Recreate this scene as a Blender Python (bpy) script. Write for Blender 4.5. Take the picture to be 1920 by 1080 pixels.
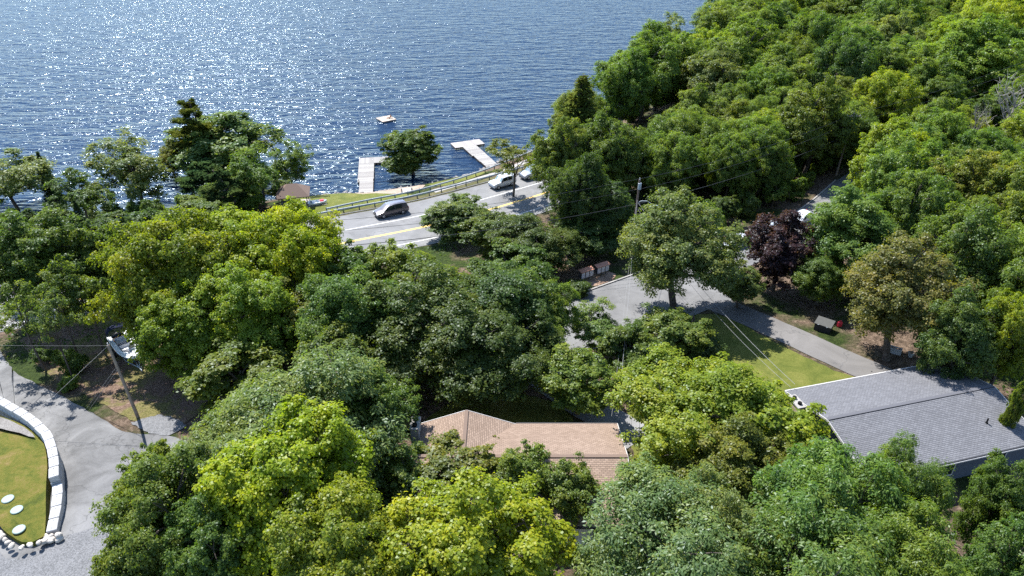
import bpy, math, random
import numpy as np
from mathutils import Vector, Matrix

for _o in list(bpy.data.objects):
    bpy.data.objects.remove(_o, do_unlink=True)
SC = bpy.context.scene
COL = SC.collection
R_ = math.radians

# ---------------------------------------------------------------- camera, sky, sun, exposure
cam = bpy.data.cameras.new('camera')
cam.sensor_width = 36.0
cam.lens = 36.0 * 1333.0 / 1920.0
cam.clip_start = 0.5
cam.clip_end = 9000.0
camo = bpy.data.objects.new('camera', cam)
COL.objects.link(camo)
camo.location = (0.0, 0.0, 47.0)
camo.rotation_euler = (R_(90 - 31), 0.0, 0.0)
SC.camera = camo

SUN_EL = 54.0          # degrees above the horizon
SUN_AZ = -36.0         # degrees from +Y towards +X (negative: towards the left of the view)
world = bpy.data.worlds.new('World')
SC.world = world
world.use_nodes = True
wn = world.node_tree
wn.nodes.clear()
sky = wn.nodes.new('ShaderNodeTexSky')
sky.sky_type = 'NISHITA'
sky.sun_disc = False
sky.sun_elevation = R_(SUN_EL)
sky.sun_rotation = R_(SUN_AZ)
sky.altitude = 60.0
sky.air_density = 1.0
sky.dust_density = 0.2
sky.ozone_density = 2.0
bg = wn.nodes.new('ShaderNodeBackground')
bg.inputs['Strength'].default_value = 0.14
wo = wn.nodes.new('ShaderNodeOutputWorld')
wn.links.new(sky.outputs[0], bg.inputs[0])
wn.links.new(bg.outputs[0], wo.inputs[0])

sun = bpy.data.lights.new('sun', 'SUN')
sun.energy = 5.0
sun.angle = R_(0.53)
sun.color = (1.0, 0.975, 0.935)
suno = bpy.data.objects.new('sun', sun)
COL.objects.link(suno)
_sd = Vector((math.sin(R_(SUN_AZ)) * math.cos(R_(SUN_EL)), math.cos(R_(SUN_AZ)) * math.cos(R_(SUN_EL)), math.sin(R_(SUN_EL))))
suno.rotation_euler = (-_sd).to_track_quat('-Z', 'Y').to_euler()
suno.location = (-60, 90, 140)

vs = SC.view_settings
vs.view_transform = 'Standard'
vs.look = 'None'
vs.exposure = 1.3
vs.gamma = 1.0
vs.use_curve_mapping = False
cy = SC.cycles
cy.max_bounces = 7
cy.diffuse_bounces = 3
cy.glossy_bounces = 3
cy.transmission_bounces = 4
cy.transparent_max_bounces = 6
cy.caustics_reflective = False
cy.caustics_refractive = False
cy.sample_clamp_indirect = 6.0
cy.use_denoising = False

# ---------------------------------------------------------------- helpers
def mat(name):
    m = bpy.data.materials.new(name)
    m.use_nodes = True
    nt = m.node_tree
    nt.nodes.clear()
    out = nt.nodes.new('ShaderNodeOutputMaterial')
    return m, nt, out

def N(nt, typ, **kw):
    n = nt.nodes.new(typ)
    for k, v in kw.items():
        if k in n.inputs:
            n.inputs[k].default_value = v
        else:
            setattr(n, k, v)
    return n

def ramp(nt, fac, stops, interp='LINEAR'):
    r = nt.nodes.new('ShaderNodeValToRGB')
    r.color_ramp.interpolation = interp
    e = r.color_ramp.elements
    while len(e) < len(stops):
        e.new(0.5)
    for i, (p, c) in enumerate(stops):
        e[i].position = p
        e[i].color = (*c, 1.0) if len(c) == 3 else c
    nt.links.new(fac, r.inputs[0])
    return r.outputs[0]

def noise(nt, vec, scale, detail=4.0, rough=0.6, dist=0.0):
    n = nt.nodes.new('ShaderNodeTexNoise')
    n.inputs['Scale'].default_value = scale
    n.inputs['Detail'].default_value = detail
    n.inputs['Roughness'].default_value = rough
    n.inputs['Distortion'].default_value = dist
    if vec is not None:
        nt.links.new(vec, n.inputs['Vector'])
    return n.outputs['Fac']

def mixc(nt, fac, a, b, mode='MIX'):
    m = nt.nodes.new('ShaderNodeMix')
    m.data_type = 'RGBA'
    m.blend_type = mode
    for sock, v in ((m.inputs[0], fac), (m.inputs[6], a), (m.inputs[7], b)):
        if isinstance(v, bpy.types.NodeSocket):
            nt.links.new(v, sock)
        elif isinstance(v, (int, float)):
            sock.default_value = v
        else:
            sock.default_value = (*v, 1.0)
    return m.outputs[2]

def math_(nt, op, a, b=0.0, clamp=False):
    m = nt.nodes.new('ShaderNodeMath')
    m.operation = op
    m.use_clamp = clamp
    for sock, v in ((m.inputs[0], a), (m.inputs[1], b)):
        if isinstance(v, bpy.types.NodeSocket):
            nt.links.new(v, sock)
        else:
            sock.default_value = v
    return m.outputs[0]

def pos(nt):
    return nt.nodes.new('ShaderNodeNewGeometry').outputs['Position']

def objco(nt):
    return nt.nodes.new('ShaderNodeTexCoord').outputs['Object']

def mapping(nt, vec, scale=(1, 1, 1), rot=(0, 0, 0)):
    m = nt.nodes.new('ShaderNodeMapping')
    m.inputs['Scale'].default_value = scale
    m.inputs['Rotation'].default_value = rot
    nt.links.new(vec, m.inputs['Vector'])
    return m.outputs[0]

def bsdf(nt, out, color=None, rough=0.8, spec=0.3, metal=0.0, height=None, bdist=0.02, bstr=1.0, **kw):
    b = nt.nodes.new('ShaderNodeBsdfPrincipled')
    if isinstance(color, bpy.types.NodeSocket):
        nt.links.new(color, b.inputs['Base Color'])
    elif color is not None:
        b.inputs['Base Color'].default_value = (*color, 1.0)
    if isinstance(rough, bpy.types.NodeSocket):
        nt.links.new(rough, b.inputs['Roughness'])
    else:
        b.inputs['Roughness'].default_value = rough
    b.inputs['Specular IOR Level'].default_value = spec
    b.inputs['Metallic'].default_value = metal
    for k, v in kw.items():
        b.inputs[k].default_value = v
    if height is not None:
        bp = nt.nodes.new('ShaderNodeBump')
        bp.inputs['Distance'].default_value = bdist
        bp.inputs['Strength'].default_value = bstr
        nt.links.new(height, bp.inputs['Height'])
        nt.links.new(bp.outputs[0], b.inputs['Normal'])
    nt.links.new(b.outputs[0], out.inputs[0])
    return b

def mesh_np(name, verts, faces_flat, loop_tot, attrs=None, smooth=False):
    """mesh from numpy arrays; faces_flat vertex indices, loop_tot loops per face"""
    me = bpy.data.meshes.new(name)
    nv, nf, nl = len(verts), len(loop_tot), len(faces_flat)
    me.vertices.add(nv)
    me.vertices.foreach_set('co', np.asarray(verts, dtype=np.float32).ravel())
    me.loops.add(nl)
    me.loops.foreach_set('vertex_index', np.asarray(faces_flat, dtype=np.int32))
    me.polygons.add(nf)
    ls = np.zeros(nf, dtype=np.int32)
    ls[1:] = np.cumsum(loop_tot)[:-1]
    me.polygons.foreach_set('loop_start', ls)
    if smooth:
        me.polygons.foreach_set('use_smooth', np.ones(nf, dtype=bool))
    for k, v in (attrs or {}).items():
        at = me.attributes.new(k, 'FLOAT', 'FACE')
        at.data.foreach_set('value', np.asarray(v, dtype=np.float32))
    me.update(calc_edges=True)
    return me

class MB:
    """collects faces, then links them as one mesh object"""
    def __init__(self):
        self.v = []
        self.f = []
    def add(self, vs, fs):
        o = len(self.v)
        self.v += [tuple(p) for p in vs]
        self.f += [tuple(i + o for i in f) for f in fs]
        return self
    def box(self, c, s, rz=0.0, bev=0.0, M=None):
        x, y, z = s[0] / 2, s[1] / 2, s[2] / 2
        b = min(bev, x * .9, y * .9, z * .9)
        if b <= 0:
            vs = [(sx * x, sy * y, sz * z) for sz in (-1, 1) for sy in (-1, 1) for sx in (-1, 1)]
            fs = [(0, 2, 3, 1), (4, 5, 7, 6), (0, 1, 5, 4), (2, 6, 7, 3), (0, 4, 6, 2), (1, 3, 7, 5)]
        else:
            ring = [(x - b, -y), (x, -y + b), (x, y - b), (x - b, y), (-x + b, y), (-x, y - b), (-x, -y + b), (-x + b, -y)]
            vs = []
            for zz, k in ((-z, 1 - b / max(x, y)), (-z + b, 1), (z - b, 1), (z, None)):
                for (px, py) in ring:
                    if abs(zz) >= z - 1e-9:
                        sx = (abs(px) - b * .9) / max(abs(px), 1e-6)
                        sy = (abs(py) - b * .9) / max(abs(py), 1e-6)
                        vs.append((px * sx, py * sy, zz))
                    else:
                        vs.append((px, py, zz))
            fs = [tuple(reversed(range(8))), tuple(range(24, 32))]
            for k in range(3):
                for i in range(8):
                    j = (i + 1) % 8
                    fs.append((k * 8 + i, k * 8 + j, k * 8 + 8 + j, k * 8 + 8 + i))
        T = Matrix.Translation(c) @ Matrix.Rotation(rz, 4, 'Z')
        if M is not None:
            T = M @ T
        return self.add([T @ Vector(p) for p in vs], fs)
    def tube(self, pts, rad, n=6, cap=True):
        pts = [Vector(p) for p in pts]
        rad = [rad] * len(pts) if isinstance(rad, (int, float)) else rad
        vs, fs = [], []
        for i, p in enumerate(pts):
            a = pts[max(i - 1, 0)]
            b = pts[min(i + 1, len(pts) - 1)]
            d = (b - a).normalized()
            u = d.orthogonal().normalized() if abs(d.z) > .95 else d.cross(Vector((0, 0, 1))).normalized()
            w = d.cross(u)
            for k in range(n):
                t = 2 * math.pi * k / n
                vs.append(p + (u * math.cos(t) + w * math.sin(t)) * rad[i])
        for i in range(len(pts) - 1):
            for k in range(n):
                j = (k + 1) % n
                fs.append((i * n + k, i * n + j, i * n + n + j, i * n + n + k))
        if cap:
            fs.append(tuple(reversed(range(n))))
            fs.append(tuple(range((len(pts) - 1) * n, len(pts) * n)))
        return self.add(vs, fs)
    def build(self, name, m, parent=None, smooth=False, loc=None):
        me = bpy.data.meshes.new(name)
        me.from_pydata(self.v, [], self.f)
        me.update()
        if smooth:
            me.polygons.foreach_set('use_smooth', [True] * len(me.polygons))
        return obj(name, me, m, parent, loc)

def obj(name, me, m=None, parent=None, loc=None):
    o = bpy.data.objects.new(name, me)
    COL.objects.link(o)
    if m is not None and not me.materials:
        me.materials.append(m)
    if parent is not None:
        o.parent = parent
    if loc is not None:
        o.location = loc
    return o

def tag(o, label=None, cat=None, group=None, kind=None):
    if label: o['label'] = label
    if cat: o['category'] = cat
    if group: o['group'] = group
    if kind: o['kind'] = kind
    return o

def thing(name, label, cat, loc=(0, 0, 0), rz=0.0, group=None):
    o = bpy.data.objects.new(name, None)
    COL.objects.link(o)
    o.empty_display_size = 0.3
    o.location = loc
    o.rotation_euler = (0, 0, rz)
    return tag(o, label, cat, group)

def copy_thing(src, label, loc, rz=0.0, scale=None):
    r = src.copy()
    COL.objects.link(r)
    r.location = loc
    r.rotation_euler = (0, 0, rz)
    if scale: r.scale = scale
    r['label'] = label
    for ch in list(src.children):
        c = ch.copy()
        COL.objects.link(c)
        c.parent = r
        for g in ch.children:
            d = g.copy()
            COL.objects.link(d)
            d.parent = c
    return r

# ---------------------------------------------------------------- terrain
SHORE = np.array([(-400, 70), (-200, 84), (-110, 92), (-76, 95), (-65, 97), (-56, 99.8), (-45, 102), (-38, 106), (-33, 107.3), (-28, 108.6),
                  (-23.8, 108.6), (-17.9, 110.9), (-11.9, 114.1), (-6.6, 117.3), (-1.5, 123.8), (5.1, 130.0), (14, 136), (26, 150),
                  (40, 172), (60, 216), (85, 275), (125, 350), (190, 440), (330, 600), (900, 1200), (3000, 3200)], dtype=float)
DP = np.array([-400, -60, -8, 0, 1.2, 4, 8.5, 27, 36, 70, 110, 250, 900, 4000], dtype=float)
HP = np.array([-9, -6, -1.4, -.06, .55, 1.5, 2.2, 2.2, 3.3, 6.6, 8.6, 17, 40, 60], dtype=float)

def shore_dist(x, y):
    x = np.asarray(x, dtype=float); y = np.asarray(y, dtype=float)
    best = np.full(x.shape, 1e18)
    for a, b in zip(SHORE[:-1], SHORE[1:]):
        ab = b - a
        t = np.clip(((x - a[0]) * ab[0] + (y - a[1]) * ab[1]) / (ab @ ab), 0, 1)
        d = (x - a[0] - t * ab[0]) ** 2 + (y - a[1] - t * ab[1]) ** 2
        best = np.minimum(best, d)
    ys = np.interp(x, SHORE[:, 0], SHORE[:, 1])
    return np.sqrt(best) * np.where(y < ys, 1.0, -1.0)

def ground(x, y):
    return np.interp(shore_dist(x, y), DP, HP)

def gz(x, y):
    return float(ground(np.array([x]), np.array([y]))[0])

# ---------------------------------------------------------------- materials
def surf_noise_mat(name, stops, s1=0.3, s2=6.0, rough=0.9, bump=0.02, bscale=20.0, spec=0.2):
    m, nt, out = mat(name)
    p = pos(nt)
    a = noise(nt, p, s1, 5, .65, .3)
    b = noise(nt, p, s2, 5, .7)
    f = math_(nt, 'ADD', math_(nt, 'MULTIPLY', a, .55), math_(nt, 'MULTIPLY', b, .45))
    c = ramp(nt, f, stops)
    h = noise(nt, p, bscale, 4, .7)
    bsdf(nt, out, c, rough, spec, height=h, bdist=bump)
    return m

M = {}
# soil, leaf litter and low weeds of the wood
def ground_mat():
    m, nt, out = mat('forest_floor')
    p = pos(nt)
    a = noise(nt, p, .12, 5, .6, .4)
    b = noise(nt, p, 2.2, 6, .75)
    litter = ramp(nt, b, [(.3, (.035, .026, .018)), (.5, (.12, .085, .06)), (.68, (.26, .19, .14))])
    green = ramp(nt, noise(nt, p, 3.1, 6, .75), [(.35, (.012, .022, .006)), (.7, (.06, .085, .02))])
    k = ramp(nt, a, [(.46, (0, 0, 0)), (.58, (1, 1, 1))])
    c = mixc(nt, k, litter, green)
    bsdf(nt, out, c, .95, .1, height=noise(nt, p, 5, 6, .8), bdist=.25)
    return m
M['ground'] = ground_mat()

def lawn_mat(name, dry=0.0):
    m, nt, out = mat(name)
    p = pos(nt)
    a = noise(nt, p, .35 if not dry else .6, 5, .65, .8)
    b = noise(nt, p, 2.0, 6, .75)
    fine = noise(nt, p, 24, 3, .7)
    f = math_(nt, 'ADD', math_(nt, 'MULTIPLY', a, .5), math_(nt, 'ADD', math_(nt, 'MULTIPLY', b, .3), math_(nt, 'MULTIPLY', fine, .2)))
    if dry:
        st = [(.36, (.035, .048, .008)), (.45, (.075, .088, .012)), (.52, (.115, .108, .018)), (.59, (.15, .115, .035)), (.67, (.25, .18, .09))]
    else:
        st = [(.32, (.045, .062, .012)), (.45, (.085, .10, .018)), (.56, (.125, .13, .028)), (.66, (.19, .165, .06)), (.75, (.27, .22, .11))]
    c = ramp(nt, f, st)
    bsdf(nt, out, c, .9, .15, height=math_(nt, 'ADD', fine, b), bdist=.06)
    return m
M['lawn'] = lawn_mat('mown_lawn')
M['dry_lawn'] = lawn_mat('dry_lawn', 1.0)

def asphalt_mat(name, base, var=.25, crack=True, tint=(1, .99, .985)):
    m, nt, out = mat(name)
    p = pos(nt)
    a = noise(nt, p, .22, 6, .68, .9)
    g = noise(nt, p, 14, 4, .8)
    f = math_(nt, 'ADD', math_(nt, 'MULTIPLY', a, .72), math_(nt, 'MULTIPLY', g, .28))
    lo, hi = base * (1 - var), base * (1 + var)
    c = ramp(nt, f, [(.36, tuple(lo * t for t in tint)), (.64, tuple(hi * t for t in tint))])
    if crack:
        v = nt.nodes.new('ShaderNodeTexVoronoi')
        v.feature = 'DISTANCE_TO_EDGE'
        v.inputs['Scale'].default_value = .17
        d = nt.nodes.new('ShaderNodeVectorMath'); d.operation = 'ADD'
        nn = nt.nodes.new('ShaderNodeTexNoise'); nn.inputs['Scale'].default_value = .9; nn.inputs['Detail'].default_value = 5
        nt.links.new(p, nn.inputs['Vector'])
        s = nt.nodes.new('ShaderNodeVectorMath'); s.operation = 'SCALE'; s.inputs['Scale'].default_value = 2.2
        nt.links.new(nn.outputs['Color'], s.inputs[0])
        nt.links.new(p, d.inputs[0]); nt.links.new(s.outputs[0], d.inputs[1])
        nt.links.new(d.outputs[0], v.inputs['Vector'])
        k = ramp(nt, v.outputs['Distance'], [(0.0, (1, 1, 1)), (.011, (0, 0, 0))])
        kk = math_(nt, 'MULTIPLY', k, .6)
        c = mixc(nt, kk, c, tuple(lo * .6 for t in tint))
    bsdf(nt, out, c, .85, .3, height=g, bdist=.012)
    return m
M['road'] = asphalt_mat('worn_asphalt', .15, .24)
M['side_road'] = asphalt_mat('grey_asphalt', .125, .28)
M['drive'] = asphalt_mat('driveway_asphalt', .118, .45)
M['path'] = asphalt_mat('brown_grey_asphalt', .115, .2, tint=(1.06, 1, .95))
M['dark_drive'] = asphalt_mat('dark_asphalt', .17, .3)

def gravel_mat(name, dark, light, sc=16.0):
    m, nt, out = mat(name)
    p = pos(nt)
    v = nt.nodes.new('ShaderNodeTexVoronoi'); v.inputs['Scale'].default_value = sc
    nt.links.new(p, v.inputs['Vector'])
    g = noise(nt, p, .8, 5, .7)
    sep = nt.nodes.new('ShaderNodeSeparateColor'); nt.links.new(v.outputs['Color'], sep.inputs[0])
    f = math_(nt, 'ADD', math_(nt, 'MULTIPLY', sep.outputs[0], .5), math_(nt, 'MULTIPLY', g, .5))
    c = ramp(nt, f, [(.25, dark), (.75, light)])
    bsdf(nt, out, c, .9, .2, height=v.outputs['Distance'], bdist=-.02)
    return m
M['gravel'] = gravel_mat('grey_gravel', (.085, .086, .088), (.17, .17, .174))
M['tan_gravel'] = gravel_mat('tan_gravel', (.12, .11, .10), (.22, .205, .19))
def bank_mat():
    m, nt, out = mat('littered_bank')
    p = pos(nt)
    b = noise(nt, p, 4, 6, .75)
    soil = ramp(nt, b, [(.3, (.045, .03, .022)), (.5, (.125, .082, .06)), (.66, (.22, .155, .12)), (.74, (.34, .27, .23))])
    dry = ramp(nt, noise(nt, p, 6, 6, .75), [(.3, (.04, .042, .014)), (.5, (.11, .10, .035)), (.7, (.21, .175, .08))])
    k = ramp(nt, noise(nt, p, .33, 6, .7, .6), [(.44, (0, 0, 0)), (.56, (1, 1, 1))])
    bsdf(nt, out, mixc(nt, k, soil, dry), .95, .1, height=b, bdist=.12)
    return m
M['bank'] = bank_mat()
M['dirt'] = surf_noise_mat('bare_soil', [(.3, (.07, .05, .038)), (.5, (.17, .125, .095)), (.7, (.32, .25, .19))], .5, 5, .95, .05, 8)
M['pink_dirt'] = surf_noise_mat('leaf_litter_soil', [(.3, (.10, .065, .045)), (.5, (.25, .165, .115)), (.7, (.42, .30, .22))], .5, 4, .95, .08, 6)
M['verge'] = surf_noise_mat('dry_verge', [(.3, (.03, .038, .012)), (.5, (.085, .08, .032)), (.7, (.17, .14, .085))], .4, 5, .95, .06, 8)
M['beach'] = surf_noise_mat('shore_sand', [(.3, (.13, .10, .075)), (.5, (.27, .21, .16)), (.7, (.40, .33, .27))], .5, 7, .9, .04, 10)
M['stone'] = surf_noise_mat('field_stone', [(.3, (.22, .20, .18)), (.5, (.42, .38, .33)), (.7, (.6, .55, .48))], .9, 4, .85, .03, 9)
M['rock'] = surf_noise_mat('shore_rock', [(.3, (.07, .065, .06)), (.5, (.2, .19, .18)), (.7, (.42, .40, .38))], .9, 4, .8, .05, 6)
M['block'] = surf_noise_mat('pale_concrete', [(.3, (.30, .295, .285)), (.5, (.42, .41, .40)), (.7, (.50, .495, .48))], .8, 9, .85, .012, 25)
M['concrete'] = surf_noise_mat('kerb_concrete', [(.3, (.19, .18, .165)), (.7, (.33, .31, .29))], .8, 9, .85, .012, 25)
M['lid'] = surf_noise_mat('pale_green_plastic', [(.3, (.17, .235, .215)), (.7, (.22, .285, .26))], .8, 9, .5, .004, 25)
M['white_paint'] = surf_noise_mat('worn_white_paint', [(.3, (.42, .42, .42)), (.6, (.72, .72, .71))], .7, 8, .7, .004, 25)
M['yellow_paint'] = surf_noise_mat('worn_yellow_paint', [(.3, (.45, .33, .16)), (.55, (.74, .47, .12))], .6, 6, .7, .004, 25)
M['pole'] = surf_noise_mat('weathered_pole_wood', [(.3, (.16, .12, .09)), (.5, (.27, .21, .16)), (.7, (.36, .29, .22))], 2, 12, .9, .01, 30)
M['dark_pole'] = surf_noise_mat('brown_pole_wood', [(.3, (.09, .06, .05)), (.5, (.16, .115, .095)), (.7, (.22, .17, .14))], 2, 12, .9, .01, 30)
M['bark'] = surf_noise_mat('tree_bark', [(.3, (.035, .028, .022)), (.5, (.085, .07, .058)), (.7, (.17, .145, .125))], 1.5, 9, .95, .04, 14)
M['pale_bark'] = surf_noise_mat('pale_grey_bark', [(.3, (.16, .14, .125)), (.5, (.28, .25, .225)), (.7, (.42, .39, .36))], 1.5, 9, .95, .02, 14)
M['galv'] = surf_noise_mat('galvanised_steel', [(.3, (.22, .25, .26)), (.7, (.42, .46, .47))], 1.5, 12, .55, .004, 25, .5)
M['post'] = surf_noise_mat('dark_post_steel', [(.3, (.07, .08, .08)), (.7, (.16, .17, .17))], 1.5, 12, .7, .004, 25)
M['rust_ground'] = surf_noise_mat('brown_bank', [(.3, (.07, .05, .03)), (.5, (.14, .10, .06)), (.7, (.26, .20, .13))], .7, 6, .95, .05, 9)

def deck_mat(name, a, b):
    m, nt, out = mat(name)
    oi = nt.nodes.new('ShaderNodeNewGeometry')
    p = objco(nt)
    g = noise(nt, mapping(nt, p, (3, 14, 3)), 1.0, 5, .7)
    r = math_(nt, 'ADD', math_(nt, 'MULTIPLY', oi.outputs['Random Per Island'], .55), math_(nt, 'MULTIPLY', g, .45))
    c = ramp(nt, r, [(.2, a), (.8, b)])
    bsdf(nt, out, c, .8, .25, height=g, bdist=.006)
    return m
M['deck'] = deck_mat('bleached_planks', (.19, .175, .165), (.31, .295, .275))
M['warm_deck'] = deck_mat('warm_planks', (.34, .28, .22), (.46, .38, .31))
M['grey_deck'] = deck_mat('grey_planks', (.24, .22, .205), (.36, .33, .31))
M['brown_wood'] = deck_mat('brown_boards', (.10, .065, .05), (.19, .13, .10))

def plain(name, c, rough=.5, spec=.4, metal=0.0, coat=0.0, var=.12):
    m, nt, out = mat(name)
    p = objco(nt)
    f = noise(nt, p, 3.0, 4, .6)
    col = ramp(nt, f, [(.3, tuple(v * (1 - var) for v in c)), (.7, tuple(min(1, v * (1 + var)) for v in c))])
    b = bsdf(nt, out, col, rough, spec, metal)
    b.inputs['Coat Weight'].default_value = coat
    b.inputs['Coat Roughness'].default_value = .08
    return m
M['glass'] = plain('tinted_glass', (.015, .02, .022), .06, .8)
M['windshield'] = plain('windshield_glass', (.10, .20, .22), .08, .8)
M['tyre'] = plain('tyre_rubber', (.018, .018, .018), .9, .2)
M['rim'] = plain('wheel_alloy', (.42, .42, .43), .35, .5, .8)
M['trim'] = plain('black_trim', (.02, .02, .022), .6, .3)
M['lamp'] = plain('headlight_lens', (.6, .62, .64), .15, .7)
M['tail'] = plain('red_lens', (.45, .02, .015), .25, .6)
M['plate'] = plain('pale_plate', (.6, .6, .62), .6, .3)
M['van_paint'] = plain('taupe_car_paint', (.085, .075, .08), .32, .5, .35, .6, .04)
M['van_roof'] = plain('sky_sheen_van_paint', (.17, .17, .20), .3, .5, .3, .6, .04)  # van roof coloured paler to stand in for the sky's reflection
M['white_car'] = plain('white_car_paint', (.52, .54, .57), .3, .5, .0, .8, .03)
M['silver_car'] = plain('pale_silver_paint', (.30, .32, .35), .3, .5, .3, .8, .03)
M['dark_car'] = plain('dark_car_paint', (.05, .055, .06), .3, .5, .2, .8, .03)
M['wire'] = plain('cable_rubber', (.035, .035, .035), .6, .3)
M['pale_wire'] = plain('aluminium_cable', (.22, .22, .22), .6, .3)
M['guy_cover'] = plain('grey_guy_cover', (.26, .245, .235), .7, .3)
M['mail_door'] = plain('grey_enamel', (.48, .48, .52), .5, .4)
M['mail_body'] = plain('dark_enamel', (.045, .045, .055), .5, .4)
M['mail_top'] = plain('rust_brown_top', (.42, .20, .13), .6, .3)
M['hull'] = plain('white_gelcoat', (.72, .74, .75), .25, .5, 0, .5, .03)
M['hull_dark'] = plain('dark_blue_hull', (.03, .06, .09), .3, .5, 0, .5, .03)
M['vinyl'] = plain('pale_grey_vinyl', (.55, .55, .57), .55, .4)
M['navy'] = plain('navy_canvas', (.015, .02, .045), .9, .2)
M['tan'] = plain('tan_vinyl', (.35, .2, .11), .7, .2)
M['red'] = plain('red_plastic', (.55, .03, .05), .45, .4)
M['white_thing'] = plain('white_plastic', (.42, .42, .41), .5, .4)
M['grey_lid'] = plain('grey_lid', (.065, .065, .06), .75, .25)
M['blue_frame'] = plain('pale_blue_frame', (.36, .43, .52), .5, .4)
M['skin'] = plain('skin', (.35, .19, .12), .6, .3)
M['swim'] = plain('dark_swimwear', (.03, .03, .045), .8, .2)
M['white_trim'] = plain('white_fascia', (.40, .385, .37), .6, .3)
M['siding'] = plain('beige_siding', (.50, .46, .41), .75, .3)
M['dark_siding'] = plain('dark_blue_siding', (.06, .07, .09), .7, .3)
M['brick'] = surf_noise_mat('tan_brick', [(.3, (.30, .22, .16)), (.7, (.52, .42, .33))], 3, 14, .9, .02, 20)
M['chimney'] = surf_noise_mat('grey_mortar', [(.3, (.20, .20, .19)), (.7, (.38, .38, .36))], 3, 12, .9, .02, 20)
M['soot'] = plain('soot_black', (.01, .01, .01), .95, .1)

def shingle_mat(name, cols, gap, course=.145, tab=.30):
    """asphalt shingles: offset courses running along object X, up the slope along object Y"""
    m, nt, out = mat(name)
    uv = nt.nodes.new('ShaderNodeAttribute'); uv.attribute_name = 'slope_uv'
    br = nt.nodes.new('ShaderNodeTexBrick')
    br.inputs['Scale'].default_value = 1.0
    br.inputs['Brick Width'].default_value = tab
    br.inputs['Row Height'].default_value = course
    br.inputs['Mortar Size'].default_value = .014
    br.inputs['Mortar Smooth'].default_value = .25
    br.inputs['Bias'].default_value = -.1
    br.inputs['Color1'].default_value = (0, 0, 0, 1)
    br.inputs['Color2'].default_value = (1, 1, 1, 1)
    br.inputs['Mortar'].default_value = (.5, .5, .5, 1)
    nt.links.new(uv.outputs['Vector'], br.inputs['Vector'])
    big = noise(nt, uv.outputs['Vector'], .45, 5, .65)
    fine = noise(nt, uv.outputs['Vector'], 18, 4, .8)
    sep = nt.nodes.new('ShaderNodeSeparateColor'); nt.links.new(br.outputs['Color'], sep.inputs[0])
    f = math_(nt, 'ADD', math_(nt, 'MULTIPLY', sep.outputs[0], .26), math_(nt, 'ADD', math_(nt, 'MULTIPLY', big, .34), math_(nt, 'MULTIPLY', fine, .28)))
    c = ramp(nt, f, [(.2, cols[0]), (.5, cols[1]), (.8, cols[2])])
    c = mixc(nt, math_(nt, 'MULTIPLY', br.outputs['Fac'], .6), c, gap)
    # butt edge: saw-tooth height inside each course
    sx = nt.nodes.new('ShaderNodeSeparateXYZ'); nt.links.new(uv.outputs['Vector'], sx.inputs[0])
    saw = math_(nt, 'FRACT', math_(nt, 'DIVIDE', sx.outputs[1], course))
    hgt = math_(nt, 'SUBTRACT', math_(nt, 'MULTIPLY', math_(nt, 'SUBTRACT', 1.0, saw), 1.0), math_(nt, 'MULTIPLY', br.outputs['Fac'], .8))
    bsdf(nt, out, c, .92, .15, height=math_(nt, 'ADD', hgt, math_(nt, 'MULTIPLY', fine, .4)), bdist=.016)
    return m
M['brown_shingle'] = shingle_mat('brown_shingles', [(.175, .125, .092), (.25, .182, .138), (.32, .245, .19)], (.085, .06, .05))
M['grey_shingle'] = shingle_mat('grey_shingles', [(.10, .10, .106), (.14, .14, .148), (.185, .185, .195)], (.07, .07, .08))

def foliage_mat(name, gloss=.012, trans=.5):
    m, nt, out = mat(name)
    oi = nt.nodes.new('ShaderNodeObjectInfo')
    a1 = nt.nodes.new('ShaderNodeAttribute'); a1.attribute_name = 'leaf_rand'
    a2 = nt.nodes.new('ShaderNodeAttribute'); a2.attribute_name = 'clump_rand'
    v = math_(nt, 'ADD', math_(nt, 'MULTIPLY', a1.outputs['Fac'], .45), math_(nt, 'MULTIPLY', a2.outputs['Fac'], .55))
    k = ramp(nt, v, [(.12, (.60, .72, .85)), (.35, (.82, .92, 1.0)), (.55, (1.05, 1.04, 1.0)), (.75, (1.38, 1.22, 1.0)), (.92, (1.7, 1.42, 1.1))])
    base = mixc(nt, 1.0, oi.outputs['Color'], k, 'MULTIPLY')
    dif = nt.nodes.new('ShaderNodeBsdfDiffuse')
    nt.links.new(base, dif.inputs['Color'])
    tr = nt.nodes.new('ShaderNodeBsdfTranslucent')
    tcol = mixc(nt, 1.0, base, (1.5, 1.6, .40), 'MULTIPLY')
    nt.links.new(tcol, tr.inputs['Color'])
    mx = nt.nodes.new('ShaderNodeMixShader'); mx.inputs[0].default_value = trans
    nt.links.new(dif.outputs[0], mx.inputs[1]); nt.links.new(tr.outputs[0], mx.inputs[2])
    gl = nt.nodes.new('ShaderNodeBsdfGlossy'); gl.inputs['Roughness'].default_value = .42
    gl.inputs['Color'].default_value = (.85, .92, 1.0, 1)
    m2 = nt.nodes.new('ShaderNodeMixShader'); m2.inputs[0].default_value = gloss
    nt.links.new(mx.outputs[0], m2.inputs[1]); nt.links.new(gl.outputs[0], m2.inputs[2])
    nt.links.new(m2.outputs[0], out.inputs[0])
    return m
M['leaf'] = foliage_mat('broad_leaves')
M['gloss_leaf'] = foliage_mat('glossy_leaves', .014, .45)
M['needle'] = foliage_mat('conifer_needles', .0, .12)

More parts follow.
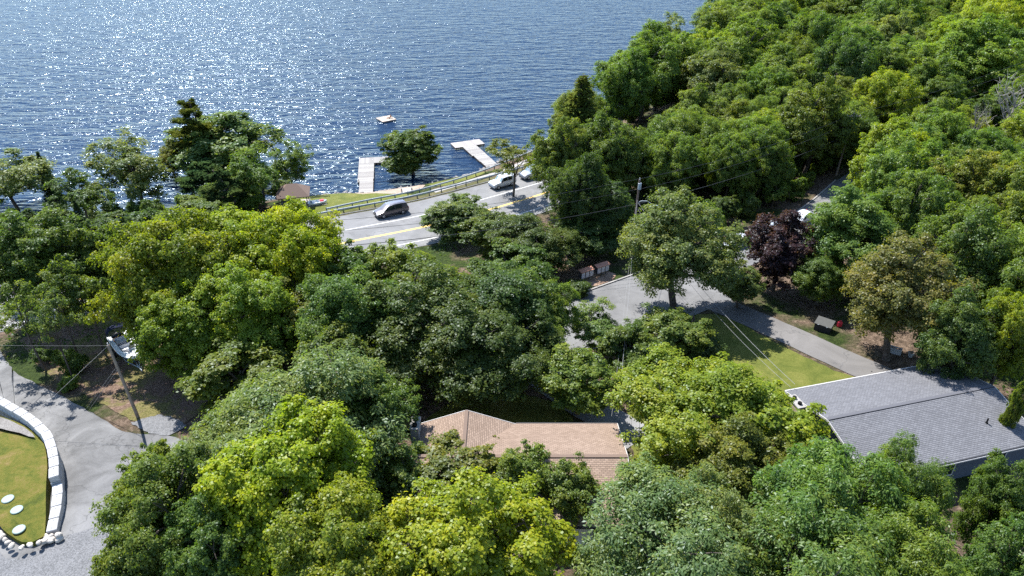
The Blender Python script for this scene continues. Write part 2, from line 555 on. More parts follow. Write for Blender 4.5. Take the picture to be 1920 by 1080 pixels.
def water_mat():
    m, nt, out = mat('lake_water')
    p = pos(nt)
    # wind waves: long crests across the wind, chop on top, fine ripples that catch the sun
    w1 = noise(nt, mapping(nt, p, (.13, .36, 1), (0, 0, R_(-9))), 1.0, 2, .5, .5)
    w2 = noise(nt, mapping(nt, p, (.38, 1.1, 1), (0, 0, R_(-14))), 1.0, 2, .5, .5)
    w3 = noise(nt, mapping(nt, p, (1.0, 2.5, 1), (0, 0, R_(6))), 1.0, 2, .5, .3)
    gust = noise(nt, mapping(nt, p, (.012, .03, 1), (0, 0, R_(-12))), 1.0, 3, .5)
    g = ramp(nt, gust, [(.3, (.75, .75, .75)), (.7, (1.2, 1.2, 1.2))])
    h = math_(nt, 'ADD', math_(nt, 'MULTIPLY', w1, .85), math_(nt, 'ADD', math_(nt, 'MULTIPLY', w2, .35), math_(nt, 'MULTIPLY', math_(nt, 'MULTIPLY', w3, g), .11)))
    bp = nt.nodes.new('ShaderNodeBump')
    bp.inputs['Distance'].default_value = 1.0
    nt.links.new(h, bp.inputs['Height'])
    df = nt.nodes.new('ShaderNodeBsdfDiffuse')          # light scattered back by the water body
    df.inputs['Color'].default_value = (.0075, .020, .048, 1)
    gl = nt.nodes.new('ShaderNodeBsdfGlossy')
    gl.inputs['Color'].default_value = (.72, .86, 1.0, 1)
    gl.inputs['Roughness'].default_value = .155
    fr = nt.nodes.new('ShaderNodeFresnel')
    fr.inputs['IOR'].default_value = 1.333
    for n_ in (df, gl, fr): nt.links.new(bp.outputs[0], n_.inputs['Normal'])
    mx = nt.nodes.new('ShaderNodeMixShader')
    nt.links.new(math_(nt, 'MULTIPLY', fr.outputs[0], .47), mx.inputs[0])
    nt.links.new(df.outputs[0], mx.inputs[1]); nt.links.new(gl.outputs[0], mx.inputs[2])
    nt.links.new(mx.outputs[0], out.inputs[0])
    return m
M['water'] = water_mat()

# ---------------------------------------------------------------- the land and the lake
def axis(lo, hi, step, far, grow=1.22):
    a = list(np.arange(lo, hi + .01, step))
    s = step
    while a[-1] < far:
        s *= grow
        a.append(a[-1] + s)
    s = step
    while a[0] > -far:
        s *= grow
        a.insert(0, a[0] - s)
    return np.array(a)

def terrain():
    xs = axis(-62, 66, 1.0, 3500)
    ys = axis(22, 142, 1.0, 3500)
    X, Y = np.meshgrid(xs, ys)
    Z = ground(X, Y)
    n, mm = X.shape
    v = np.stack([X.ravel(), Y.ravel(), Z.ravel()], 1)
    i = np.arange((n - 1) * (mm - 1))
    r, c = i // (mm - 1), i % (mm - 1)
    a = r * mm + c
    f = np.stack([a, a + 1, a + mm + 1, a + mm], 1).ravel()
    me = mesh_np('ground', v, f, np.full(len(i), 4), smooth=True)
    return tag(obj('ground', me, M['ground']), 'brown leaf-littered woodland ground sloping down to the lake', kind='structure')
terrain()

lk = MB()
lk.add([(-3500, 60, 0), (3500, 60, 0), (3500, 3600, 0), (-3500, 3600, 0)], [(0, 1, 2, 3)])
tag(lk.build('lake', M['water']), 'wind-rippled blue lake with sun glitter', kind='structure')

def offset_line(pts, off):
    """parallel polyline, off > 0 to the left of travel"""
    pts = [Vector((p[0], p[1])) for p in pts]
    out = []
    for i, p in enumerate(pts):
        a = pts[max(i - 1, 0)]; b = pts[min(i + 1, len(pts) - 1)]
        d = (b - a).normalized()
        out.append(p + Vector((-d.y, d.x)) * off)
    return out

def resample(pts, step):
    """Catmull-Rom through pts, about step apart"""
    P = [Vector((p[0], p[1])) for p in pts]
    out = []
    for i in range(len(P) - 1):
        p0, p1, p2, p3 = P[max(i - 1, 0)], P[i], P[i + 1], P[min(i + 2, len(P) - 1)]
        n = max(1, int((p2 - p1).length / step))
        for k in range(n):
            t = k / n
            out.append(.5 * ((2 * p1) + (p2 - p0) * t + (2 * p0 - 5 * p1 + 4 * p2 - p3) * t * t + (3 * p1 - p0 - 3 * p2 + p3) * t ** 3))
    out.append(P[-1])
    return out

def ribbon(name, pts, left, right, dz, m, label=None, kind='structure', parent=None, step=1.0, across=4, zfun=None, rag=0.0):
    L = resample(pts, step)
    rnd = random.Random(hash(name) % 1000 if False else len(name) * 7 + int(abs(left) * 10))
    mb = MB()
    rows = []
    for i, p in enumerate(L):
        a = L[max(i - 1, 0)]; b = L[min(i + 1, len(L) - 1)]
        d = (b - a).normalized(); nrm = Vector((-d.y, d.x))
        l = left(i / (len(L) - 1)) if callable(left) else left
        r = right(i / (len(L) - 1)) if callable(right) else right
        l += rnd.uniform(-rag, rag); r += rnd.uniform(-rag, rag)
        row = []
        for k in range(across + 1):
            q = p + nrm * (l + (r - l) * k / across)
            row.append((q.x, q.y))
        rows.append(row)
    flat = np.array(rows).reshape(-1, 2)
    zz = (ground(flat[:, 0], flat[:, 1]) if zfun is None else zfun(flat[:, 0], flat[:, 1])) + dz
    vs = [(x, y, z) for (x, y), z in zip(flat, zz)]
    w = across + 1
    fs = [(i * w + k, i * w + k + 1, (i + 1) * w + k + 1, (i + 1) * w + k) for i in range(len(L) - 1) for k in range(across)]
    mb.add(vs, [tuple(reversed(f)) for f in fs] if (left - right if not callable(left) and not callable(right) else 1) < 0 else fs)
    o = mb.build(name, m, parent, smooth=True)
    me = o.data
    # faces must look up
    if me.polygons and me.polygons[0].normal.z < 0:
        me.flip_normals()
    if label: tag(o, label)
    if kind: o['kind'] = kind
    return o

def patch(name, outline, dz, m, label=None, kind='structure', step=.7, zfun=None, parent=None, edge=0.0, seed=1):
    """sheet over the ground inside a smooth closed outline"""
    pts = resample(list(outline) + [outline[0]], step)[:-1]
    rnd = random.Random(seed)
    if edge:
        pts = [p + Vector((rnd.uniform(-edge, edge), rnd.uniform(-edge, edge))) for p in pts]
    c = sum(pts, Vector((0, 0))) / len(pts)
    rings = 7
    n = len(pts)
    fl = [(c.x, c.y)]
    for k in range(1, rings + 1):
        for p in pts:
            q = c + (p - c) * (k / rings)
            fl.append((q.x, q.y))
    fl = np.array(fl)
    zz = (ground(fl[:, 0], fl[:, 1]) if zfun is None else zfun(fl[:, 0], fl[:, 1])) + dz
    mb = MB()
    fs = [(0, 1 + i, 1 + (i + 1) % n) for i in range(n)]
    for k in range(rings - 1):
        for i in range(n):
            j = (i + 1) % n
            fs.append((1 + k * n + i, 1 + (k + 1) * n + i, 1 + (k + 1) * n + j, 1 + k * n + j))
    mb.add([(x, y, z) for (x, y), z in zip(fl, zz)], fs)
    o = mb.build(name, m, parent, smooth=True)
    if sum(p.normal.z for p in o.data.polygons) < 0:
        o.data.flip_normals()
    if label: tag(o, label)
    if kind: o['kind'] = kind
    return o

# ---------------------------------------------------------------- roads, drives, lawns
FAR_EDGE = [(-120, 50), (-90, 62), (-60, 77.5), (-36, 89.5), (-26.7, 94.6), (-16.3, 99.6), (-8.5, 104.6), (3.6, 113.5), (9, 118.5), (18, 127), (30, 139), (42, 154), (50, 166)]
ribbon('lake_road', FAR_EDGE, -.2, -14.4, .03, M['road'], 'grey two-lane road along the lake', across=8)
ribbon('road_verge', FAR_EDGE, 1.5, -.2, .05, M['verge'], 'dry grass strip under the guard rails', across=2, rag=.12)
ribbon('edge_line', FAR_EDGE, -5.1, -5.24, .036, M['white_paint'], 'faded white edge line on the lake road', across=1)
ribbon('edge_line', FAR_EDGE, -12.7, -12.84, .036, M['white_paint'], 'faded white edge line on the near side of the lake road', across=1)
ribbon('centre_line', FAR_EDGE, -8.72, -9.12, .036, M['yellow_paint'], 'yellow centre line on the lake road', across=1)
# boardwalk-like footpath between the rails, right part
FOOTPATH = [(-12, 103.6), (-6, 108.6), (0, 114), (5, 119.5), (11, 126)]
ribbon('footpath', FOOTPATH, 1.6, .0, .06, M['concrete'], 'pale footpath between the two guard rails', across=2)
kb = MB()
_k = resample([(p[0], p[1]) for p in FAR_EDGE[2:9]], 1.0)
for a, b in zip(_k[:-1], _k[1:]):
    d = b - a
    n = Vector((-d.y, d.x)).normalized() * .12
    c = (a + b) / 2 + n
    kb.box((c.x, c.y, gz(c.x, c.y) + .07), (d.length + .01, .16, .16), math.atan2(d.y, d.x))
tag(kb.build('kerb', M['concrete']), 'low kerb between lake road and guard rail', kind='structure')

STREET = [(-16, 55.2), (-5, 57.5), (7.5, 64.6), (13.5, 68.6), (22, 74.2), (32, 81.2), (41, 86.6), (53, 100.5), (68, 114), (90, 127), (130, 144), (220, 170)]
ribbon('side_street', STREET, 3.6, -3.4, .04, M['side_road'], 'grey side street winding between the trees', across=6)
sk = MB()
_k = resample(offset_line(STREET[2:8], 3.75), 1.2)
for a, b in zip(_k[:-1], _k[1:]):
    d = b - a
    c = (a + b) / 2
    sk.box((c.x, c.y, gz(c.x, c.y) + .07), (d.length + .01, .2, .2), math.atan2(d.y, d.x))
tag(sk.build('kerb', M['concrete']), 'pale kerb along the far side of the side street', kind='structure')
patch('street_junction', [(3.0, 61.5), (4.6, 66.2), (10, 69.5), (17, 74), (24, 74), (24, 66), (21.5, 64.6), (15.6, 60.8), (9.0, 57.4), (5, 57.5)], .055, M['side_road'], 'wide asphalt junction where the side street meets the driveways', edge=.05)
patch('mailbox_pad', [(7.3, 70.4), (9.6, 71.2), (12.0, 72.7), (12.4, 74.3), (11.2, 75.2), (8.6, 74.2)], .045, M['pink_dirt'], 'bare brown ground in front of the mailboxes', edge=.08)
ribbon('house_driveway', [(20.5, 68.0), (24.0, 63.5), (27.2, 59.0), (30.6, 54.4), (34.6, 49.8), (37, 47)], 1.75, -1.75, .05, M['path'], 'straight grey-brown driveway leading to the grey-roofed house', across=4, rag=.06)
ribbon('shaded_driveway', [(-1.5, 60), (.6, 57), (2.6, 53.0), (5.2, 49.0), (8.2, 45.6), (10.4, 43.0)], 1.7, -1.7, .05, M['dark_drive'], 'dark shaded driveway beside the brown-roofed house', across=4, rag=.08)
patch('house_lawn', [(19.5, 63.5), (22.6, 62.6), (25.6, 57.6), (29.0, 52.8), (32.5, 48.6), (24, 45.4), (19.4, 48.5), (18.0, 55)], .025, M['lawn'], 'sunlit lawn between the driveway and the grey-roofed house', edge=.1)
patch('little_lawn', [(9.2, 45.6), (11.5, 48.5), (15.0, 49.5), (16.0, 45), (13.0, 40.5), (10.0, 40.5)], .025, M['lawn'], 'small lawn beside the brown-roofed house', edge=.1)
patch('back_lawn', [(-7.5, 43.0), (-7, 47), (-2.5, 50), (2.6, 49.0), (5.2, 45.5), (3, 42.8)], .022, M['lawn'], 'shaded lawn behind the brown-roofed house', edge=.1)
patch('shore_lawn', [(-36, 97), (-33.5, 105), (-29, 106.4), (-24, 105.6), (-19.5, 104.2), (-15.5, 102.4), (-22, 98.2), (-30, 94.6)], .06, M['lawn'], 'small lakeside lawn by the left dock', edge=.1)
patch('shore_lawn', [(-14, 108.5), (-11, 111.6), (-6.5, 114.6), (-4.2, 114.8), (-6.5, 110.8), (-11, 107.0)], .06, M['lawn'], 'narrow lakeside grass strip right of the lone shore tree', edge=.1)
patch('shore_sand', [(-25, 104.8), (-24.6, 108.9), (-19, 110.6), (-15, 109.8), (-14.5, 106.4), (-18, 103.9)], .05, M['beach'], 'little sandy landing between the left dock and the lone tree', edge=.12)

patch('driveway', [(-60, 67), (-53.2, 60.0), (-48.7, 55.4), (-45.9, 53.6), (-40.5, 50.4), (-35.9, 47.4), (-32.5, 45.3), (-28.2, 44.6), (-23.5, 41), (-21, 34), (-20.5, 24), (-34, 22),
                   (-44, 27), (-44, 34), (-40, 37), (-40, 44), (-47, 49.4), (-56, 54)], .04, M['drive'], 'pale grey asphalt driveway curving round the block wall', edge=.08)
patch('gravel_apron', [(-31.0, 33.6), (-29.6, 34.4), (-26, 34.6), (-22, 31), (-22, 26), (-33, 24), (-42, 29), (-38, 32.6), (-35.6, 32.6), (-33.2, 31.7)], .055, M['gravel'], 'grey gravel at the bottom of the driveway', edge=.15)
patch('soil_bank', [(-52, 61.5), (-47.5, 57), (-44, 54), (-39.5, 51.2), (-34.5, 48.0), (-31.2, 46.2), (-28.4, 46.2), (-27.5, 50), (-30, 56), (-36, 62), (-44, 66), (-51, 66)], .05, M['bank'], 'brown soil bank with leaf litter and dry grass behind the driveway', edge=.12, step=.4)
patch('gravel_spill', [(-32.9, 46.7), (-31.4, 47.7), (-29.6, 47.4), (-28.0, 46.2), (-29.0, 44.8), (-31.2, 45.5)], .066, M['gravel'], 'patch of grey gravel at the foot of the wooden pole', edge=.14, step=.3)

# ---------------------------------------------------------------- terrace lawn behind the block wall
TZ = 7.0
TER = [(-52, 46.6), (-47, 46.2), (-43.2, 45.7), (-39.3, 44.0), (-37.6, 42.5), (-36.0, 40.2), (-34.8, 37.9), (-33.3, 35.2), (-32.6, 33.9), (-32.3, 33.3), (-32.9, 32.75), (-33.6, 32.8), (-34.6, 33.3), (-35.6, 33.9), (-37, 35), (-42, 36.5), (-52, 38)]
_tp = resample(TER + [TER[0]], .5)[:-1]
tb = MB()
_n = len(_tp)
_c = sum(_tp, Vector((0, 0))) / _n
vs_ = [(_c.x, _c.y, TZ + .12)]
for k in range(1, 9):
    for p in _tp:
        q = _c + (p - _c) * (k / 8)
        vs_.append((q.x, q.y, TZ + .12 * (1 - (k / 8) ** 4) + .03 * math.sin(q.x * 1.7) * math.cos(q.y * 1.3)))
for p in _tp:
    q = _c + (p - _c) * 1.012
    vs_.append((q.x, q.y, gz(q.x, q.y) - .3))
fs_ = [(0, 1 + i, 1 + (i + 1) % _n) for i in range(_n)]
for k in range(8):
    for i in range(_n):
        j = (i + 1) % _n
        fs_.append((1 + k * _n + i, 1 + (k + 1) * _n + i, 1 + (k + 1) * _n + j, 1 + k * _n + j))
tb.add(vs_, [tuple(reversed(f)) for f in fs_])
_o = tb.build('terrace_lawn', M['dry_lawn'])
if sum(p.normal.z * p.area for p in _o.data.polygons) < 0: _o.data.flip_normals()
tag(_o, 'patchy yellow-green lawn on the terrace behind the block wall', kind='structure')
patch('terrace_gravel', [(-50, 46.1), (-45, 45.9), (-42.6, 45.3), (-40.0, 44.1), (-38.4, 42.9), (-41, 43.7), (-44, 44.1), (-50, 44.0)], TZ + .2, M['tan_gravel'], 'tan gravel strip between terrace lawn and block wall', zfun=lambda x, y: np.zeros(len(x)), edge=.05)

# ---------------------------------------------------------------- block wall
wall = thing('block_wall', 'curved retaining wall of pale concrete blocks round the terrace lawn', 'wall', (-36, 42, gz(-36, 42)))
bw = MB()
bw.box((0, 0, 0), (1.0, .66, .60), bev=.045)
bw_me = bpy.data.meshes.new('block'); bw_me.from_pydata(bw.v, [], bw.f); bw_me.update(); bw_me.materials.append(M['block'])
lf = MB()
for q in (-.3, .3):
    lf.tube([(q, 0, -.01), (q, 0, .012)], [.055, .055], 8)
lf_me = bpy.data.meshes.new('lifting_recess'); lf_me.from_pydata(lf.v, [], lf.f); lf_me.update(); lf_me.materials.append(M['post'])
def blocks(line, top, courses, off):
    L = resample(line, .05)
    cum = [0.0]
    for a, b in zip(L[:-1], L[1:]): cum.append(cum[-1] + (b - a).length)
    tot = cum[-1]
    def at(s):
        s = max(0, min(tot, s))
        k = min(max(0, int(np.searchsorted(cum, s)) - 1), len(L) - 2)
        t = (s - cum[k]) / max(1e-6, cum[k + 1] - cum[k])
        return L[k] + (L[k + 1] - L[k]) * t
    rb = random.Random(int(top * 10))
    for c in range(courses):
        s = 0.0 if c % 2 == 0 else -.6
        nb = max(1, round(tot / 1.22)); step = tot / nb
        z = top - .30 - c * .60
        for k in range(nb + (c % 2)):
            s0 = max(0, k * step - (step / 2 if c % 2 else 0)); s1 = min(tot, s0 + step if not (c % 2 and k == 0) else step / 2)
            if s1 - s0 < .2: continue
            a, b = at(s0), at(s1)
            d = b - a
            m_ = (a + b) / 2
            n = Vector((d.y, -d.x)).normalized() * (off + rb.uniform(-.015, .015) - .03 * c * -1)
            o = obj('block', bw_me, None, wall)
            o.location = Vector((m_.x + n.x, m_.y + n.y, z + rb.uniform(-.006, .006))) - wall.location
            o.rotation_euler = (0, 0, math.atan2(d.y, d.x) + rb.uniform(-.008, .008))
            o.scale = (d.length - .07, 1, .975)
            if c == 0:
                l = obj('lifting_recess', lf_me, None, o)
                l.location = (0, 0, .297)
blocks([(-50, 50.3), (-46.5, 48.7), (-43.4, 47.15), (-41.7, 46.2), (-39.8, 45.1), (-38.2, 43.9), (-37.3, 43.2), (-36.3, 42.1), (-35.55, 41.1), (-34.65, 39.7), (-33.85, 38.25)], 7.72, 4, .30)
blocks([(-33.75, 38.15), (-33.1, 37.05), (-32.5, 35.7), (-31.98, 34.3), (-31.75, 33.75)], 7.12, 2, .30)

# stone edging
edging = thing('stone_edging', 'row of rounded field stones edging the terrace lawn', 'stones', (-33.8, 32.8, gz(-33.8, 32.8)))
def stone_mesh(seed, name='stone'):
    rng = np.random.default_rng(seed)
    import bmesh
    bm = bmesh.new()
    bmesh.ops.create_icosphere(bm, subdivisions=2, radius=.5)
    for v in bm.verts:
        k = 1 + .18 * math.sin(v.co.x * 5 + seed) * math.cos(v.co.y * 4 + seed * 2) + rng.uniform(-.07, .07)
        v.co *= k
    me = bpy.data.meshes.new(name); bm.to_mesh(me); bm.free()
    return me
STN = [stone_mesh(i) for i in range(5)]
for s_ in STN: s_.materials.append(M['stone'])
_rs = random.Random(8)
_L = resample([(-37.6, 35.0), (-36.3, 34.05), (-35.46, 33.4), (-34.75, 32.85), (-33.85, 32.3), (-33.18, 32.2), (-32.69, 32.35), (-32.2, 32.6), (-31.75, 32.95), (-31.4, 33.3)], .36)
for i, p in enumerate(_L):
    o = obj('stone', STN[i % 5], None, edging)
    s = _rs.uniform(.34, .52)
    o.scale = (s * 1.15, s * .9, s * .75)
    o.rotation_euler = (_rs.uniform(-.3, .3), _rs.uniform(-.3, .3), _rs.uniform(0, 6))
    o.location = Vector((p.x + _rs.uniform(-.06, .06), p.y + _rs.uniform(-.06, .06), gz(p.x, p.y) + .22 + (.35 if p.x < -32.2 else .1))) - edging.location
for k in range(9):
    o = obj('stone', STN[k % 5], None, edging)
    s = _rs.uniform(.3, .6)
    o.scale = (s, s * .85, s * .7)
    o.rotation_euler = (_rs.uniform(-.4, .4), _rs.uniform(-.4, .4), _rs.uniform(0, 6))
    o.location = Vector((-31.75 + _rs.uniform(-.55, .5), 33.15 + _rs.uniform(-.4, .35), gz(-31.7, 33.1) + .2 + _rs.uniform(0, .3))) - edging.location

# septic lids
for (x, y, lab) in ((-36.75, 36.5, 'uppermost'), (-35.5, 35.5, 'middle'), (-34.3, 33.75, 'lowest')):
    t = thing('tank_lid', 'round pale green tank lid in the terrace lawn, %s of the three' % lab, 'lid', (x, y, TZ + .1), 0, 'tank lids in the lawn')
    m_ = MB(); m_.tube([(0, 0, -.3), (0, 0, .0)], [.35, .35], 28); m_.build('riser', M['lid'], t)
    m_ = MB(); m_.tube([(0, 0, .0), (0, 0, .05), (0, 0, .075)], [.41, .41, .37], 28); m_.build('cover', M['lid'], t)
    for k in range(6):
        a = k * math.pi / 3
        m_ = MB(); m_.tube([(.34 * math.cos(a), .34 * math.sin(a), .06), (.34 * math.cos(a), .34 * math.sin(a), .085)], .022, 6)
        m_.build('bolt', M['galv'], t)

# ---------------------------------------------------------------- houses
def slope(name, quad, m, parent, thick=.05, along=None):
    """roof plane from corner points (eave first, then ridge), with course coordinates"""
    P = [Vector(p) for p in quad]
    ax = (P[1] - P[0]).normalized() if along is None else Vector(along).normalized()
    nrm = (P[1] - P[0]).cross(P[2] - P[0]).normalized()
    if nrm.z < 0: nrm = -nrm
    up = nrm.cross(ax).normalized()
    if up.z < 0: up = -up
    n = len(P)
    top = [p + nrm * .0 for p in P]
    bot = [p - nrm * thick for p in P]
    me = bpy.data.meshes.new(name)
    fs = [tuple(range(n)), tuple(reversed(range(n, 2 * n)))] + [(i, i + n, (i + 1) % n + n, (i + 1) % n) for i in range(n)]
    me.from_pydata([tuple(p) for p in top + bot], [], fs)
    me.update()
    if me.polygons[0].normal.z < 0: me.flip_normals()
    at = me.attributes.new('slope_uv', 'FLOAT_VECTOR', 'POINT')
    for i, p in enumerate(top + bot):
        at.data[i].vector = ((p - P[0]).dot(ax), (p - P[0]).dot(up) + 40, 0)
    return obj(name, me, m, parent)

def beam(mb, a, b, w, h):
    a = Vector(a); b = Vector(b)
    d = (b - a)
    u = d.cross(Vector((0, 0, 1))).normalized() * w / 2
    v = u.cross(d).normalized() * h / 2
    if v.z < 0: v = -v
    vs = [a - u - v, a + u - v, a + u + v, a - u + v, b - u - v, b + u - v, b + u + v, b - u + v]
    mb.add(vs, [(0, 3, 2, 1), (4, 5, 6, 7), (0, 1, 5, 4), (1, 2, 6, 5), (2, 3, 7, 6), (3, 0, 4, 7)])

def wall_poly(name, pts, z0, tops, m, parent):
    """upright wall from plan points with given top heights (0.2 m thick look: closed ring)"""
    mb = MB()
    n = len(pts)
    vs = [(p[0], p[1], z0) for p in pts] + [(p[0], p[1], t) for p, t in zip(pts, tops)]
    fs = [(i, (i + 1) % n, (i + 1) % n + n, i + n) for i in range(n)]
    mb.add(vs, fs)
    return mb.build(name, m, parent)

def window(parent, c, w, h, ang, m=None):
    """window standing in a wall: c centre, ang direction of the wall in plan"""
    f = MB()
    for (dx, dz, sx, sz) in ((0, h / 2 + .04, w + .16, .08), (0, -h / 2 - .04, w + .16, .08), (-w / 2 - .04, 0, .08, h), (w / 2 + .04, 0, .08, h), (0, 0, .05, h)):
        f.box((dx, 0, dz), (sx, .12, sz))
    o = f.build('window', M['white_trim'], parent)
    o.location = Vector(c) - parent.location
    o.rotation_euler = (0, 0, ang)
    g = MB(); g.box((0, 0, 0), (w, .04, h)); g.build('pane', M['glass'], o)
    return o

# brown-roofed house: main gable along X, cross wing towards the lake at the left
bh = thing('brown_roofed_house', 'bungalow with brown shingle roof, cross gable and grey chimney among the trees', 'house', (1, 37, gz(1, 37)))
BO = bh.location.copy()
def rel(p, o): return tuple(Vector(p) - o)
ZE, ZR = 9.6, 11.0
XL, XR, YF, YN, YR = -7.0, 8.15, 41.85, 31.9, 36.9
WX0, WX1, WXR = -7.25, .3, -3.47
S = lambda *pts: [rel(p, BO) for p in pts]
slope('roof_slope', S((WX1, YF, ZE), (XR, YF, ZE), (XR, YR, ZR), (WXR, YR, ZR)), M['brown_shingle'], bh, along=(1, 0, 0))
slope('roof_slope', S((XL, YN, ZE), (XR, YN, ZE), (XR, YR, ZR), (XL, YR, ZR)), M['brown_shingle'], bh, along=(1, 0, 0))
slope('roof_slope', S((WX1, YF - .12, ZE + .004), (WXR, YR, ZR + .004), (WXR, YF - .1, ZR + .004)), M['brown_shingle'], bh, along=(0, 1, 0))
slope('roof_slope', S((WX0, YF - .12, ZE), (WXR, YF - .1, ZR), (WXR, YR, ZR), (WX0, YR, ZE)), M['brown_shingle'], bh, along=(0, 1, 0))
m_ = MB()
beam(m_, rel((XL, YR, ZR + .012), BO), rel((XR, YR, ZR + .012), BO), .30, .03)
m_.build('ridge_cap', M['brown_shingle'], bh)
m_ = MB()
beam(m_, rel((WXR, YR, ZR + .02), BO), rel((WXR, YF - .1, ZR + .02), BO), .28, .03)
m_.build('ridge_cap', M['brown_shingle'], bh)
for a, b in (((XR + .02, YF, ZE - .07), (XR + .02, YR, ZR - .07)), ((XR + .02, YR, ZR - .07), (XR + .02, YN, ZE - .07)), ((WX0, YF - .06, ZE - .07), (WXR, YF - .06, ZR - .07)), ((WXR, YF - .06, ZR - .07), (WX1, YF - .06, ZE - .07))):
    m_ = MB(); beam(m_, rel(a, BO), rel(b, BO), .05, .16); m_.build('rake_board', M['white_trim'], bh)
m_ = MB(); beam(m_, rel((XL, YN - .06, ZE - .06), BO), rel((XR, YN - .06, ZE - .06), BO), .12, .11); m_.build('gutter', M['trim'], bh)
m_ = MB(); beam(m_, rel((WX1, YF + .06, ZE - .06), BO), rel((XR, YF + .06, ZE - .06), BO), .12, .11)
m_.build('gutter', M['trim'], bh)
z0 = gz(1, 37) - .5
wall_poly('wall', [rel((x, y, 0), BO)[:2] for x, y in ((XL + .4, YN + .5), (XR - .4, YN + .5), (XR - .4, YR), (XR - .4, YF - .5), (WX1 - .4, YF - .5), (WXR, YF - .5), (WX0 + .4, YF - .5), (WX0 + .4, YR))],
          z0 - BO.z, [ZE - .1 - BO.z, ZE - .1 - BO.z, ZR - .12 - BO.z, ZE - .1 - BO.z, ZE - .1 - BO.z, ZR - .15 - BO.z, ZE - .1 - BO.z, ZE - .1 - BO.z], M['siding'], bh)
window(bh, (4.2, YF - .48, 8.3), 1.5, 1.1, 0); window(bh, (-3.4, YF - .48, 8.3), 1.8, 1.2, 0)
window(bh, (XR - .38, 39.2, 8.3), 1.1, 1.1, math.pi / 2); window(bh, (XR - .38, 34.4, 8.3), 1.1, 1.1, math.pi / 2)
window(bh, (2.0, YN + .48, 8.3), 1.6, 1.1, 0); window(bh, (6.0, YN + .48, 8.3), 1.2, 1.1, 0)
m_ = MB(); m_.box(rel((2.9, YF - .47, 7.75), BO), (.95, .07, 2.05)); dr = m_.build('door', M['brown_wood'], bh)
m_ = MB(); m_.tube([rel((3.22, YF - .42, 7.7), BO), rel((3.22, YF - .36, 7.7), BO)], .035, 8); m_.build('handle', M['galv'], dr)
# chimney with two flues
m_ = MB(); m_.box(rel((-7.28, 40.6, 8.6), BO), (.62, 1.35, 4.2), bev=.02); ch = m_.build('chimney', M['chimney'], bh)
m_ = MB(); m_.box(rel((-7.28, 40.6, 10.74), BO), (.74, 1.47, .09), bev=.02); m_.build('chimney_cap', M['concrete'], ch)
for q in (-.33, .33):
    m_ = MB(); m_.tube([rel((-7.28, 40.6 + q, 10.78), BO), rel((-7.28, 40.6 + q, 10.98), BO)], [.2, .19], 12); fl = m_.build('flue', M['soot'], ch)

# grey-roofed house
gh = thing('grey_roofed_house', 'long house with grey shingle gable roof beyond the lawn', 'house', (31, 42.5, gz(31, 42.5)))
GO = gh.location.copy()
gu = Vector((.966, .258, 0)); gv = Vector((.258, -.966, 0))
E0 = Vector((22.2, 45.15, 0)); GL = 15.15; GW = 10.05
gze, gzr = 10.1, 11.35
def gp(u, v, z): 
    p = E0 + gu * u + gv * v
    return (p.x - GO.x, p.y - GO.y, z - GO.z)
slope('roof_slope', [gp(0, 0, gze), gp(GL, 0, gze), gp(GL, GW / 2, gzr), gp(0, GW / 2, gzr)], M['grey_shingle'], gh)
slope('roof_slope', [gp(0, GW, gze), gp(GL, GW, gze), gp(GL, GW / 2, gzr), gp(0, GW / 2, gzr)], M['grey_shingle'], gh)
m_ = MB(); beam(m_, gp(0, GW / 2 - .08, gzr + .004), gp(GL, GW / 2 - .08, gzr + .004), .3, .02); m_.build('ridge_cap', M['grey_shingle'], gh)
m_ = MB(); beam(m_, gp(-.02, GW / 2 + .06, gzr + .01), gp(GL + .02, GW / 2 + .06, gzr - .005), .03, .05); m_.build('ridge_vent', M['trim'], gh)
for u in (-.03, GL + .03):
    m_ = MB(); beam(m_, gp(u, 0, gze - .06), gp(u, GW / 2, gzr - .06), .05, .17); m_.build('rake_board', M['white_trim'], gh)
    m_ = MB(); beam(m_, gp(u, GW / 2, gzr - .06), gp(u, GW, gze - .06), .05, .17); m_.build('rake_board', M['white_trim'], gh)
m_ = MB(); beam(m_, gp(0, -.06, gze - .03), gp(GL, -.06, gze - .03), .1, .1); m_.build('fascia', M['white_trim'], gh); m_ = MB(); beam(m_, gp(0, GW + .10, gze - .10), gp(GL, GW + .10, gze - .10), .08, .10); m_.build('fascia', M['white_trim'], gh)
m_ = MB(); beam(m_, gp(0, GW + .03, gze - .03), gp(GL, GW + .03, gze - .03), .1, .06); m_.build('gutter', M['trim'], gh)
wall_poly('wall', [gp(u, v, 0)[:2] for u, v in ((.4, .45), (GL - .4, .45), (GL - .4, GW / 2), (GL - .4, GW - .45), (.4, GW - .45), (.4, GW / 2))], -.6,
          [gze - .1 - GO.z, gze - .1 - GO.z, gzr - .14 - GO.z, gze - .1 - GO.z, gze - .1 - GO.z, gzr - .14 - GO.z], M['dark_siding'], gh)
_ga = math.atan2(gu.y, gu.x)
for u in (3, 7.2, 11.8):
    p = E0 + gu * u + gv * (GW - .43); window(gh, (p.x, p.y, gz(31, 42.5) + 1.5), 1.5, 1.1, _ga)
for u in (2.6, 9, 12.8):
    p = E0 + gu * u + gv * .43; window(gh, (p.x, p.y, gz(31, 42.5) + 1.5), 1.4, 1.1, _ga)
p = E0 + gu * 6 + gv * .42
m_ = MB(); m_.box((0, 0, 0), (.95, .07, 2.05)); dr = m_.build('door', M['white_trim'], gh); dr.location = Vector((p.x, p.y, gz(31, 42.5) + 1.05)) - GO; dr.rotation_euler = (0, 0, _ga)
m_ = MB(); m_.tube([(.36, .03, 0), (.36, .1, 0)], .035, 8); m_.build('handle', M['galv'], dr)
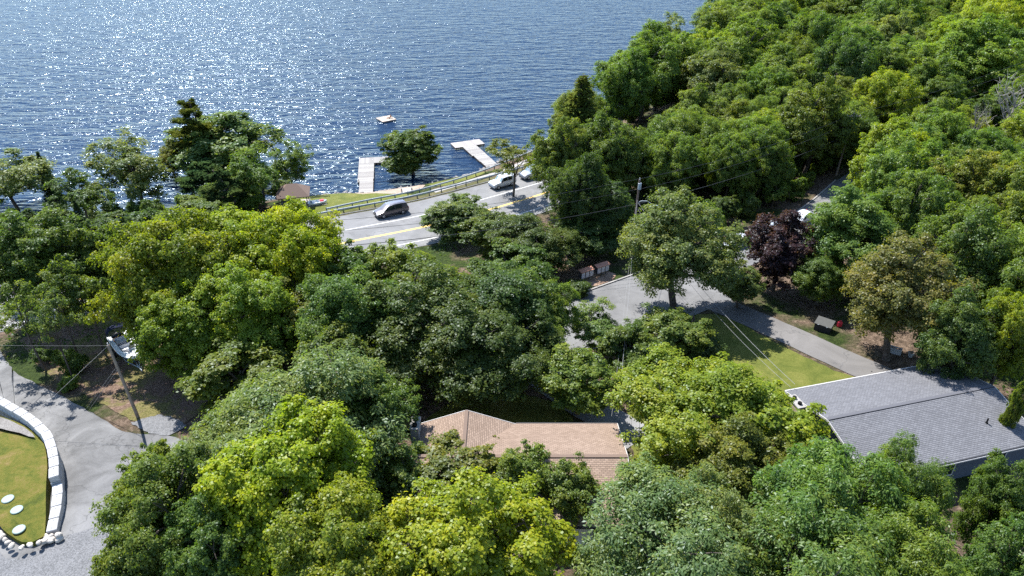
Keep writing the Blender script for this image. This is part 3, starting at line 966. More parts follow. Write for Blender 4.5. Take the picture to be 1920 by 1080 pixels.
# vent pipe on the near slope, brick chimney on the left gable
vp = gp(12.0, GW / 2 + 2.75, gzr - 2.75 / (GW / 2) * 1.25)
m_ = MB(); m_.tube([(vp[0], vp[1], vp[2] - .1), (vp[0], vp[1], vp[2] + .42)], [.06, .06], 10); m_.tube([(vp[0], vp[1], vp[2] - .05), (vp[0], vp[1], vp[2] + .05)], [.16, .08], 10); m_.build('vent_pipe', M['soot'], gh)
c_ = gp(-.35, 1.9, 8.3)
m_ = MB(); m_.box(c_, (.7, 1.5, 4.6), _ga, .03); ch = m_.build('chimney', M['brick'], gh)
m_ = MB(); m_.box((c_[0], c_[1], c_[2] + 2.33), (.8, 1.6, .1), _ga, .02); m_.build('chimney_cap', M['concrete'], ch)
for q in (-.35, .35):
    d_ = gp(-.35, 1.9 + q, 10.67)
    m_ = MB(); m_.tube([(d_[0], d_[1], d_[2]), (d_[0], d_[1], d_[2] + .18)], .16, 10); m_.build('flue', M['soot'], ch)

# ---------------------------------------------------------------- trees: crown and trunk meshes of each kind
def unit(a):
    return a / np.maximum(np.linalg.norm(a, axis=-1, keepdims=True), 1e-9)

def leaves_mesh(name, c, n, t, ln, wd, fold, lrand, crand):
    """folded leaf quads: c centres, n normals, t midrib directions"""
    n = unit(n)
    t = unit(t - n * np.sum(t * n, 1, keepdims=True))
    b = np.cross(n, t)
    ln = ln[:, None]; wd = wd[:, None]
    v = np.empty((len(c), 4, 3), dtype=np.float32)
    v[:, 0] = c - t * ln * .5
    v[:, 1] = c + b * wd * .5 + n * wd * fold + t * ln * .06
    v[:, 2] = c + t * ln * .5 - n * ln * .12
    v[:, 3] = c - b * wd * .5 + n * wd * fold + t * ln * .06
    k = len(c)
    return mesh_np(name, v.reshape(-1, 3), np.arange(4 * k), np.full(k, 4), {'leaf_rand': lrand, 'clump_rand': crand})

def limb(mb, a, b, r0, r1, rng, n=5, bend=.12, seg=3):
    a = np.array(a); b = np.array(b)
    L = np.linalg.norm(b - a)
    pts, rr = [], []
    off = rng.normal(0, bend * L, 3) * np.array([1, 1, .4])
    for i in range(seg + 1):
        s = i / seg
        pts.append(tuple(a + (b - a) * s + off * math.sin(math.pi * s) + np.array([0, 0, .08 * L * math.sin(math.pi * s)])))
        rr.append(r0 + (r1 - r0) * s)
    mb.tube(pts, rr, n)
    return pts

def broadleaf(name, seed, R, H, Hh, nlobe, nclump, nleaf, leaf, wfrac=.72, droop=.35, lobe_r=.46, clump_r=.17, gap=.0, trunk_r=None, stray=.05):
    """crown of lobes, each lobe of leaf clumps, each clump of leaves; origin at the foot of the trunk"""
    rng = np.random.default_rng(seed)
    cz = H - Hh
    # lobes fill an uneven ellipsoid
    lobes = []
    k = 0
    ax3 = np.array([R, R, Hh])
    while len(lobes) < nlobe and k < 6000:
        k += 1
        d = rng.normal(size=3); d /= np.linalg.norm(d)
        if d[2] < -.8: continue
        rad = rng.uniform(.34, .95) * (1.0 if d[2] > -.2 else .85) if len(lobes) > 0 else .1
        p = d * rad * ax3
        if all(np.linalg.norm((p - q[0]) / ax3) > .30 for q in lobes):
            lobes.append((p, lobe_r * rng.uniform(.6, 1.2) * (1.25 - .5 * rad)))
    L = np.array([l[0] for l in lobes]); LR = np.array([l[1] for l in lobes])
    # tufts on lobe surfaces, some inside
    pr = LR ** 2; pr /= pr.sum()
    li = rng.choice(len(L), nclump, p=pr)
    d = unit(rng.normal(size=(nclump, 3)) + np.array([0, 0, .25]))
    rr = rng.uniform(.1, 1.0, nclump) ** .33
    rr *= rng.uniform(.78, 1.28, nclump)
    cc = L[li] + d * (LR[li] * rr)[:, None] * ax3
    cr = clump_r * R * rng.uniform(.55, 1.45, nclump)
    out = unit(cc / ax3 + d * .6)
    # leaves
    per = nleaf // nclump
    ci = np.repeat(np.arange(nclump), per)
    m = len(ci)
    ld = unit(rng.normal(size=(m, 3)) + np.array([0, 0, .75]) + out[ci] * .45)
    lr = rng.uniform(0, 1, m) ** .36
    far = rng.uniform(0, 1, m) < stray
    lr = np.where(far, lr * 1.5, lr)
    c = cc[ci] + ld * (lr * cr[ci])[:, None] * np.array([1.12, 1.12, .72])
    n = ld * .55 + np.array([0, 0, .62]) + out[ci] * .25 + rng.normal(0, .42, (m, 3))
    t = unit(ld * np.array([1, 1, .3]) + rng.normal(0, .5, (m, 3)) - np.array([0, 0, droop]))
    ln = leaf * rng.uniform(.65, 1.3, m)
    # fit the crown to its nominal radius and height
    f = np.array([R / np.percentile(np.hypot(c[:, 0], c[:, 1]), 97)] * 2 + [Hh / np.percentile(c[:, 2], 99.3)])
    c *= f; cc = cc * f; L = L * f
    low = c[:, 2] < -Hh
    c[low, 2] = -Hh + rng.uniform(0, .5, low.sum())
    c[:, 2] += cz
    lrand = rng.uniform(0, 1, m)
    lob = rng.uniform(0, 1, len(L))
    crand = (.5 * lob[li] + .5 * rng.uniform(0, 1, nclump))[ci]
    crown = leaves_mesh(name + '_crown', c, n, t, ln, ln * wfrac * rng.uniform(.8, 1.2, m), .16, lrand, crand)
    # trunk with limbs to lobes and twigs to clumps
    mb = MB()
    tr = trunk_r or .028 * H
    lean = rng.normal(0, .03 * H, 2)
    top = (lean[0], lean[1], cz + .25 * Hh)
    tp = limb(mb, (0, 0, -.3), top, tr, tr * .35, rng, 8, .03, 5)
    for i in range(len(L)):
        s = rng.uniform(.45, .95)
        a = np.array(tp[int(s * (len(tp) - 1))])
        e = L[i] + np.array([0, 0, cz])
        lp = limb(mb, a, e, tr * .42, tr * .12, rng, 5, .1, 3)
        idx = np.where(li == i)[0][:7]
        for j in idx:
            limb(mb, lp[2] if j % 2 else lp[3], cc[j] + np.array([0, 0, cz]), tr * .13, tr * .04, rng, 3, .1, 2)
    trunk = bpy.data.meshes.new(name + '_trunk')
    trunk.from_pydata(mb.v, [], mb.f); trunk.update()
    return dict(crown=crown, trunk=trunk, R=R, H=H, Hh=Hh)

def conifer(name, seed, R, H, nleaf, base=.06, pine=False, leaf=.34):
    rng = np.random.default_rng(seed)
    mb = MB()
    tr = .02 * H
    lean = rng.normal(0, .05 * H if pine else .01 * H, 2)
    if pine: lean[0] = abs(lean[0]) + .06 * H
    def stem(z):
        s = z / H
        return np.array([lean[0] * s * s, lean[1] * s * s, z])
    mb.tube([tuple(stem(z)) for z in np.linspace(-.3, H * .97, 9)], list(np.linspace(tr, tr * .12, 9)), 7)
    C, Nn, T, Ln, CR = [], [], [], [], []
    if pine:
        tiers = []
        for z in np.linspace(H * .42, H * .98, 17):
            for k in range(rng.integers(2, 4)):
                tiers.append((z + rng.uniform(-.3, .3), rng.uniform(0, 2 * math.pi), R * rng.uniform(.35, 1.0) * (1.08 - (z / H - .42) / .62 * .72)))
        rise = .12
    else:
        tiers = []
        z = H * base
        while z < H * .985:
            rad = R * (1 - (z - H * base) / (H * (1 - base))) ** .85 + .12
            for k in range(int(6 + 5 * rad / R)):
                tiers.append((z + rng.uniform(-.18, .18), rng.uniform(0, 2 * math.pi), rad * rng.uniform(.68, 1.14)))
            z += H * .034 * (1.15 - .45 * z / H)
        rise = -.22
    tot = sum(t[2] for t in tiers)
    for (z, az, rad) in tiers:
        d = np.array([math.cos(az), math.sin(az), 0.0])
        if pine and lean[0] > 0: rad *= 1 + .35 * d[0]
        tip = stem(z) + d * rad + np.array([0, 0, rise * rad])
        a = stem(z)
        mb.tube([tuple(a), tuple((a + tip) / 2 + np.array([0, 0, .04 * rad])), tuple(tip)], [tr * .22, tr * .14, tr * .05], 3)
        m = max(6, int(nleaf * rad / tot))
        s = rng.uniform(.3 if pine else .08, 1.05, m) ** (.6 if pine else .75)
        side = np.cross(d, [0, 0, 1])
        spread = (.34 if pine else .26) * rad + .15
        lat = rng.normal(0, 1, m) * spread * (1.1 - .6 * s) * .75
        c = a + (tip - a) * s[:, None] + side * lat[:, None] + np.array([0, 0, 1]) * rng.normal(.06 if pine else -.04, .13 if pine else .09, m)[:, None]
        t = d * .8 + side * np.sign(lat)[:, None] * .7 + rng.normal(0, .3, (m, 3)) + np.array([0, 0, .35 if pine else -.15])
        nn = np.array([0, 0, 1.0]) + rng.normal(0, .45, (m, 3))
        C.append(c); Nn.append(nn); T.append(t)
        Ln.append(leaf * rng.uniform(.6, 1.25, m)); CR.append(np.full(m, rng.uniform(0, 1)))
    C = np.concatenate(C); Nn = np.concatenate(Nn); T = np.concatenate(T); Ln = np.concatenate(Ln); CR = np.concatenate(CR)
    crown = leaves_mesh(name + '_crown', C, Nn, T, Ln, Ln * .30, .2, rng.uniform(0, 1, len(C)), CR)
    trunk = bpy.data.meshes.new(name + '_trunk'); trunk.from_pydata(mb.v, [], mb.f); trunk.update()
    return dict(crown=crown, trunk=trunk, R=R, H=H, Hh=H * .48)

def bare(name, seed, R, H):
    """leafless grey tree: trunk mesh plus a crown of twigs"""
    rng = np.random.default_rng(seed)
    mb, tw = MB(), MB()
    tp = limb(mb, (0, 0, -.3), (rng.normal(0, .3), rng.normal(0, .3), H * .8), .15, .04, rng, 6, .04, 6)
    for i in range(26):
        a = np.array(tp[rng.integers(2, 7)])
        az = rng.uniform(0, 6.28)
        e = a + np.array([math.cos(az) * R * rng.uniform(.3, 1), math.sin(az) * R * rng.uniform(.3, 1), rng.uniform(.15, .38) * H])
        lp = limb(tw, a, e, .06, .02, rng, 4, .08, 3)
        for k in range(9):
            q = np.array(lp[rng.integers(1, 4)])
            limb(tw, q, q + rng.normal(0, .5, 3) + np.array([0, 0, .7]), .022, .01, rng, 3, .08, 2)
    out = []
    for nm, m_ in (('_trunk', mb), ('_crown', tw)):
        me = bpy.data.meshes.new(name + nm); me.from_pydata(m_.v, [], m_.f); me.update(); out.append(me)
    return dict(crown=out[1], trunk=out[0], R=R, H=H, Hh=H * .4)

KIND = {}
for i in range(5):
    KIND['big%d' % i] = broadleaf('big%d' % i, 11 + i, 5.5, 13.0, 5.6, 34, 1050, 84000, .205, lobe_r=.32, clump_r=.10, stray=.07)
for i in range(3):
    KIND['maple%d' % i] = broadleaf('maple%d' % i, 31 + i, 5.5, 12.5, 5.5, 38, 950, 98000, .20, .85, .25, .30, .10, stray=.06)
KIND['grand0'] = broadleaf('grand0', 41, 8.5, 14.0, 6.0, 56, 1500, 125000, .25, .8, .25, .25, .078, stray=.06)
for i in range(2):
    KIND['weep%d' % i] = broadleaf('weep%d' % i, 51 + i, 5.5, 12.0, 5.3, 24, 950, 88000, .25, .38, .9, .38, .11, stray=.09)
for i in range(3):
    KIND['med%d' % i] = broadleaf('med%d' % i, 71 + i, 3.2, 8.0, 3.6, 24, 430, 36000, .205, lobe_r=.34, clump_r=.12, stray=.08)
for i in range(3):
    KIND['airy%d' % i] = broadleaf('airy%d' % i, 91 + i, 3.6, 10.5, 4.0, 14, 190, 15000, .22, .66, .4, .34, .12, stray=.12, trunk_r=.17)
for i in range(2):
    KIND['sparse%d' % i] = broadleaf('sparse%d' % i, 103 + i, 3.4, 10.5, 3.4, 10, 75, 5600, .21, .66, .4, .32, .12, stray=.2, trunk_r=.13)
for i in range(2):
    KIND['shrub%d' % i] = broadleaf('shrub%d' % i, 111 + i, 1.7, 2.7, 1.35, 10, 110, 9000, .16, lobe_r=.42, clump_r=.2)
for i in range(2):
    KIND['spruce%d' % i] = conifer('spruce%d' % i, 131 + i, 2.4, 10.0, 17000)
KIND['pine0'] = conifer('pine0', 143, 3.4, 14.0, 15000, pine=True, leaf=.42)
KIND['pine1'] = conifer('pine1', 151, 2.2, 8.0, 9000, pine=True, leaf=.36)
KIND['bare0'] = bare('bare0', 161, 2.6, 8.5)

LEAFCOL = {
    'lime': (.215, .258, .014), 'yellow': (.165, .208, .018), 'fresh': (.118, .162, .026), 'mid': (.098, .142, .026),
    'deep': (.074, .110, .024), 'silver': (.130, .168, .048), 'olive': (.125, .145, .022), 'rust': (.140, .135, .042),
    'purple': (.050, .026, .028), 'spruce': (.036, .064, .020), 'pine': (.066, .088, .018), 'teal': (.104, .158, .034),
    'grey': (.30, .27, .25),
}
for _k, _v in KIND.items():
    _c = 'needle' if _k[:3] in ('spr', 'pin') else 'gloss_leaf' if _k[:3] in ('wee',) else 'pale_bark' if _k[:3] == 'bar' else 'leaf'
    _v['crown'].materials.append(M[_c])
    _v['trunk'].materials.append(M['pale_bark' if _k[:3] == 'bar' else 'bark'])

_rt = random.Random(5)
def plant(name, kind, x, y, R, H, rot, colname, label, cat, group=None, jitter=.10, z=None, lift=1.0):
    k = KIND[kind]
    t = thing(name, label, cat, (x, y, (gz(x, y) if z is None else z) - .05), rot, group)
    s = R / k['R']
    t.scale = (s, s, H / k['H'])
    c = LEAFCOL[colname]
    q = lift * (1 + _rt.uniform(-jitter, jitter))
    tint = (c[0] * q * (1 + _rt.uniform(-jitter, jitter)), c[1] * q, c[2] * q * (1 + _rt.uniform(-jitter, jitter)), 1.0)
    tr = obj('trunk', k['trunk'], None, t)
    cr = obj('crown', k['crown'], None, t)
    cr.color = tint
    return t

# name, kind, x, y, crown radius, height, turn, leaf colour, label
TREES = [
    ('shore_tree', 'airy0', -77.27, 102.24, 6.62, 10, 0.0, 'silver', 'pale airy shore tree at the left edge against the lake'),
    ('spruce_tree', 'spruce0', -73.89, 105.86, 1.7, 10, 2.4, 'spruce', 'small dark spruce among the shore trees left of the umbrella-shaped tree'),
    ('shore_tree', 'airy1', -59.2, 89.59, 4.16, 9, 4.8, 'mid', 'mid green shore tree just right of the small dark spruce'),
    ('shore_tree', 'airy2', -58.36, 102.44, 6.88, 11.5, 0.91, 'silver', 'umbrella-crowned pale green tree on bare trunks against the glitter'),
    ('shore_shrub', 'med1', -53.11, 84.23, 3.37, 5, 3.31, 'deep', 'dark bush on the bank under the umbrella-crowned tree'),
    ('shore_shrub', 'shrub0', -52.14, 89.54, 2.86, 3, 5.71, 'deep', 'low dark shrub on the bank right of the umbrella-crowned tree trunks'),
    ('shore_tree', 'airy1', -58.12, 115.26, 3.39, 9, 1.83, 'olive', 'thin brownish sparse tree left of the tall pine'),
    ('pine_tree', 'pine0', -52.41, 117.03, 5.24, 16, 4.23, 'pine', 'tall dark wind-bent pine rising above the lakeside trees'),
    ('shore_tree', 'med2', -49.21, 115.98, 8.92, 12, 0.34, 'silver', 'round-crowned pale green shore tree right of the tall pine'),
    ('shore_tree', 'airy0', -37.65, 98.81, 4.19, 9, 2.74, 'mid', 'narrow green tree between the round shore tree and the gazebo side'),
    ('shore_tree', 'airy2', -36.39, 107.72, 3.88, 9, 5.14, 'teal', 'small upright shore tree overhanging the brown gazebo roof'),
    ('pine_bush', 'pine1', -50.97, 104.74, 4.05, 7, 1.26, 'spruce', 'dark bushy young pine below the tall pine, left one'),
    ('pine_bush', 'pine1', -40.08, 95.15, 3.99, 7.5, 3.66, 'spruce', 'dark bushy young pine left of the gazebo, below the round shore tree'),
    ('shore_shrub', 'med0', -43.33, 89.39, 4.46, 5, 6.05, 'mid', 'green thicket on the bank below the two young pines'),
    ('shore_shrub', 'shrub1', -39.44, 97.29, 3.52, 3, 2.17, 'fresh', 'low green shrub on the bank left of the gazebo'),
    ('broadleaf_tree', 'big0', -50.12, 66.39, 6.33, 13, 4.57, 'mid', 'large mid green tree at the left edge behind the young pines'),
    ('broadleaf_tree', 'med1', -44.52, 67.73, 3.27, 11, 0.69, 'mid', 'medium green tree between the left edge tree and the yellow maple'),
    ('broadleaf_tree', 'med2', -58.39, 73.9, 3.09, 11, 3.08, 'teal', 'dark green tree at the far left edge above the driveway'),
    ('spruce_tree', 'spruce1', -55.73, 83.21, 1.56, 8, 5.48, 'spruce', 'dark spruce below the shore trees at left'),
    ('maple_tree', 'grand0', -32.32, 59.61, 6.94, 14, 1.6, 'yellow', 'broad yellow-green maple left of the road, leftmost of its pair'),
    ('maple_tree', 'grand0', -22.91, 64.03, 6.43, 13, 4.0, 'lime', 'bright yellow-green maple just left of the grey van'),
    ('maple_tree', 'maple2', -28.57, 63.52, 6.39, 12.5, 0.11, 'yellow', 'yellow-green maple crown between its two larger neighbours left of the road'),
    ('maple_tree', 'maple2', -29.78, 53.86, 4.47, 9.5, 2.51, 'yellow', 'lower yellow-green maple leaning over the boat on its trailer'),
    ('broadleaf_tree', 'big2', -24.67, 53.69, 5.01, 11, 4.91, 'yellow', 'green tree in front of the two yellow-green maples'),
    ('young_pine', 'sparse1', -45.56, 55.5, 3.08, 10, 1.03, 'mid', 'thin young tree with leaning trunk at the left edge by the driveway'),
    ('young_pine', 'sparse0', -41.99, 53.87, 2.35, 9.5, 3.43, 'silver', 'thin pale young tree beside the driveway bend'),
    ('young_pine', 'airy1', -41.83, 59.08, 2.89, 11, 5.83, 'mid', 'leaning thin-trunked tree above the parked boat'),
    ('young_tree', 'sparse1', -43.76, 57.91, 3.14, 10, 1.94, 'olive', 'sparse olive tree behind the thin young trees by the driveway'),
    ('driveway_shrub', 'shrub0', -42.77, 55.05, 1.53, 2.6, 4.34, 'mid', 'round green shrub on the soil bank left of the wooden pole, larger one'),
    ('driveway_shrub', 'shrub1', -46.27, 56.82, 1.22, 1.8, 0.46, 'deep', 'small dark shrub on the soil bank at the driveway bend'),
    ('driveway_shrub', 'shrub1', -41.41, 52.51, 1.06, 1.3, 2.86, 'fresh', 'small light green shrub at the foot of the soil bank'),
    ('broadleaf_tree', 'med0', -16.28, 63.03, 3.78, 9, 5.26, 'mid', 'green tree at the lower left corner of the visible road'),
    ('broadleaf_tree', 'med1', -12.55, 64.57, 3.99, 9, 1.37, 'fresh', 'fresh green tree below the road by the yellow line end'),
    ('broadleaf_tree', 'big1', -8.25, 54.93, 6.12, 11, 3.77, 'mid', 'large green tree below the lake road, left of centre'),
    ('broadleaf_tree', 'big3', -1.53, 56.23, 6.09, 10, 6.17, 'deep', 'large dark green tree below the grey-green roadside bush'),
    ('broadleaf_tree', 'big0', 2.24, 55.34, 3.82, 9, 2.29, 'fresh', 'fresh green tree beside the side road junction'),
    ('broadleaf_tree', 'big2', -5.07, 49.69, 6.21, 9.5, 4.68, 'deep', 'large dark green tree behind the brown-roofed house'),
    ('broadleaf_tree', 'big1', -0.02, 49.52, 4.79, 8, 0.8, 'deep', 'dark green tree over the shaded driveway of the brown-roofed house'),
    ('olive_tree', 'med2', -21.15, 57.11, 4.42, 8.5, 3.2, 'olive', 'olive-grey sparse tree with a pale bent trunk in the clearing'),
    ('broadleaf_tree', 'big3', -14.65, 53.98, 4.81, 11, 5.6, 'mid', 'green tree right of the olive-grey tree'),
    ('broadleaf_tree', 'med0', -23.9, 48.19, 4.42, 6.5, 1.72, 'fresh', 'fresh green small tree in front of the yellow-green maples'),
    ('broadleaf_tree', 'med1', -14.36, 47.16, 3.5, 8, 4.11, 'mid', 'small green tree above the grey-green willow-like tree'),
    ('willow_tree', 'weep0', -13.86, 37.05, 6.23, 11, 0.23, 'silver', 'wide grey-green tree with fine drooping leaves left of the brown-roofed house'),
    ('willow_tree', 'weep1', -18.56, 35.51, 4.62, 10, 2.63, 'silver', 'grey-green fine-leaved tree above the lower left driveway'),
    ('broadleaf_tree', 'big0', -11.01, 40.29, 3.67, 9, 5.03, 'mid', 'green tree between the grey-green tree and the brown-roofed house'),
    ('broadleaf_tree', 'med2', -7.63, 35.58, 2.74, 5.5, 1.14, 'teal', 'blue-green small tree beside the chimney of the brown-roofed house'),
    ('maple_tree', 'maple1', -13.14, 30.48, 5.36, 12, 3.54, 'lime', 'brightest yellow-green maple at lower left of centre'),
    ('maple_tree', 'maple2', -9.54, 25.27, 4.12, 11, 5.94, 'yellow', 'yellow-green maple at the bottom edge, left one of the pair'),
    ('maple_tree', 'maple0', -2.3, 25.37, 5.44, 11, 2.06, 'lime', 'broad yellow-green maple at the bottom edge below the brown-roofed house'),
    ('maple_tree', 'maple1', -5.66, 24.66, 3.18, 9, 4.46, 'yellow', 'yellow-green maple at the bottom edge between its two larger neighbours'),
    ('broadleaf_tree', 'big1', -20.34, 29.39, 3.98, 10, 0.57, 'fresh', 'olive-green tree spreading over the parked car beside the driveway'),
    ('broadleaf_tree', 'med1', -23.56, 33.56, 2.1, 8, 2.97, 'fresh', 'green tree at the edge of the driveway below the pole shadow'),
    ('broadleaf_tree', 'med0', -21.63, 26.99, 2.2, 7, 5.37, 'fresh', 'green tree at the bottom edge beside the gravel'),
    ('broadleaf_tree', 'big2', -16.91, 27.62, 3.3, 9, 1.49, 'mid', 'dark green tree at the bottom edge left of the maples'),
    ('round_shrub', 'med0', -3.58, 35.86, 3.65, 5, 3.89, 'olive', 'dense round olive-green shrub in front of the brown roof'),
    ('broadleaf_tree', 'med1', 0.83, 35.44, 2.12, 6, 0.0, 'fresh', 'small green tree covering the near slope of the brown roof, left one'),
    ('broadleaf_tree', 'med2', 3.91, 34.36, 2.27, 5.5, 2.4, 'fresh', 'small green tree covering the near eave of the brown roof'),
    ('broadleaf_tree', 'med0', -0.47, 35.43, 2.19, 4.5, 4.8, 'olive', 'small olive tree between the round shrub and the brown roof'),
    ('broadleaf_tree', 'big3', 12.99, 39.88, 5.74, 9, 0.92, 'yellow', 'big yellowish-green tree between the two houses'),
    ('broadleaf_tree', 'med2', 18.04, 39.27, 4.14, 8, 3.31, 'yellow', 'yellow-olive tree touching the left gable of the grey roof'),
    ('broadleaf_tree', 'med0', 12.44, 43.3, 2.46, 5, 5.71, 'fresh', 'green small tree at the edge of the little lawn by the brown roof'),
    ('broadleaf_tree', 'big0', 15.33, 34.39, 4.17, 8, 1.83, 'olive', 'dark olive tree in the hollow between the two houses'),
    ('willow_tree', 'weep0', 8.99, 26.08, 5.4, 10, 4.23, 'silver', 'silvery fine-leaved tree at the bottom edge right of the brown roof'),
    ('willow_tree', 'weep1', 12.33, 28.0, 3.33, 9.5, 0.34, 'silver', 'silvery fine-leaved tree below the yellowish tree between the houses'),
    ('broadleaf_tree', 'med1', 12.93, 25.5, 2.83, 8.5, 2.74, 'fresh', 'yellow-green tree at the bottom edge between the silvery and blue-green trees'),
    ('broadleaf_tree', 'weep1', 17.97, 27.24, 4.48, 11, 5.14, 'teal', 'blue-green glossy tree in front of the grey roof, left one'),
    ('broadleaf_tree', 'weep0', 23.69, 30.52, 2.37, 10, 1.26, 'teal', 'blue-green glossy tree in front of the grey roof near its eave'),
    ('broadleaf_tree', 'weep0', 15.78, 23.39, 4.83, 11, 3.66, 'teal', 'blue-green glossy tree at the bottom edge'),
    ('broadleaf_tree', 'weep1', 21.81, 23.96, 3.65, 10, 6.06, 'fresh', 'green glossy tree at the bottom edge towards the right corner'),
    ('broadleaf_tree', 'big1', 30.1, 30.53, 2.18, 9, 2.17, 'mid', 'green tree in the lower right corner below the grey roof'),
    ('broadleaf_tree', 'big2', 27.42, 25.1, 2.54, 9, 4.57, 'teal', 'blue-green tree in the very lower right corner'),
    ('broadleaf_tree', 'big3', 41.23, 48.27, 2.52, 11, 0.69, 'yellow', 'yellow-green tree at the right edge beyond the grey roof'),
    ('broadleaf_tree', 'med0', 37.46, 40.75, 0.68, 7, 3.09, 'fresh', 'green tree squeezed between the grey roof and the right edge'),
    ('broadleaf_tree', 'big0', 45.3, 53.41, 3.65, 13, 5.49, 'fresh', 'green tree at the right edge above the yellow-green one'),
    ('locust_tree', 'big1', 17.56, 64.52, 6.2, 13, 1.6, 'silver', 'tall single grey-green tree with dark trunk standing at the junction'),
    ('locust_tree', 'med1', 24.21, 64.6, 2.35, 5, 4.0, 'silver', 'grey-green tree right of the junction tree, by the driveway mouth'),
    ('plum_tree', 'med2', 29.28, 68.26, 3.77, 9, 0.12, 'purple', 'dark purple-leaved tree beside the parked white cars'),
    ('small_tree', 'airy0', 8.63, 56.78, 3.25, 4.5, 2.52, 'teal', 'small dark feathery tree on the verge before the side road'),
    ('verge_shrub', 'med1', 5.57, 46.61, 3.39, 6, 4.92, 'fresh', 'light green bushy tree beside the shaded driveway'),
    ('verge_shrub', 'med0', 10.23, 52.23, 2.79, 5.5, 1.03, 'mid', 'upright green bush under the twisted service cable'),
    ('verge_shrub', 'med2', 15.0, 55.3, 3.56, 5, 3.43, 'mid', 'green bushy tree at the foot of the junction tree'),
    ('verge_shrub', 'med0', 12.26, 49.91, 2.03, 3.8, 5.83, 'deep', 'dark green bush behind the little lawn'),
    ('verge_shrub', 'shrub0', 18.11, 55.79, 2.55, 2.8, 1.94, 'deep', 'low dark shrub under the service cables to the grey house'),
    ('shore_tree', 'med0', -17.22, 116.84, 5.44, 8.5, 4.34, 'mid', 'lone rounded tree on the shore between the two docks'),
    ('roadside_bush', 'med1', -7.25, 87.69, 4.45, 6, 0.46, 'silver', 'grey-green bush beside the lake road, nearest the yellow line'),
    ('roadside_bush', 'med2', -1.72, 80.81, 4.35, 6, 2.86, 'mid', 'green bush right of the grey-green roadside bush'),
    ('roadside_tree', 'sparse0', 0.18, 102.13, 5.15, 9, 5.26, 'olive', 'thin sparse tree with bent trunk in front of the parked jeeps'),
    ('roadside_bush', 'big2', 2.38, 75.6, 5.55, 7, 1.37, 'deep', 'dark green leafy tree above the mailboxes, left one'),
    ('roadside_bush', 'med1', 9.37, 78.73, 4.09, 5.5, 3.77, 'deep', 'dark green leafy tree directly above the mailboxes'),
    ('roadside_bush', 'med0', 0.44, 70.95, 4.2, 6, 6.17, 'mid', 'green bush below the roadside bushes'),
    ('roadside_bush', 'shrub1', 7.36, 69.44, 1.93, 1.8, 2.29, 'deep', 'low dark shrub left of the mailbox pad'),
    ('broadleaf_tree', 'big0', 7.18, 96.24, 4.48, 14, 4.69, 'fresh', 'fresh green tree at the wood edge above the parked vehicles'),
    ('broadleaf_tree', 'big3', 7.84, 81.96, 4.04, 13, 0.8, 'deep', 'dark green tree at the wood edge right of the lake road'),
    ('spruce_tree', 'spruce0', 11.19, 113.66, 6.29, 16, 3.2, 'pine', 'dark pointed spruce at the corner of the wood by the lake'),
    ('broadleaf_tree', 'big1', 10.98, 83.17, 4.47, 9, 5.6, 'deep', 'dark green tree left of the street lamp pole'),
    ('broadleaf_tree', 'big2', 13.38, 96.76, 5.54, 14, 1.72, 'mid', 'green tree at the wood edge behind the street lamp pole'),
    ('broadleaf_tree', 'airy2', 36.7, 185.46, 7.0, 16, 4.12, 'silver', 'pale feathery tall tree standing out of the wood against the lake'),
    ('broadleaf_tree', 'big2', 40.03, 139.14, 7.54, 14, 0.23, 'silver', 'silvery-leaved tree in the wood near the lake shore'),
    ('broadleaf_tree', 'big0', 36.67, 68.64, 5.78, 11, 2.63, 'teal', 'blue-green tree right of the purple-leaved tree'),
    ('broadleaf_tree', 'big3', 32.63, 64.49, 3.25, 6, 5.03, 'mid', 'green tree behind the dark storage bin'),
    ('broadleaf_tree', 'big1', 35.13, 53.62, 5.2, 12, 1.15, 'rust', 'brownish-green tree beside the driveway of the grey house'),
    ('broadleaf_tree', 'big2', 42.07, 58.49, 4.49, 13, 3.54, 'mid', 'dark green tree behind the brownish one'),
    ('broadleaf_tree', 'maple1', 49.19, 88.21, 4.52, 13, 5.94, 'yellow', 'yellow-green tree in front of the leaning pole by the street'),
    ('broadleaf_tree', 'big0', 36.73, 47.95, 3.3, 10, 2.06, 'deep', 'shaded dark green tree above the far corner of the grey roof'),
    ('dead_tree', 'bare0', 74.01, 104.71, 3.4, 12, 4.46, 'grey', 'leafless grey tree at the right edge above the wood'),
    ('dead_tree', 'bare0', 69.52, 103.87, 1.45, 9, 0.57, 'grey', 'small leafless grey tree left of the larger leafless one'),
]
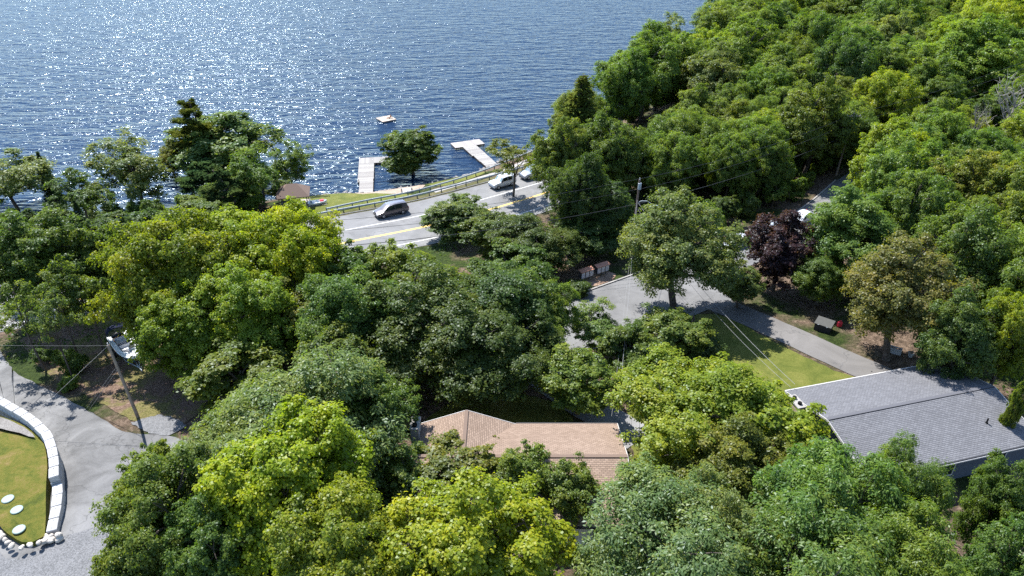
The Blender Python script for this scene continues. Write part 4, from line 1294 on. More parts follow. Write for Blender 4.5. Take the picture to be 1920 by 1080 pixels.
# trees of the wood: kind, x, y, crown radius, height, turn, leaf colour, stand, label
WOOD = [
    ('big4', 50.51, 62.68, 4.47, 9.4, 5.11, 'fresh', 'B', 'small fresh green wood tree below the right edge of the wood'),
    ('grand0', 54.77, 66.17, 4.46, 11.4, 6.22, 'olive', 'B', 'second nearest small olive green wood tree below the right edge of the wood'),
    ('big4', 45.14, 63.9, 3.68, 7.7, 5.21, 'yellow', 'B', 'small yellow-green wood tree right of the brownish-green tree'),
    ('big4', 49.84, 69.26, 3.93, 9.0, 1.57, 'mid', 'B', 'nearest small mid green wood tree left of the right edge of the wood'),
    ('grand0', 44.32, 71.6, 4.58, 11.6, 5.12, 'mid', 'B', 'small mid green wood tree below the yellow-green tree by the pole'),
    ('grand0', 56.61, 72.41, 4.58, 12.2, 4.0, 'olive', 'B', 'nearest small olive green wood tree below the right edge of the wood'),
    ('big4', 48.81, 74.38, 3.85, 7.8, 5.15, 'olive', 'B', 'small olive green wood tree above the brownish-green tree'),
    ('big0', 53.25, 77.54, 4.78, 11.8, 4.25, 'olive', 'B', 'small olive green wood tree left of the right edge of the wood'),
    ('weep1', 61.92, 75.16, 4.55, 10.8, 2.34, 'fresh', 'B', 'small fresh green wood tree right of the right edge of the wood'),
    ('big0', 65.54, 79.37, 3.73, 7.1, 1.46, 'mid', 'B', 'small mid green wood tree right of the right edge of the wood'),
    ('big4', 47.79, 81.49, 4.79, 12.7, 2.58, 'fresh', 'B', 'small fresh green wood tree below the yellow-green tree by the pole'),
    ('big2', 60.68, 83.08, 3.87, 9.0, 5.99, 'fresh', 'B', 'small fresh green wood tree left of the right edge of the wood'),
    ('big1', 53.39, 83.51, 4.99, 10.0, 4.37, 'mid', 'B', 'mid-sized mid green wood tree right of the yellow-green tree by the pole'),
    ('big3', 66.53, 85.83, 4.62, 9.5, 0.74, 'mid', 'B', 'nearest small mid green wood tree above the right edge of the wood'),
    ('big1', 54.94, 90.08, 4.45, 10.3, 0.69, 'deep', 'B', 'small dark green wood tree right of the yellow-green tree by the pole'),
    ('grand0', 62.84, 91.47, 4.58, 9.9, 5.72, 'mid', 'B', 'second nearest small mid green wood tree left of the right edge of the wood'),
    ('grand0', 71.02, 91.64, 3.86, 8.1, 5.62, 'mid', 'B', 'second nearest small mid green wood tree above the right edge of the wood'),
    ('grand0', 30.85, 95.14, 3.89, 10.4, 3.0, 'fresh', 'A', 'seventh nearest small fresh green wood tree below the silvery tree near the shore'),
    ('grand0', 23.02, 95.96, 4.36, 10.8, 5.14, 'fresh', 'A', 'small fresh green wood tree above the street lamp pole'),
    ('big4', 58.71, 96.35, 5.24, 11.7, 6.03, 'fresh', 'B', 'mid-sized fresh green wood tree right of the yellow-green tree by the pole'),
    ('weep1', 75.75, 96.9, 5.58, 10.8, 5.32, 'yellow', 'B', 'mid-sized yellow-green wood tree right of the leafless grey tree'),
    ('big3', 66.09, 97.52, 3.65, 8.7, 0.36, 'mid', 'B', 'small mid green wood tree below the leafless grey tree'),
    ('grand0', 35.79, 97.05, 4.34, 10.7, 0.48, 'mid', 'A', 'third nearest small mid green wood tree below the silvery tree near the shore'),
    ('big2', 31.54, 99.98, 4.26, 10.2, 1.28, 'fresh', 'A', 'sixth nearest small fresh green wood tree below the silvery tree near the shore'),
    ('big4', 19.08, 99.93, 3.82, 10.0, 2.39, 'deep', 'A', 'small dark green wood tree above the street lamp pole'),
    ('big2', 62.11, 101.99, 4.68, 11.8, 3.1, 'fresh', 'B', 'small fresh green wood tree right of the yellow-green tree by the pole'),
    ('big0', 80.51, 102.4, 4.41, 8.6, 2.84, 'fresh', 'B', 'second nearest small fresh green wood tree right of the leafless grey tree'),
    ('weep1', 25.56, 102.23, 5.46, 11.7, 4.53, 'mid', 'A', 'second nearest mid-sized mid green wood tree below the silvery tree near the shore'),
    ('grand0', 36.61, 103.34, 4.72, 10.6, 0.01, 'fresh', 'A', 'fifth nearest small fresh green wood tree below the silvery tree near the shore'),
    ('big2', 16.25, 104.75, 3.63, 9.1, 5.11, 'yellow', 'A', 'small yellow-green wood tree above the street lamp pole'),
    ('big2', 46.0, 105.66, 5.79, 14.6, 5.41, 'olive', 'A', 'mid-sized olive green wood tree left of the pole with crossarm'),
    ('big1', 31.55, 105.74, 4.61, 9.4, 4.18, 'olive', 'A', 'small olive green wood tree below the silvery tree near the shore'),
    ('big2', 81.71, 107.6, 4.43, 9.4, 4.94, 'mid', 'B', 'nearest small mid green wood tree right of the leafless grey tree'),
    ('grand0', 66.06, 107.97, 4.06, 8.3, 4.26, 'mid', 'B', 'small mid green wood tree right of the yellow-green tree by the pole'),
    ('grand0', 26.11, 109.22, 4.99, 9.9, 1.75, 'mid', 'A', 'nearest mid-sized mid green wood tree below the silvery tree near the shore'),
    ('big4', 36.32, 108.86, 3.67, 8.1, 4.88, 'fresh', 'A', 'fourth nearest small fresh green wood tree below the silvery tree near the shore'),
    ('weep1', 52.34, 108.41, 4.13, 10.2, 2.88, 'mid', 'A', 'nearest small mid green wood tree above the pole with crossarm'),
    ('big3', 72.42, 110.75, 3.61, 7.4, 2.4, 'yellow', 'B', 'small yellow-green wood tree left of the leafless grey tree'),
    ('big0', 40.28, 111.82, 4.3, 9.4, 5.45, 'yellow', 'A', 'small yellow-green wood tree below the silvery tree near the shore'),
    ('big0', 47.93, 111.78, 3.69, 9.4, 3.99, 'fresh', 'A', 'second nearest small fresh green wood tree left of the pole with crossarm'),
    ('grand0', 86.82, 112.5, 4.59, 9.1, 5.52, 'mid', 'B', 'third nearest small mid green wood tree right of the leafless grey tree'),
    ('big3', 30.02, 113.28, 4.12, 11.0, 5.21, 'fresh', 'A', 'third nearest small fresh green wood tree below the silvery tree near the shore'),
    ('grand0', 54.9, 113.63, 4.58, 9.5, 5.94, 'fresh', 'A', 'small fresh green wood tree above the pole with crossarm'),
    ('big0', 76.69, 113.75, 3.66, 8.6, 3.79, 'deep', 'B', 'small dark green wood tree left of the leafless grey tree'),
    ('big1', 44.57, 116.02, 3.74, 7.9, 0.65, 'mid', 'A', 'second nearest small mid green wood tree left of the pole with crossarm'),
    ('grand0', 61.16, 116.23, 5.37, 13.1, 4.08, 'yellow', 'A', 'nearest mid-sized yellow-green wood tree above the pole with crossarm'),
    ('big2', 81.92, 115.21, 4.44, 10.4, 5.7, 'fresh', 'B', 'nearest small fresh green wood tree right of the leafless grey tree'),
    ('big4', 36.74, 116.38, 4.9, 10.1, 1.17, 'olive', 'A', 'mid-sized olive green wood tree below the silvery tree near the shore'),
    ('big4', 87.17, 118.37, 4.29, 10.1, 6.2, 'yellow', 'B', 'small yellow-green wood tree right of the leafless grey tree'),
    ('big0', 48.98, 118.6, 3.69, 9.2, 5.28, 'mid', 'A', 'nearest small mid green wood tree left of the pole with crossarm'),
    ('big0', 31.54, 118.95, 4.72, 12.0, 1.41, 'mid', 'A', 'second nearest small mid green wood tree below the silvery tree near the shore'),
    ('big1', 55.08, 120.26, 3.65, 7.1, 5.44, 'fresh', 'A', 'nearest small fresh green wood tree left of the pole with crossarm'),
    ('weep1', 65.07, 121.4, 4.06, 10.0, 5.47, 'fresh', 'A', 'nearest small fresh green wood tree right of the pole with crossarm'),
    ('weep1', 41.57, 120.28, 3.92, 9.8, 1.5, 'fresh', 'A', 'second nearest small fresh green wood tree below the silvery tree near the shore'),
    ('weep1', 91.4, 121.64, 4.21, 9.4, 2.35, 'mid', 'B', 'second nearest small mid green wood tree right of the leafless grey tree'),
    ('big0', 73.05, 123.98, 5.27, 12.9, 0.46, 'mid', 'A', 'second nearest mid-sized mid green wood tree left of the leafless grey tree'),
    ('big3', 59.43, 123.46, 4.28, 10.7, 3.73, 'olive', 'A', 'nearest small olive green wood tree above the pole with crossarm'),
    ('big4', 39.14, 124.73, 4.31, 11.1, 0.6, 'mid', 'A', 'nearest small mid green wood tree below the silvery tree near the shore'),
    ('grand0', 48.42, 125.41, 4.78, 9.6, 5.19, 'fresh', 'A', 'small fresh green wood tree right of the silvery tree near the shore'),
    ('big4', 53.98, 125.01, 4.32, 8.4, 2.75, 'yellow', 'A', 'small yellow-green wood tree left of the pole with crossarm'),
    ('weep1', 11.22, 124.41, 5.03, 11.2, 2.53, 'olive', 'A', 'mid-sized olive green wood tree left of the dark pointed spruce'),
    ('big3', 63.04, 128.29, 4.27, 10.8, 3.03, 'silver', 'A', 'small silvery green wood tree above the pole with crossarm'),
    ('big3', 78.94, 128.41, 3.96, 9.7, 3.57, 'fresh', 'A', 'small fresh green wood tree left of the leafless grey tree'),
    ('grand0', 43.37, 127.53, 3.86, 7.4, 3.29, 'fresh', 'A', 'nearest small fresh green wood tree below the silvery tree near the shore'),
    ('grand0', 15.83, 129.92, 3.7, 7.8, 3.02, 'mid', 'A', 'small mid green wood tree right of the dark pointed spruce'),
    ('big4', 70.14, 128.92, 3.8, 9.7, 6.19, 'fresh', 'A', 'second nearest small fresh green wood tree right of the pole with crossarm'),
    ('grand0', 46.55, 132.34, 5.73, 12.1, 1.93, 'fresh', 'A', 'third nearest mid-sized fresh green wood tree right of the silvery tree near the shore'),
    ('big0', 84.61, 133.39, 8.4, 16.9, 0.86, 'fresh', 'A', 'large fresh green wood tree above the leafless grey tree'),
    ('big2', 52.38, 129.95, 4.33, 8.9, 0.93, 'fresh', 'A', 'third nearest small fresh green wood tree left of the pole with crossarm'),
    ('grand0', 61.54, 134.79, 6.28, 15.6, 4.59, 'deep', 'A', 'large dark green wood tree above the pole with crossarm'),
    ('big1', 75.58, 133.92, 5.16, 12.8, 5.27, 'fresh', 'A', 'mid-sized fresh green wood tree above the yellow-green tree by the pole'),
    ('big3', 20.71, 135.03, 5.84, 15.3, 0.9, 'fresh', 'A', 'mid-sized fresh green wood tree right of the dark pointed spruce'),
    ('big1', 93.9, 135.74, 4.96, 10.2, 0.31, 'fresh', 'A', 'mid-sized fresh green wood tree above the leafless grey tree'),
    ('big3', 52.44, 136.77, 5.7, 14.5, 2.99, 'fresh', 'A', 'fourth nearest mid-sized fresh green wood tree right of the silvery tree near the shore'),
    ('big0', 69.44, 136.4, 5.36, 13.6, 4.05, 'mid', 'A', 'second nearest mid-sized mid green wood tree above the pole with crossarm'),
    ('grand0', 100.86, 139.92, 6.56, 13.5, 3.2, 'mid', 'A', 'large mid green wood tree below the upper right corner'),
    ('big2', 85.24, 141.94, 5.22, 10.6, 0.2, 'mid', 'A', 'nearest mid-sized mid green wood tree left of the leafless grey tree'),
    ('weep1', 63.1, 142.16, 4.92, 9.8, 4.63, 'yellow', 'A', 'second nearest mid-sized yellow-green wood tree above the pole with crossarm'),
    ('big0', 78.38, 143.33, 6.25, 12.6, 2.45, 'mid', 'A', 'second nearest large mid green wood tree above the pole with crossarm'),
    ('big1', 54.99, 143.91, 4.89, 9.4, 4.01, 'yellow', 'A', 'small yellow-green wood tree right of the silvery tree near the shore'),
    ('grand0', 92.24, 142.9, 5.76, 14.8, 6.23, 'mid', 'A', 'second nearest mid-sized mid green wood tree below the upper right corner'),
    ('big1', 47.47, 142.47, 5.09, 11.4, 4.19, 'fresh', 'A', 'second nearest mid-sized fresh green wood tree right of the silvery tree near the shore'),
    ('big1', 25.85, 141.23, 7.23, 16.3, 5.84, 'fresh', 'A', 'second nearest large fresh green wood tree below the tall feathery tree by the lake'),
    ('grand0', 70.99, 146.71, 5.51, 11.1, 5.58, 'mid', 'C', 'nearest mid-sized mid green wood tree above the pole with crossarm'),
    ('big0', 105.27, 145.73, 5.55, 11.8, 0.09, 'yellow', 'C', 'mid-sized yellow-green wood tree below the upper right corner'),
    ('big4', 98.62, 147.91, 5.01, 10.8, 2.02, 'yellow', 'C', 'mid-sized yellow-green wood tree above the leafless grey tree'),
    ('grand0', 62.75, 148.44, 5.35, 10.9, 4.69, 'olive', 'C', 'mid-sized olive green wood tree above the pole with crossarm'),
    ('big3', 30.26, 148.72, 6.64, 17, 3.0, 'mid', 'A', 'large mid green wood tree below the tall feathery tree by the lake'),
    ('big0', 88.06, 149.45, 5.12, 13.6, 6.04, 'yellow', 'C', 'mid-sized yellow-green wood tree left of the leafless grey tree'),
    ('grand0', 81.18, 150.74, 5.11, 11.7, 4.6, 'fresh', 'C', 'second nearest mid-sized fresh green wood tree above the pole with crossarm'),
    ('big1', 47.88, 150.63, 7.53, 17, 0.09, 'fresh', 'A', 'large fresh green wood tree right of the silvery tree near the shore'),
    ('grand0', 39.84, 151.82, 4.9, 12.1, 1.93, 'fresh', 'A', 'mid-sized fresh green wood tree left of the silvery tree near the shore'),
    ('weep1', 58.24, 153.6, 5.18, 13.5, 3.6, 'mid', 'A', 'second nearest mid-sized mid green wood tree right of the silvery tree near the shore'),
    ('big4', 111.53, 152.65, 6.24, 14.2, 0.92, 'mid', 'C', 'second nearest large mid green wood tree right of the upper right corner'),
    ('grand0', 71.79, 154.46, 6.43, 13.9, 6.09, 'mid', 'C', 'nearest large mid green wood tree above the pole with crossarm'),
    ('weep1', 101.48, 155.44, 7.39, 17, 0.9, 'yellow', 'C', 'nearest large yellow-green wood tree left of the upper right corner'),
    ('big4', 33.94, 156.16, 6.21, 14.7, 4.51, 'fresh', 'A', 'nearest large fresh green wood tree below the tall feathery tree by the lake'),
    ('grand0', 88.5, 156.11, 5.0, 11.1, 0.23, 'mid', 'C', 'third nearest mid-sized mid green wood tree left of the leafless grey tree'),
    ('weep1', 50.59, 159.17, 5.09, 11.3, 3.23, 'fresh', 'A', 'nearest mid-sized fresh green wood tree right of the silvery tree near the shore'),
    ('grand0', 64.72, 158.65, 6.53, 17, 4.73, 'mid', 'A', 'third nearest large mid green wood tree above the pole with crossarm'),
    ('big0', 82.41, 158.37, 5.69, 14.7, 0.88, 'silver', 'C', 'second nearest mid-sized silvery green wood tree above the pole with crossarm'),
    ('big2', 43.19, 159.83, 5.12, 13.5, 5.21, 'yellow', 'A', 'mid-sized yellow-green wood tree above the silvery tree near the shore'),
    ('big0', 111.32, 160.32, 5.78, 13.1, 1.91, 'fresh', 'C', 'mid-sized fresh green wood tree below the upper right corner'),
    ('big0', 93.09, 161.4, 4.89, 12.9, 5.56, 'yellow', 'C', 'small yellow-green wood tree left of the upper right corner'),
    ('big4', 86.93, 163.81, 5.07, 13.4, 1.31, 'mid', 'C', 'fourth nearest mid-sized mid green wood tree above the pole with crossarm'),
    ('big2', 70.28, 163.58, 5.5, 11.1, 0.04, 'yellow', 'C', 'third nearest mid-sized yellow-green wood tree above the pole with crossarm'),
    ('weep1', 100.36, 163.96, 5.36, 10.8, 0.54, 'fresh', 'C', 'eighth nearest mid-sized fresh green wood tree left of the upper right corner'),
    ('big0', 57.76, 164.71, 8.25, 17, 1.66, 'mid', 'A', 'nearest large mid green wood tree right of the silvery tree near the shore'),
    ('grand0', 49.59, 165.1, 4.9, 12.9, 3.49, 'mid', 'A', 'second nearest mid-sized mid green wood tree above the silvery tree near the shore'),
    ('grand0', 119.2, 164.85, 7.99, 16.7, 3.12, 'yellow', 'C', 'large yellow-green wood tree right of the upper right corner'),
    ('big0', 78.06, 164.37, 5.0, 12.0, 4.6, 'fresh', 'C', 'nearest mid-sized fresh green wood tree above the pole with crossarm'),
    ('grand0', 43.14, 166.17, 5.38, 12.6, 3.15, 'mid', 'A', 'nearest mid-sized mid green wood tree above the silvery tree near the shore'),
    ('big1', 92.76, 168.29, 5.37, 10.7, 0.1, 'silver', 'C', 'second nearest mid-sized silvery green wood tree left of the upper right corner'),
    ('weep1', 105.56, 168.1, 4.92, 10.3, 4.33, 'fresh', 'C', 'fourth nearest mid-sized fresh green wood tree left of the upper right corner'),
    ('grand0', 81.99, 169.88, 6.03, 11.8, 1.58, 'silver', 'C', 'nearest mid-sized silvery green wood tree above the pole with crossarm'),
    ('big1', 69.27, 171.2, 7.11, 14.3, 3.68, 'mid', 'A', 'second nearest large mid green wood tree right of the silvery tree near the shore'),
    ('big0', 47.04, 171.19, 5.05, 10.1, 1.91, 'fresh', 'A', 'mid-sized fresh green wood tree above the silvery tree near the shore'),
    ('big0', 113.2, 171.7, 6.02, 15.9, 6.13, 'yellow', 'C', 'second nearest mid-sized yellow-green wood tree left of the upper right corner'),
    ('big2', 98.34, 171.98, 5.26, 11.0, 1.74, 'fresh', 'C', 'eleventh nearest mid-sized fresh green wood tree left of the upper right corner'),
    ('weep1', 120.02, 174.58, 5.86, 12.1, 3.23, 'mid', 'C', 'nearest mid-sized mid green wood tree below the upper right corner'),
    ('big3', 58.94, 174.74, 5.3, 13.1, 5.03, 'mid', 'A', 'nearest mid-sized mid green wood tree right of the silvery tree near the shore'),
    ('big2', 89.24, 175.07, 6.78, 17, 2.05, 'mid', 'C', 'fourth nearest large mid green wood tree above the pole with crossarm'),
    ('big4', 105.23, 174.43, 5.02, 10.6, 0.36, 'mid', 'C', 'fifth nearest mid-sized mid green wood tree left of the upper right corner'),
    ('big1', 75.92, 176.47, 5.42, 11.1, 1.57, 'mid', 'A', 'third nearest mid-sized mid green wood tree above the pole with crossarm'),
    ('weep1', 51.32, 179.16, 7.29, 15.8, 6.27, 'fresh', 'A', 'large fresh green wood tree below the lake end at the top edge'),
    ('big4', 70.11, 179.6, 5.43, 12.2, 5.54, 'olive', 'A', 'mid-sized olive green wood tree right of the silvery tree near the shore'),
    ('big2', 82.85, 178.35, 5.15, 11.4, 0.85, 'fresh', 'C', 'third nearest mid-sized fresh green wood tree above the pole with crossarm'),
    ('grand0', 127.37, 177.68, 5.02, 11.9, 3.34, 'silver', 'C', 'mid-sized silvery green wood tree right of the upper right corner'),
    ('weep1', 110.43, 178.67, 5.17, 11.6, 2.99, 'silver', 'C', 'nearest mid-sized silvery green wood tree left of the upper right corner'),
    ('big1', 99.01, 178.19, 4.91, 11.7, 4.05, 'olive', 'C', 'second nearest mid-sized olive green wood tree left of the upper right corner'),
    ('big4', 120.06, 181.9, 5.77, 11.2, 5.49, 'mid', 'C', 'nearest mid-sized mid green wood tree left of the upper right corner'),
    ('big3', 93.14, 182.4, 7.04, 16.8, 1.42, 'fresh', 'C', 'second nearest large fresh green wood tree left of the upper right corner'),
    ('big3', 105.48, 182.98, 5.31, 11.4, 4.28, 'mid', 'C', 'sixth nearest mid-sized mid green wood tree left of the upper right corner'),
    ('big4', 60.49, 183.61, 7.1, 17, 0.77, 'mid', 'A', 'third nearest large mid green wood tree right of the lake end at the top edge'),
    ('big0', 130.49, 183.74, 5.42, 12.7, 2.7, 'olive', 'C', 'nearest mid-sized olive green wood tree right of the upper right corner'),
    ('big3', 77.85, 183.02, 4.86, 10.4, 5.97, 'mid', 'A', 'second nearest small mid green wood tree above the pole with crossarm'),
    ('big2', 86.02, 184.52, 5.27, 10.1, 2.69, 'fresh', 'C', 'fourth nearest mid-sized fresh green wood tree above the pole with crossarm'),
    ('big0', 99.7, 185.92, 5.13, 10.6, 1.26, 'fresh', 'C', 'twelfth nearest mid-sized fresh green wood tree left of the upper right corner'),
    ('big4', 114.48, 187.23, 4.99, 12.0, 5.47, 'yellow', 'C', 'fourth nearest mid-sized yellow-green wood tree left of the upper right corner'),
    ('big1', 66.94, 188.51, 6.36, 14.6, 3.03, 'silver', 'A', 'third nearest large silvery green wood tree right of the lake end at the top edge'),
    ('big3', 135.2, 189.17, 6.5, 12.7, 1.42, 'olive', 'C', 'large olive green wood tree right of the upper right corner'),
    ('big2', 120.96, 189.56, 5.92, 15.7, 4.96, 'fresh', 'C', 'nearest mid-sized fresh green wood tree left of the upper right corner'),
    ('big2', 52.2, 187.59, 6.12, 12.7, 0.56, 'fresh', 'A', 'second nearest mid-sized fresh green wood tree below the lake end at the top edge'),
    ('big1', 79.1, 190.83, 4.8, 11.8, 2.03, 'mid', 'A', 'second nearest small mid green wood tree right of the lake end at the top edge'),
    ('big1', 85.06, 190.7, 5.09, 10.1, 3.09, 'fresh', 'A', 'fifth nearest mid-sized fresh green wood tree above the pole with crossarm'),
    ('weep1', 94.67, 192.14, 8.07, 17, 1.05, 'silver', 'C', 'large silvery green wood tree above the pole with crossarm'),
    ('weep1', 105.09, 192.42, 5.82, 13.1, 0.5, 'mid', 'C', 'tenth nearest mid-sized mid green wood tree left of the upper right corner'),
    ('big1', 59.0, 193.8, 5.26, 12.4, 1.2, 'fresh', 'A', 'nearest mid-sized fresh green wood tree right of the lake end at the top edge'),
    ('grand0', 127.08, 194.5, 5.95, 11.7, 4.03, 'yellow', 'C', 'nearest mid-sized yellow-green wood tree left of the upper right corner'),
    ('weep1', 139.39, 195.63, 5.62, 14.8, 1.35, 'fresh', 'C', 'second nearest mid-sized fresh green wood tree right of the upper right corner'),
    ('big1', 69.66, 195.84, 5.76, 15.0, 4.66, 'yellow', 'A', 'third nearest mid-sized yellow-green wood tree right of the lake end at the top edge'),
    ('big2', 111.72, 195.65, 5.8, 13.7, 1.23, 'teal', 'C', 'mid-sized blue-green wood tree left of the upper right corner'),
    ('big3', 133.7, 198.39, 4.92, 10.0, 1.02, 'deep', 'C', 'mid-sized dark green wood tree below the upper right corner'),
    ('big3', 86.05, 197.86, 6.9, 14.7, 0.09, 'olive', 'A', 'nearest large olive green wood tree above the pole with crossarm'),
    ('grand0', 118.99, 197.88, 6.55, 14.6, 4.72, 'yellow', 'C', 'second nearest large yellow-green wood tree left of the upper right corner'),
    ('big4', 100.29, 197.96, 5.35, 11.5, 0.39, 'fresh', 'C', 'sixth nearest mid-sized fresh green wood tree above the pole with crossarm'),
    ('big2', 75.42, 200.08, 5.55, 10.8, 3.43, 'mid', 'A', 'fifth nearest mid-sized mid green wood tree right of the lake end at the top edge'),
    ('grand0', 57.27, 201.47, 4.99, 12.5, 2.7, 'fresh', 'A', 'nearest mid-sized fresh green wood tree below the lake end at the top edge'),
    ('big0', 65.2, 202.45, 6.36, 15.1, 6.23, 'yellow', 'A', 'large yellow-green wood tree right of the lake end at the top edge'),
    ('big2', 125.18, 202.87, 5.51, 12.0, 0.76, 'fresh', 'C', 'second nearest mid-sized fresh green wood tree left of the upper right corner'),
    ('big0', 108.84, 203.04, 6.24, 16.1, 2.58, 'fresh', 'C', 'nearest large fresh green wood tree left of the upper right corner'),
    ('grand0', 143.6, 203.06, 6.87, 16.2, 3.62, 'mid', 'C', 'nearest large mid green wood tree right of the upper right corner'),
    ('big1', 93.36, 202.44, 5.58, 14.8, 5.35, 'yellow', 'C', 'fourth nearest mid-sized yellow-green wood tree above the pole with crossarm'),
    ('grand0', 134.67, 205.4, 6.66, 15.5, 3.41, 'fresh', 'C', 'nearest large fresh green wood tree above the upper right corner'),
    ('weep1', 86.27, 206.59, 6.7, 15.7, 1.38, 'fresh', 'A', 'second nearest large fresh green wood tree right of the lake end at the top edge'),
    ('big1', 115.64, 205.19, 4.96, 11.9, 3.55, 'mid', 'C', 'seventh nearest mid-sized mid green wood tree left of the upper right corner'),
    ('grand0', 100.38, 206.23, 7.44, 15.7, 5.41, 'fresh', 'C', 'large fresh green wood tree above the pole with crossarm'),
    ('big1', 122.13, 209.29, 6.03, 14.9, 5.88, 'fresh', 'C', 'seventh nearest mid-sized fresh green wood tree left of the upper right corner'),
    ('weep1', 77.39, 208.03, 5.38, 10.3, 5.28, 'mid', 'A', 'third nearest mid-sized mid green wood tree right of the lake end at the top edge'),
    ('grand0', 68.9, 210.11, 5.88, 15.1, 6.02, 'fresh', 'A', 'third nearest mid-sized fresh green wood tree right of the lake end at the top edge'),
    ('big1', 128.94, 209.46, 4.97, 10.0, 4.28, 'mid', 'C', 'second nearest mid-sized mid green wood tree left of the upper right corner'),
    ('big3', 61.27, 209.46, 6.69, 15.4, 1.83, 'mid', 'A', 'nearest large mid green wood tree right of the lake end at the top edge'),
    ('big0', 92.86, 210.29, 4.83, 10.4, 6.09, 'olive', 'A', 'second nearest small olive green wood tree above the pole with crossarm'),
    ('grand0', 143.5, 211.3, 6.57, 16.7, 2.9, 'fresh', 'C', 'second nearest large fresh green wood tree above the upper right corner'),
    ('big3', 108.62, 210.41, 5.82, 12.6, 3.68, 'yellow', 'C', 'eighth nearest mid-sized yellow-green wood tree left of the upper right corner'),
    ('big1', 135.87, 212.66, 5.14, 12.8, 2.64, 'olive', 'C', 'nearest mid-sized olive green wood tree left of the upper right corner'),
    ('big0', 82.47, 214.63, 6.27, 16.1, 5.5, 'mid', 'A', 'fifth nearest large mid green wood tree right of the lake end at the top edge'),
    ('big1', 99.66, 214.52, 5.53, 13.6, 5.67, 'yellow', 'C', 'fifth nearest mid-sized yellow-green wood tree above the pole with crossarm'),
    ('big1', 129.13, 216.51, 5.25, 11.3, 2.41, 'mid', 'C', 'third nearest mid-sized mid green wood tree left of the upper right corner'),
    ('big4', 64.12, 216.46, 5.4, 12.9, 5.2, 'yellow', 'A', 'nearest mid-sized yellow-green wood tree right of the lake end at the top edge'),
    ('big1', 73.79, 216.44, 5.17, 12.6, 4.58, 'fresh', 'A', 'fourth nearest mid-sized fresh green wood tree right of the lake end at the top edge'),
    ('big0', 118.59, 216.14, 5.18, 12.4, 0.14, 'yellow', 'C', 'sixth nearest mid-sized yellow-green wood tree left of the upper right corner'),
    ('grand0', 89.29, 217.78, 6.05, 13.3, 4.66, 'fresh', 'A', 'tenth nearest mid-sized fresh green wood tree right of the lake end at the top edge'),
    ('big3', 149.79, 219.28, 6.57, 14.5, 0.25, 'mid', 'C', 'large mid green wood tree above the upper right corner'),
    ('big1', 103.86, 219.77, 5.46, 12.7, 0.86, 'mid', 'C', 'fifth nearest mid-sized mid green wood tree above the pole with crossarm'),
    ('big0', 110.82, 219.97, 5.66, 11.0, 4.77, 'fresh', 'C', 'thirteenth nearest mid-sized fresh green wood tree left of the upper right corner'),
    ('grand0', 140.94, 218.86, 5.2, 12.4, 3.84, 'fresh', 'C', 'second nearest mid-sized fresh green wood tree above the upper right corner'),
    ('big3', 96.33, 221.79, 4.95, 12.0, 4.78, 'mid', 'A', 'eighth nearest mid-sized mid green wood tree right of the lake end at the top edge'),
    ('big3', 83.67, 223.31, 6.42, 16.0, 2.09, 'mid', 'A', 'fourth nearest large mid green wood tree right of the lake end at the top edge'),
    ('big1', 134.71, 223.5, 6.0, 14.2, 2.09, 'fresh', 'C', 'third nearest mid-sized fresh green wood tree left of the upper right corner'),
    ('grand0', 122.94, 222.45, 7.45, 15.5, 5.71, 'yellow', 'C', 'third nearest large yellow-green wood tree left of the upper right corner'),
    ('grand0', 157.31, 224.24, 5.01, 10.0, 4.14, 'fresh', 'C', 'nearest mid-sized fresh green wood tree right of the upper right corner'),
    ('grand0', 66.91, 223.9, 6.27, 12.7, 3.77, 'mid', 'A', 'second nearest large mid green wood tree right of the lake end at the top edge'),
    ('big2', 106.52, 225.92, 5.21, 10.9, 5.99, 'deep', 'C', 'mid-sized dark green wood tree above the pole with crossarm'),
    ('big3', 143.71, 225.83, 5.81, 12.9, 1.69, 'olive', 'C', 'mid-sized olive green wood tree above the upper right corner'),
    ('grand0', 114.96, 228.62, 5.34, 14.4, 0.07, 'mid', 'C', 'eleventh nearest mid-sized mid green wood tree left of the upper right corner'),
    ('grand0', 95.69, 228.56, 6.31, 15.5, 2.22, 'fresh', 'A', 'third nearest large fresh green wood tree right of the lake end at the top edge'),
    ('big0', 75.84, 226.79, 6.43, 13.6, 5.27, 'silver', 'A', 'nearest large silvery green wood tree right of the lake end at the top edge'),
    ('grand0', 128.85, 228.02, 4.97, 11.7, 2.56, 'fresh', 'C', 'ninth nearest mid-sized fresh green wood tree left of the upper right corner'),
    ('grand0', 152.47, 230.94, 5.71, 10.9, 4.34, 'fresh', 'C', 'nearest mid-sized fresh green wood tree above the upper right corner'),
    ('big4', 137.85, 230.65, 5.49, 11.1, 2.77, 'fresh', 'C', 'fifth nearest mid-sized fresh green wood tree left of the upper right corner'),
    ('big0', 81.28, 232.09, 5.16, 12.2, 0.29, 'fresh', 'A', 'fifth nearest mid-sized fresh green wood tree right of the lake end at the top edge'),
    ('grand0', 108.67, 233.24, 6.81, 16.6, 0.82, 'olive', 'C', 'second nearest large olive green wood tree above the pole with crossarm'),
    ('grand0', 163.69, 230.83, 5.14, 11.4, 3.73, 'fresh', 'C', 'fourth nearest mid-sized fresh green wood tree right of the upper right corner'),
    ('big3', 87.76, 229.83, 5.07, 10.3, 1.87, 'fresh', 'A', 'eighth nearest mid-sized fresh green wood tree right of the lake end at the top edge'),
    ('weep1', 123.12, 233.63, 7.56, 16.2, 0.77, 'mid', 'C', 'large mid green wood tree left of the upper right corner'),
    ('big1', 75.03, 234.13, 4.85, 10.6, 5.07, 'mid', 'A', 'nearest small mid green wood tree right of the lake end at the top edge'),
    ('big1', 146.02, 232.88, 4.87, 10.0, 5.75, 'mid', 'C', 'nearest small mid green wood tree left of the upper right corner'),
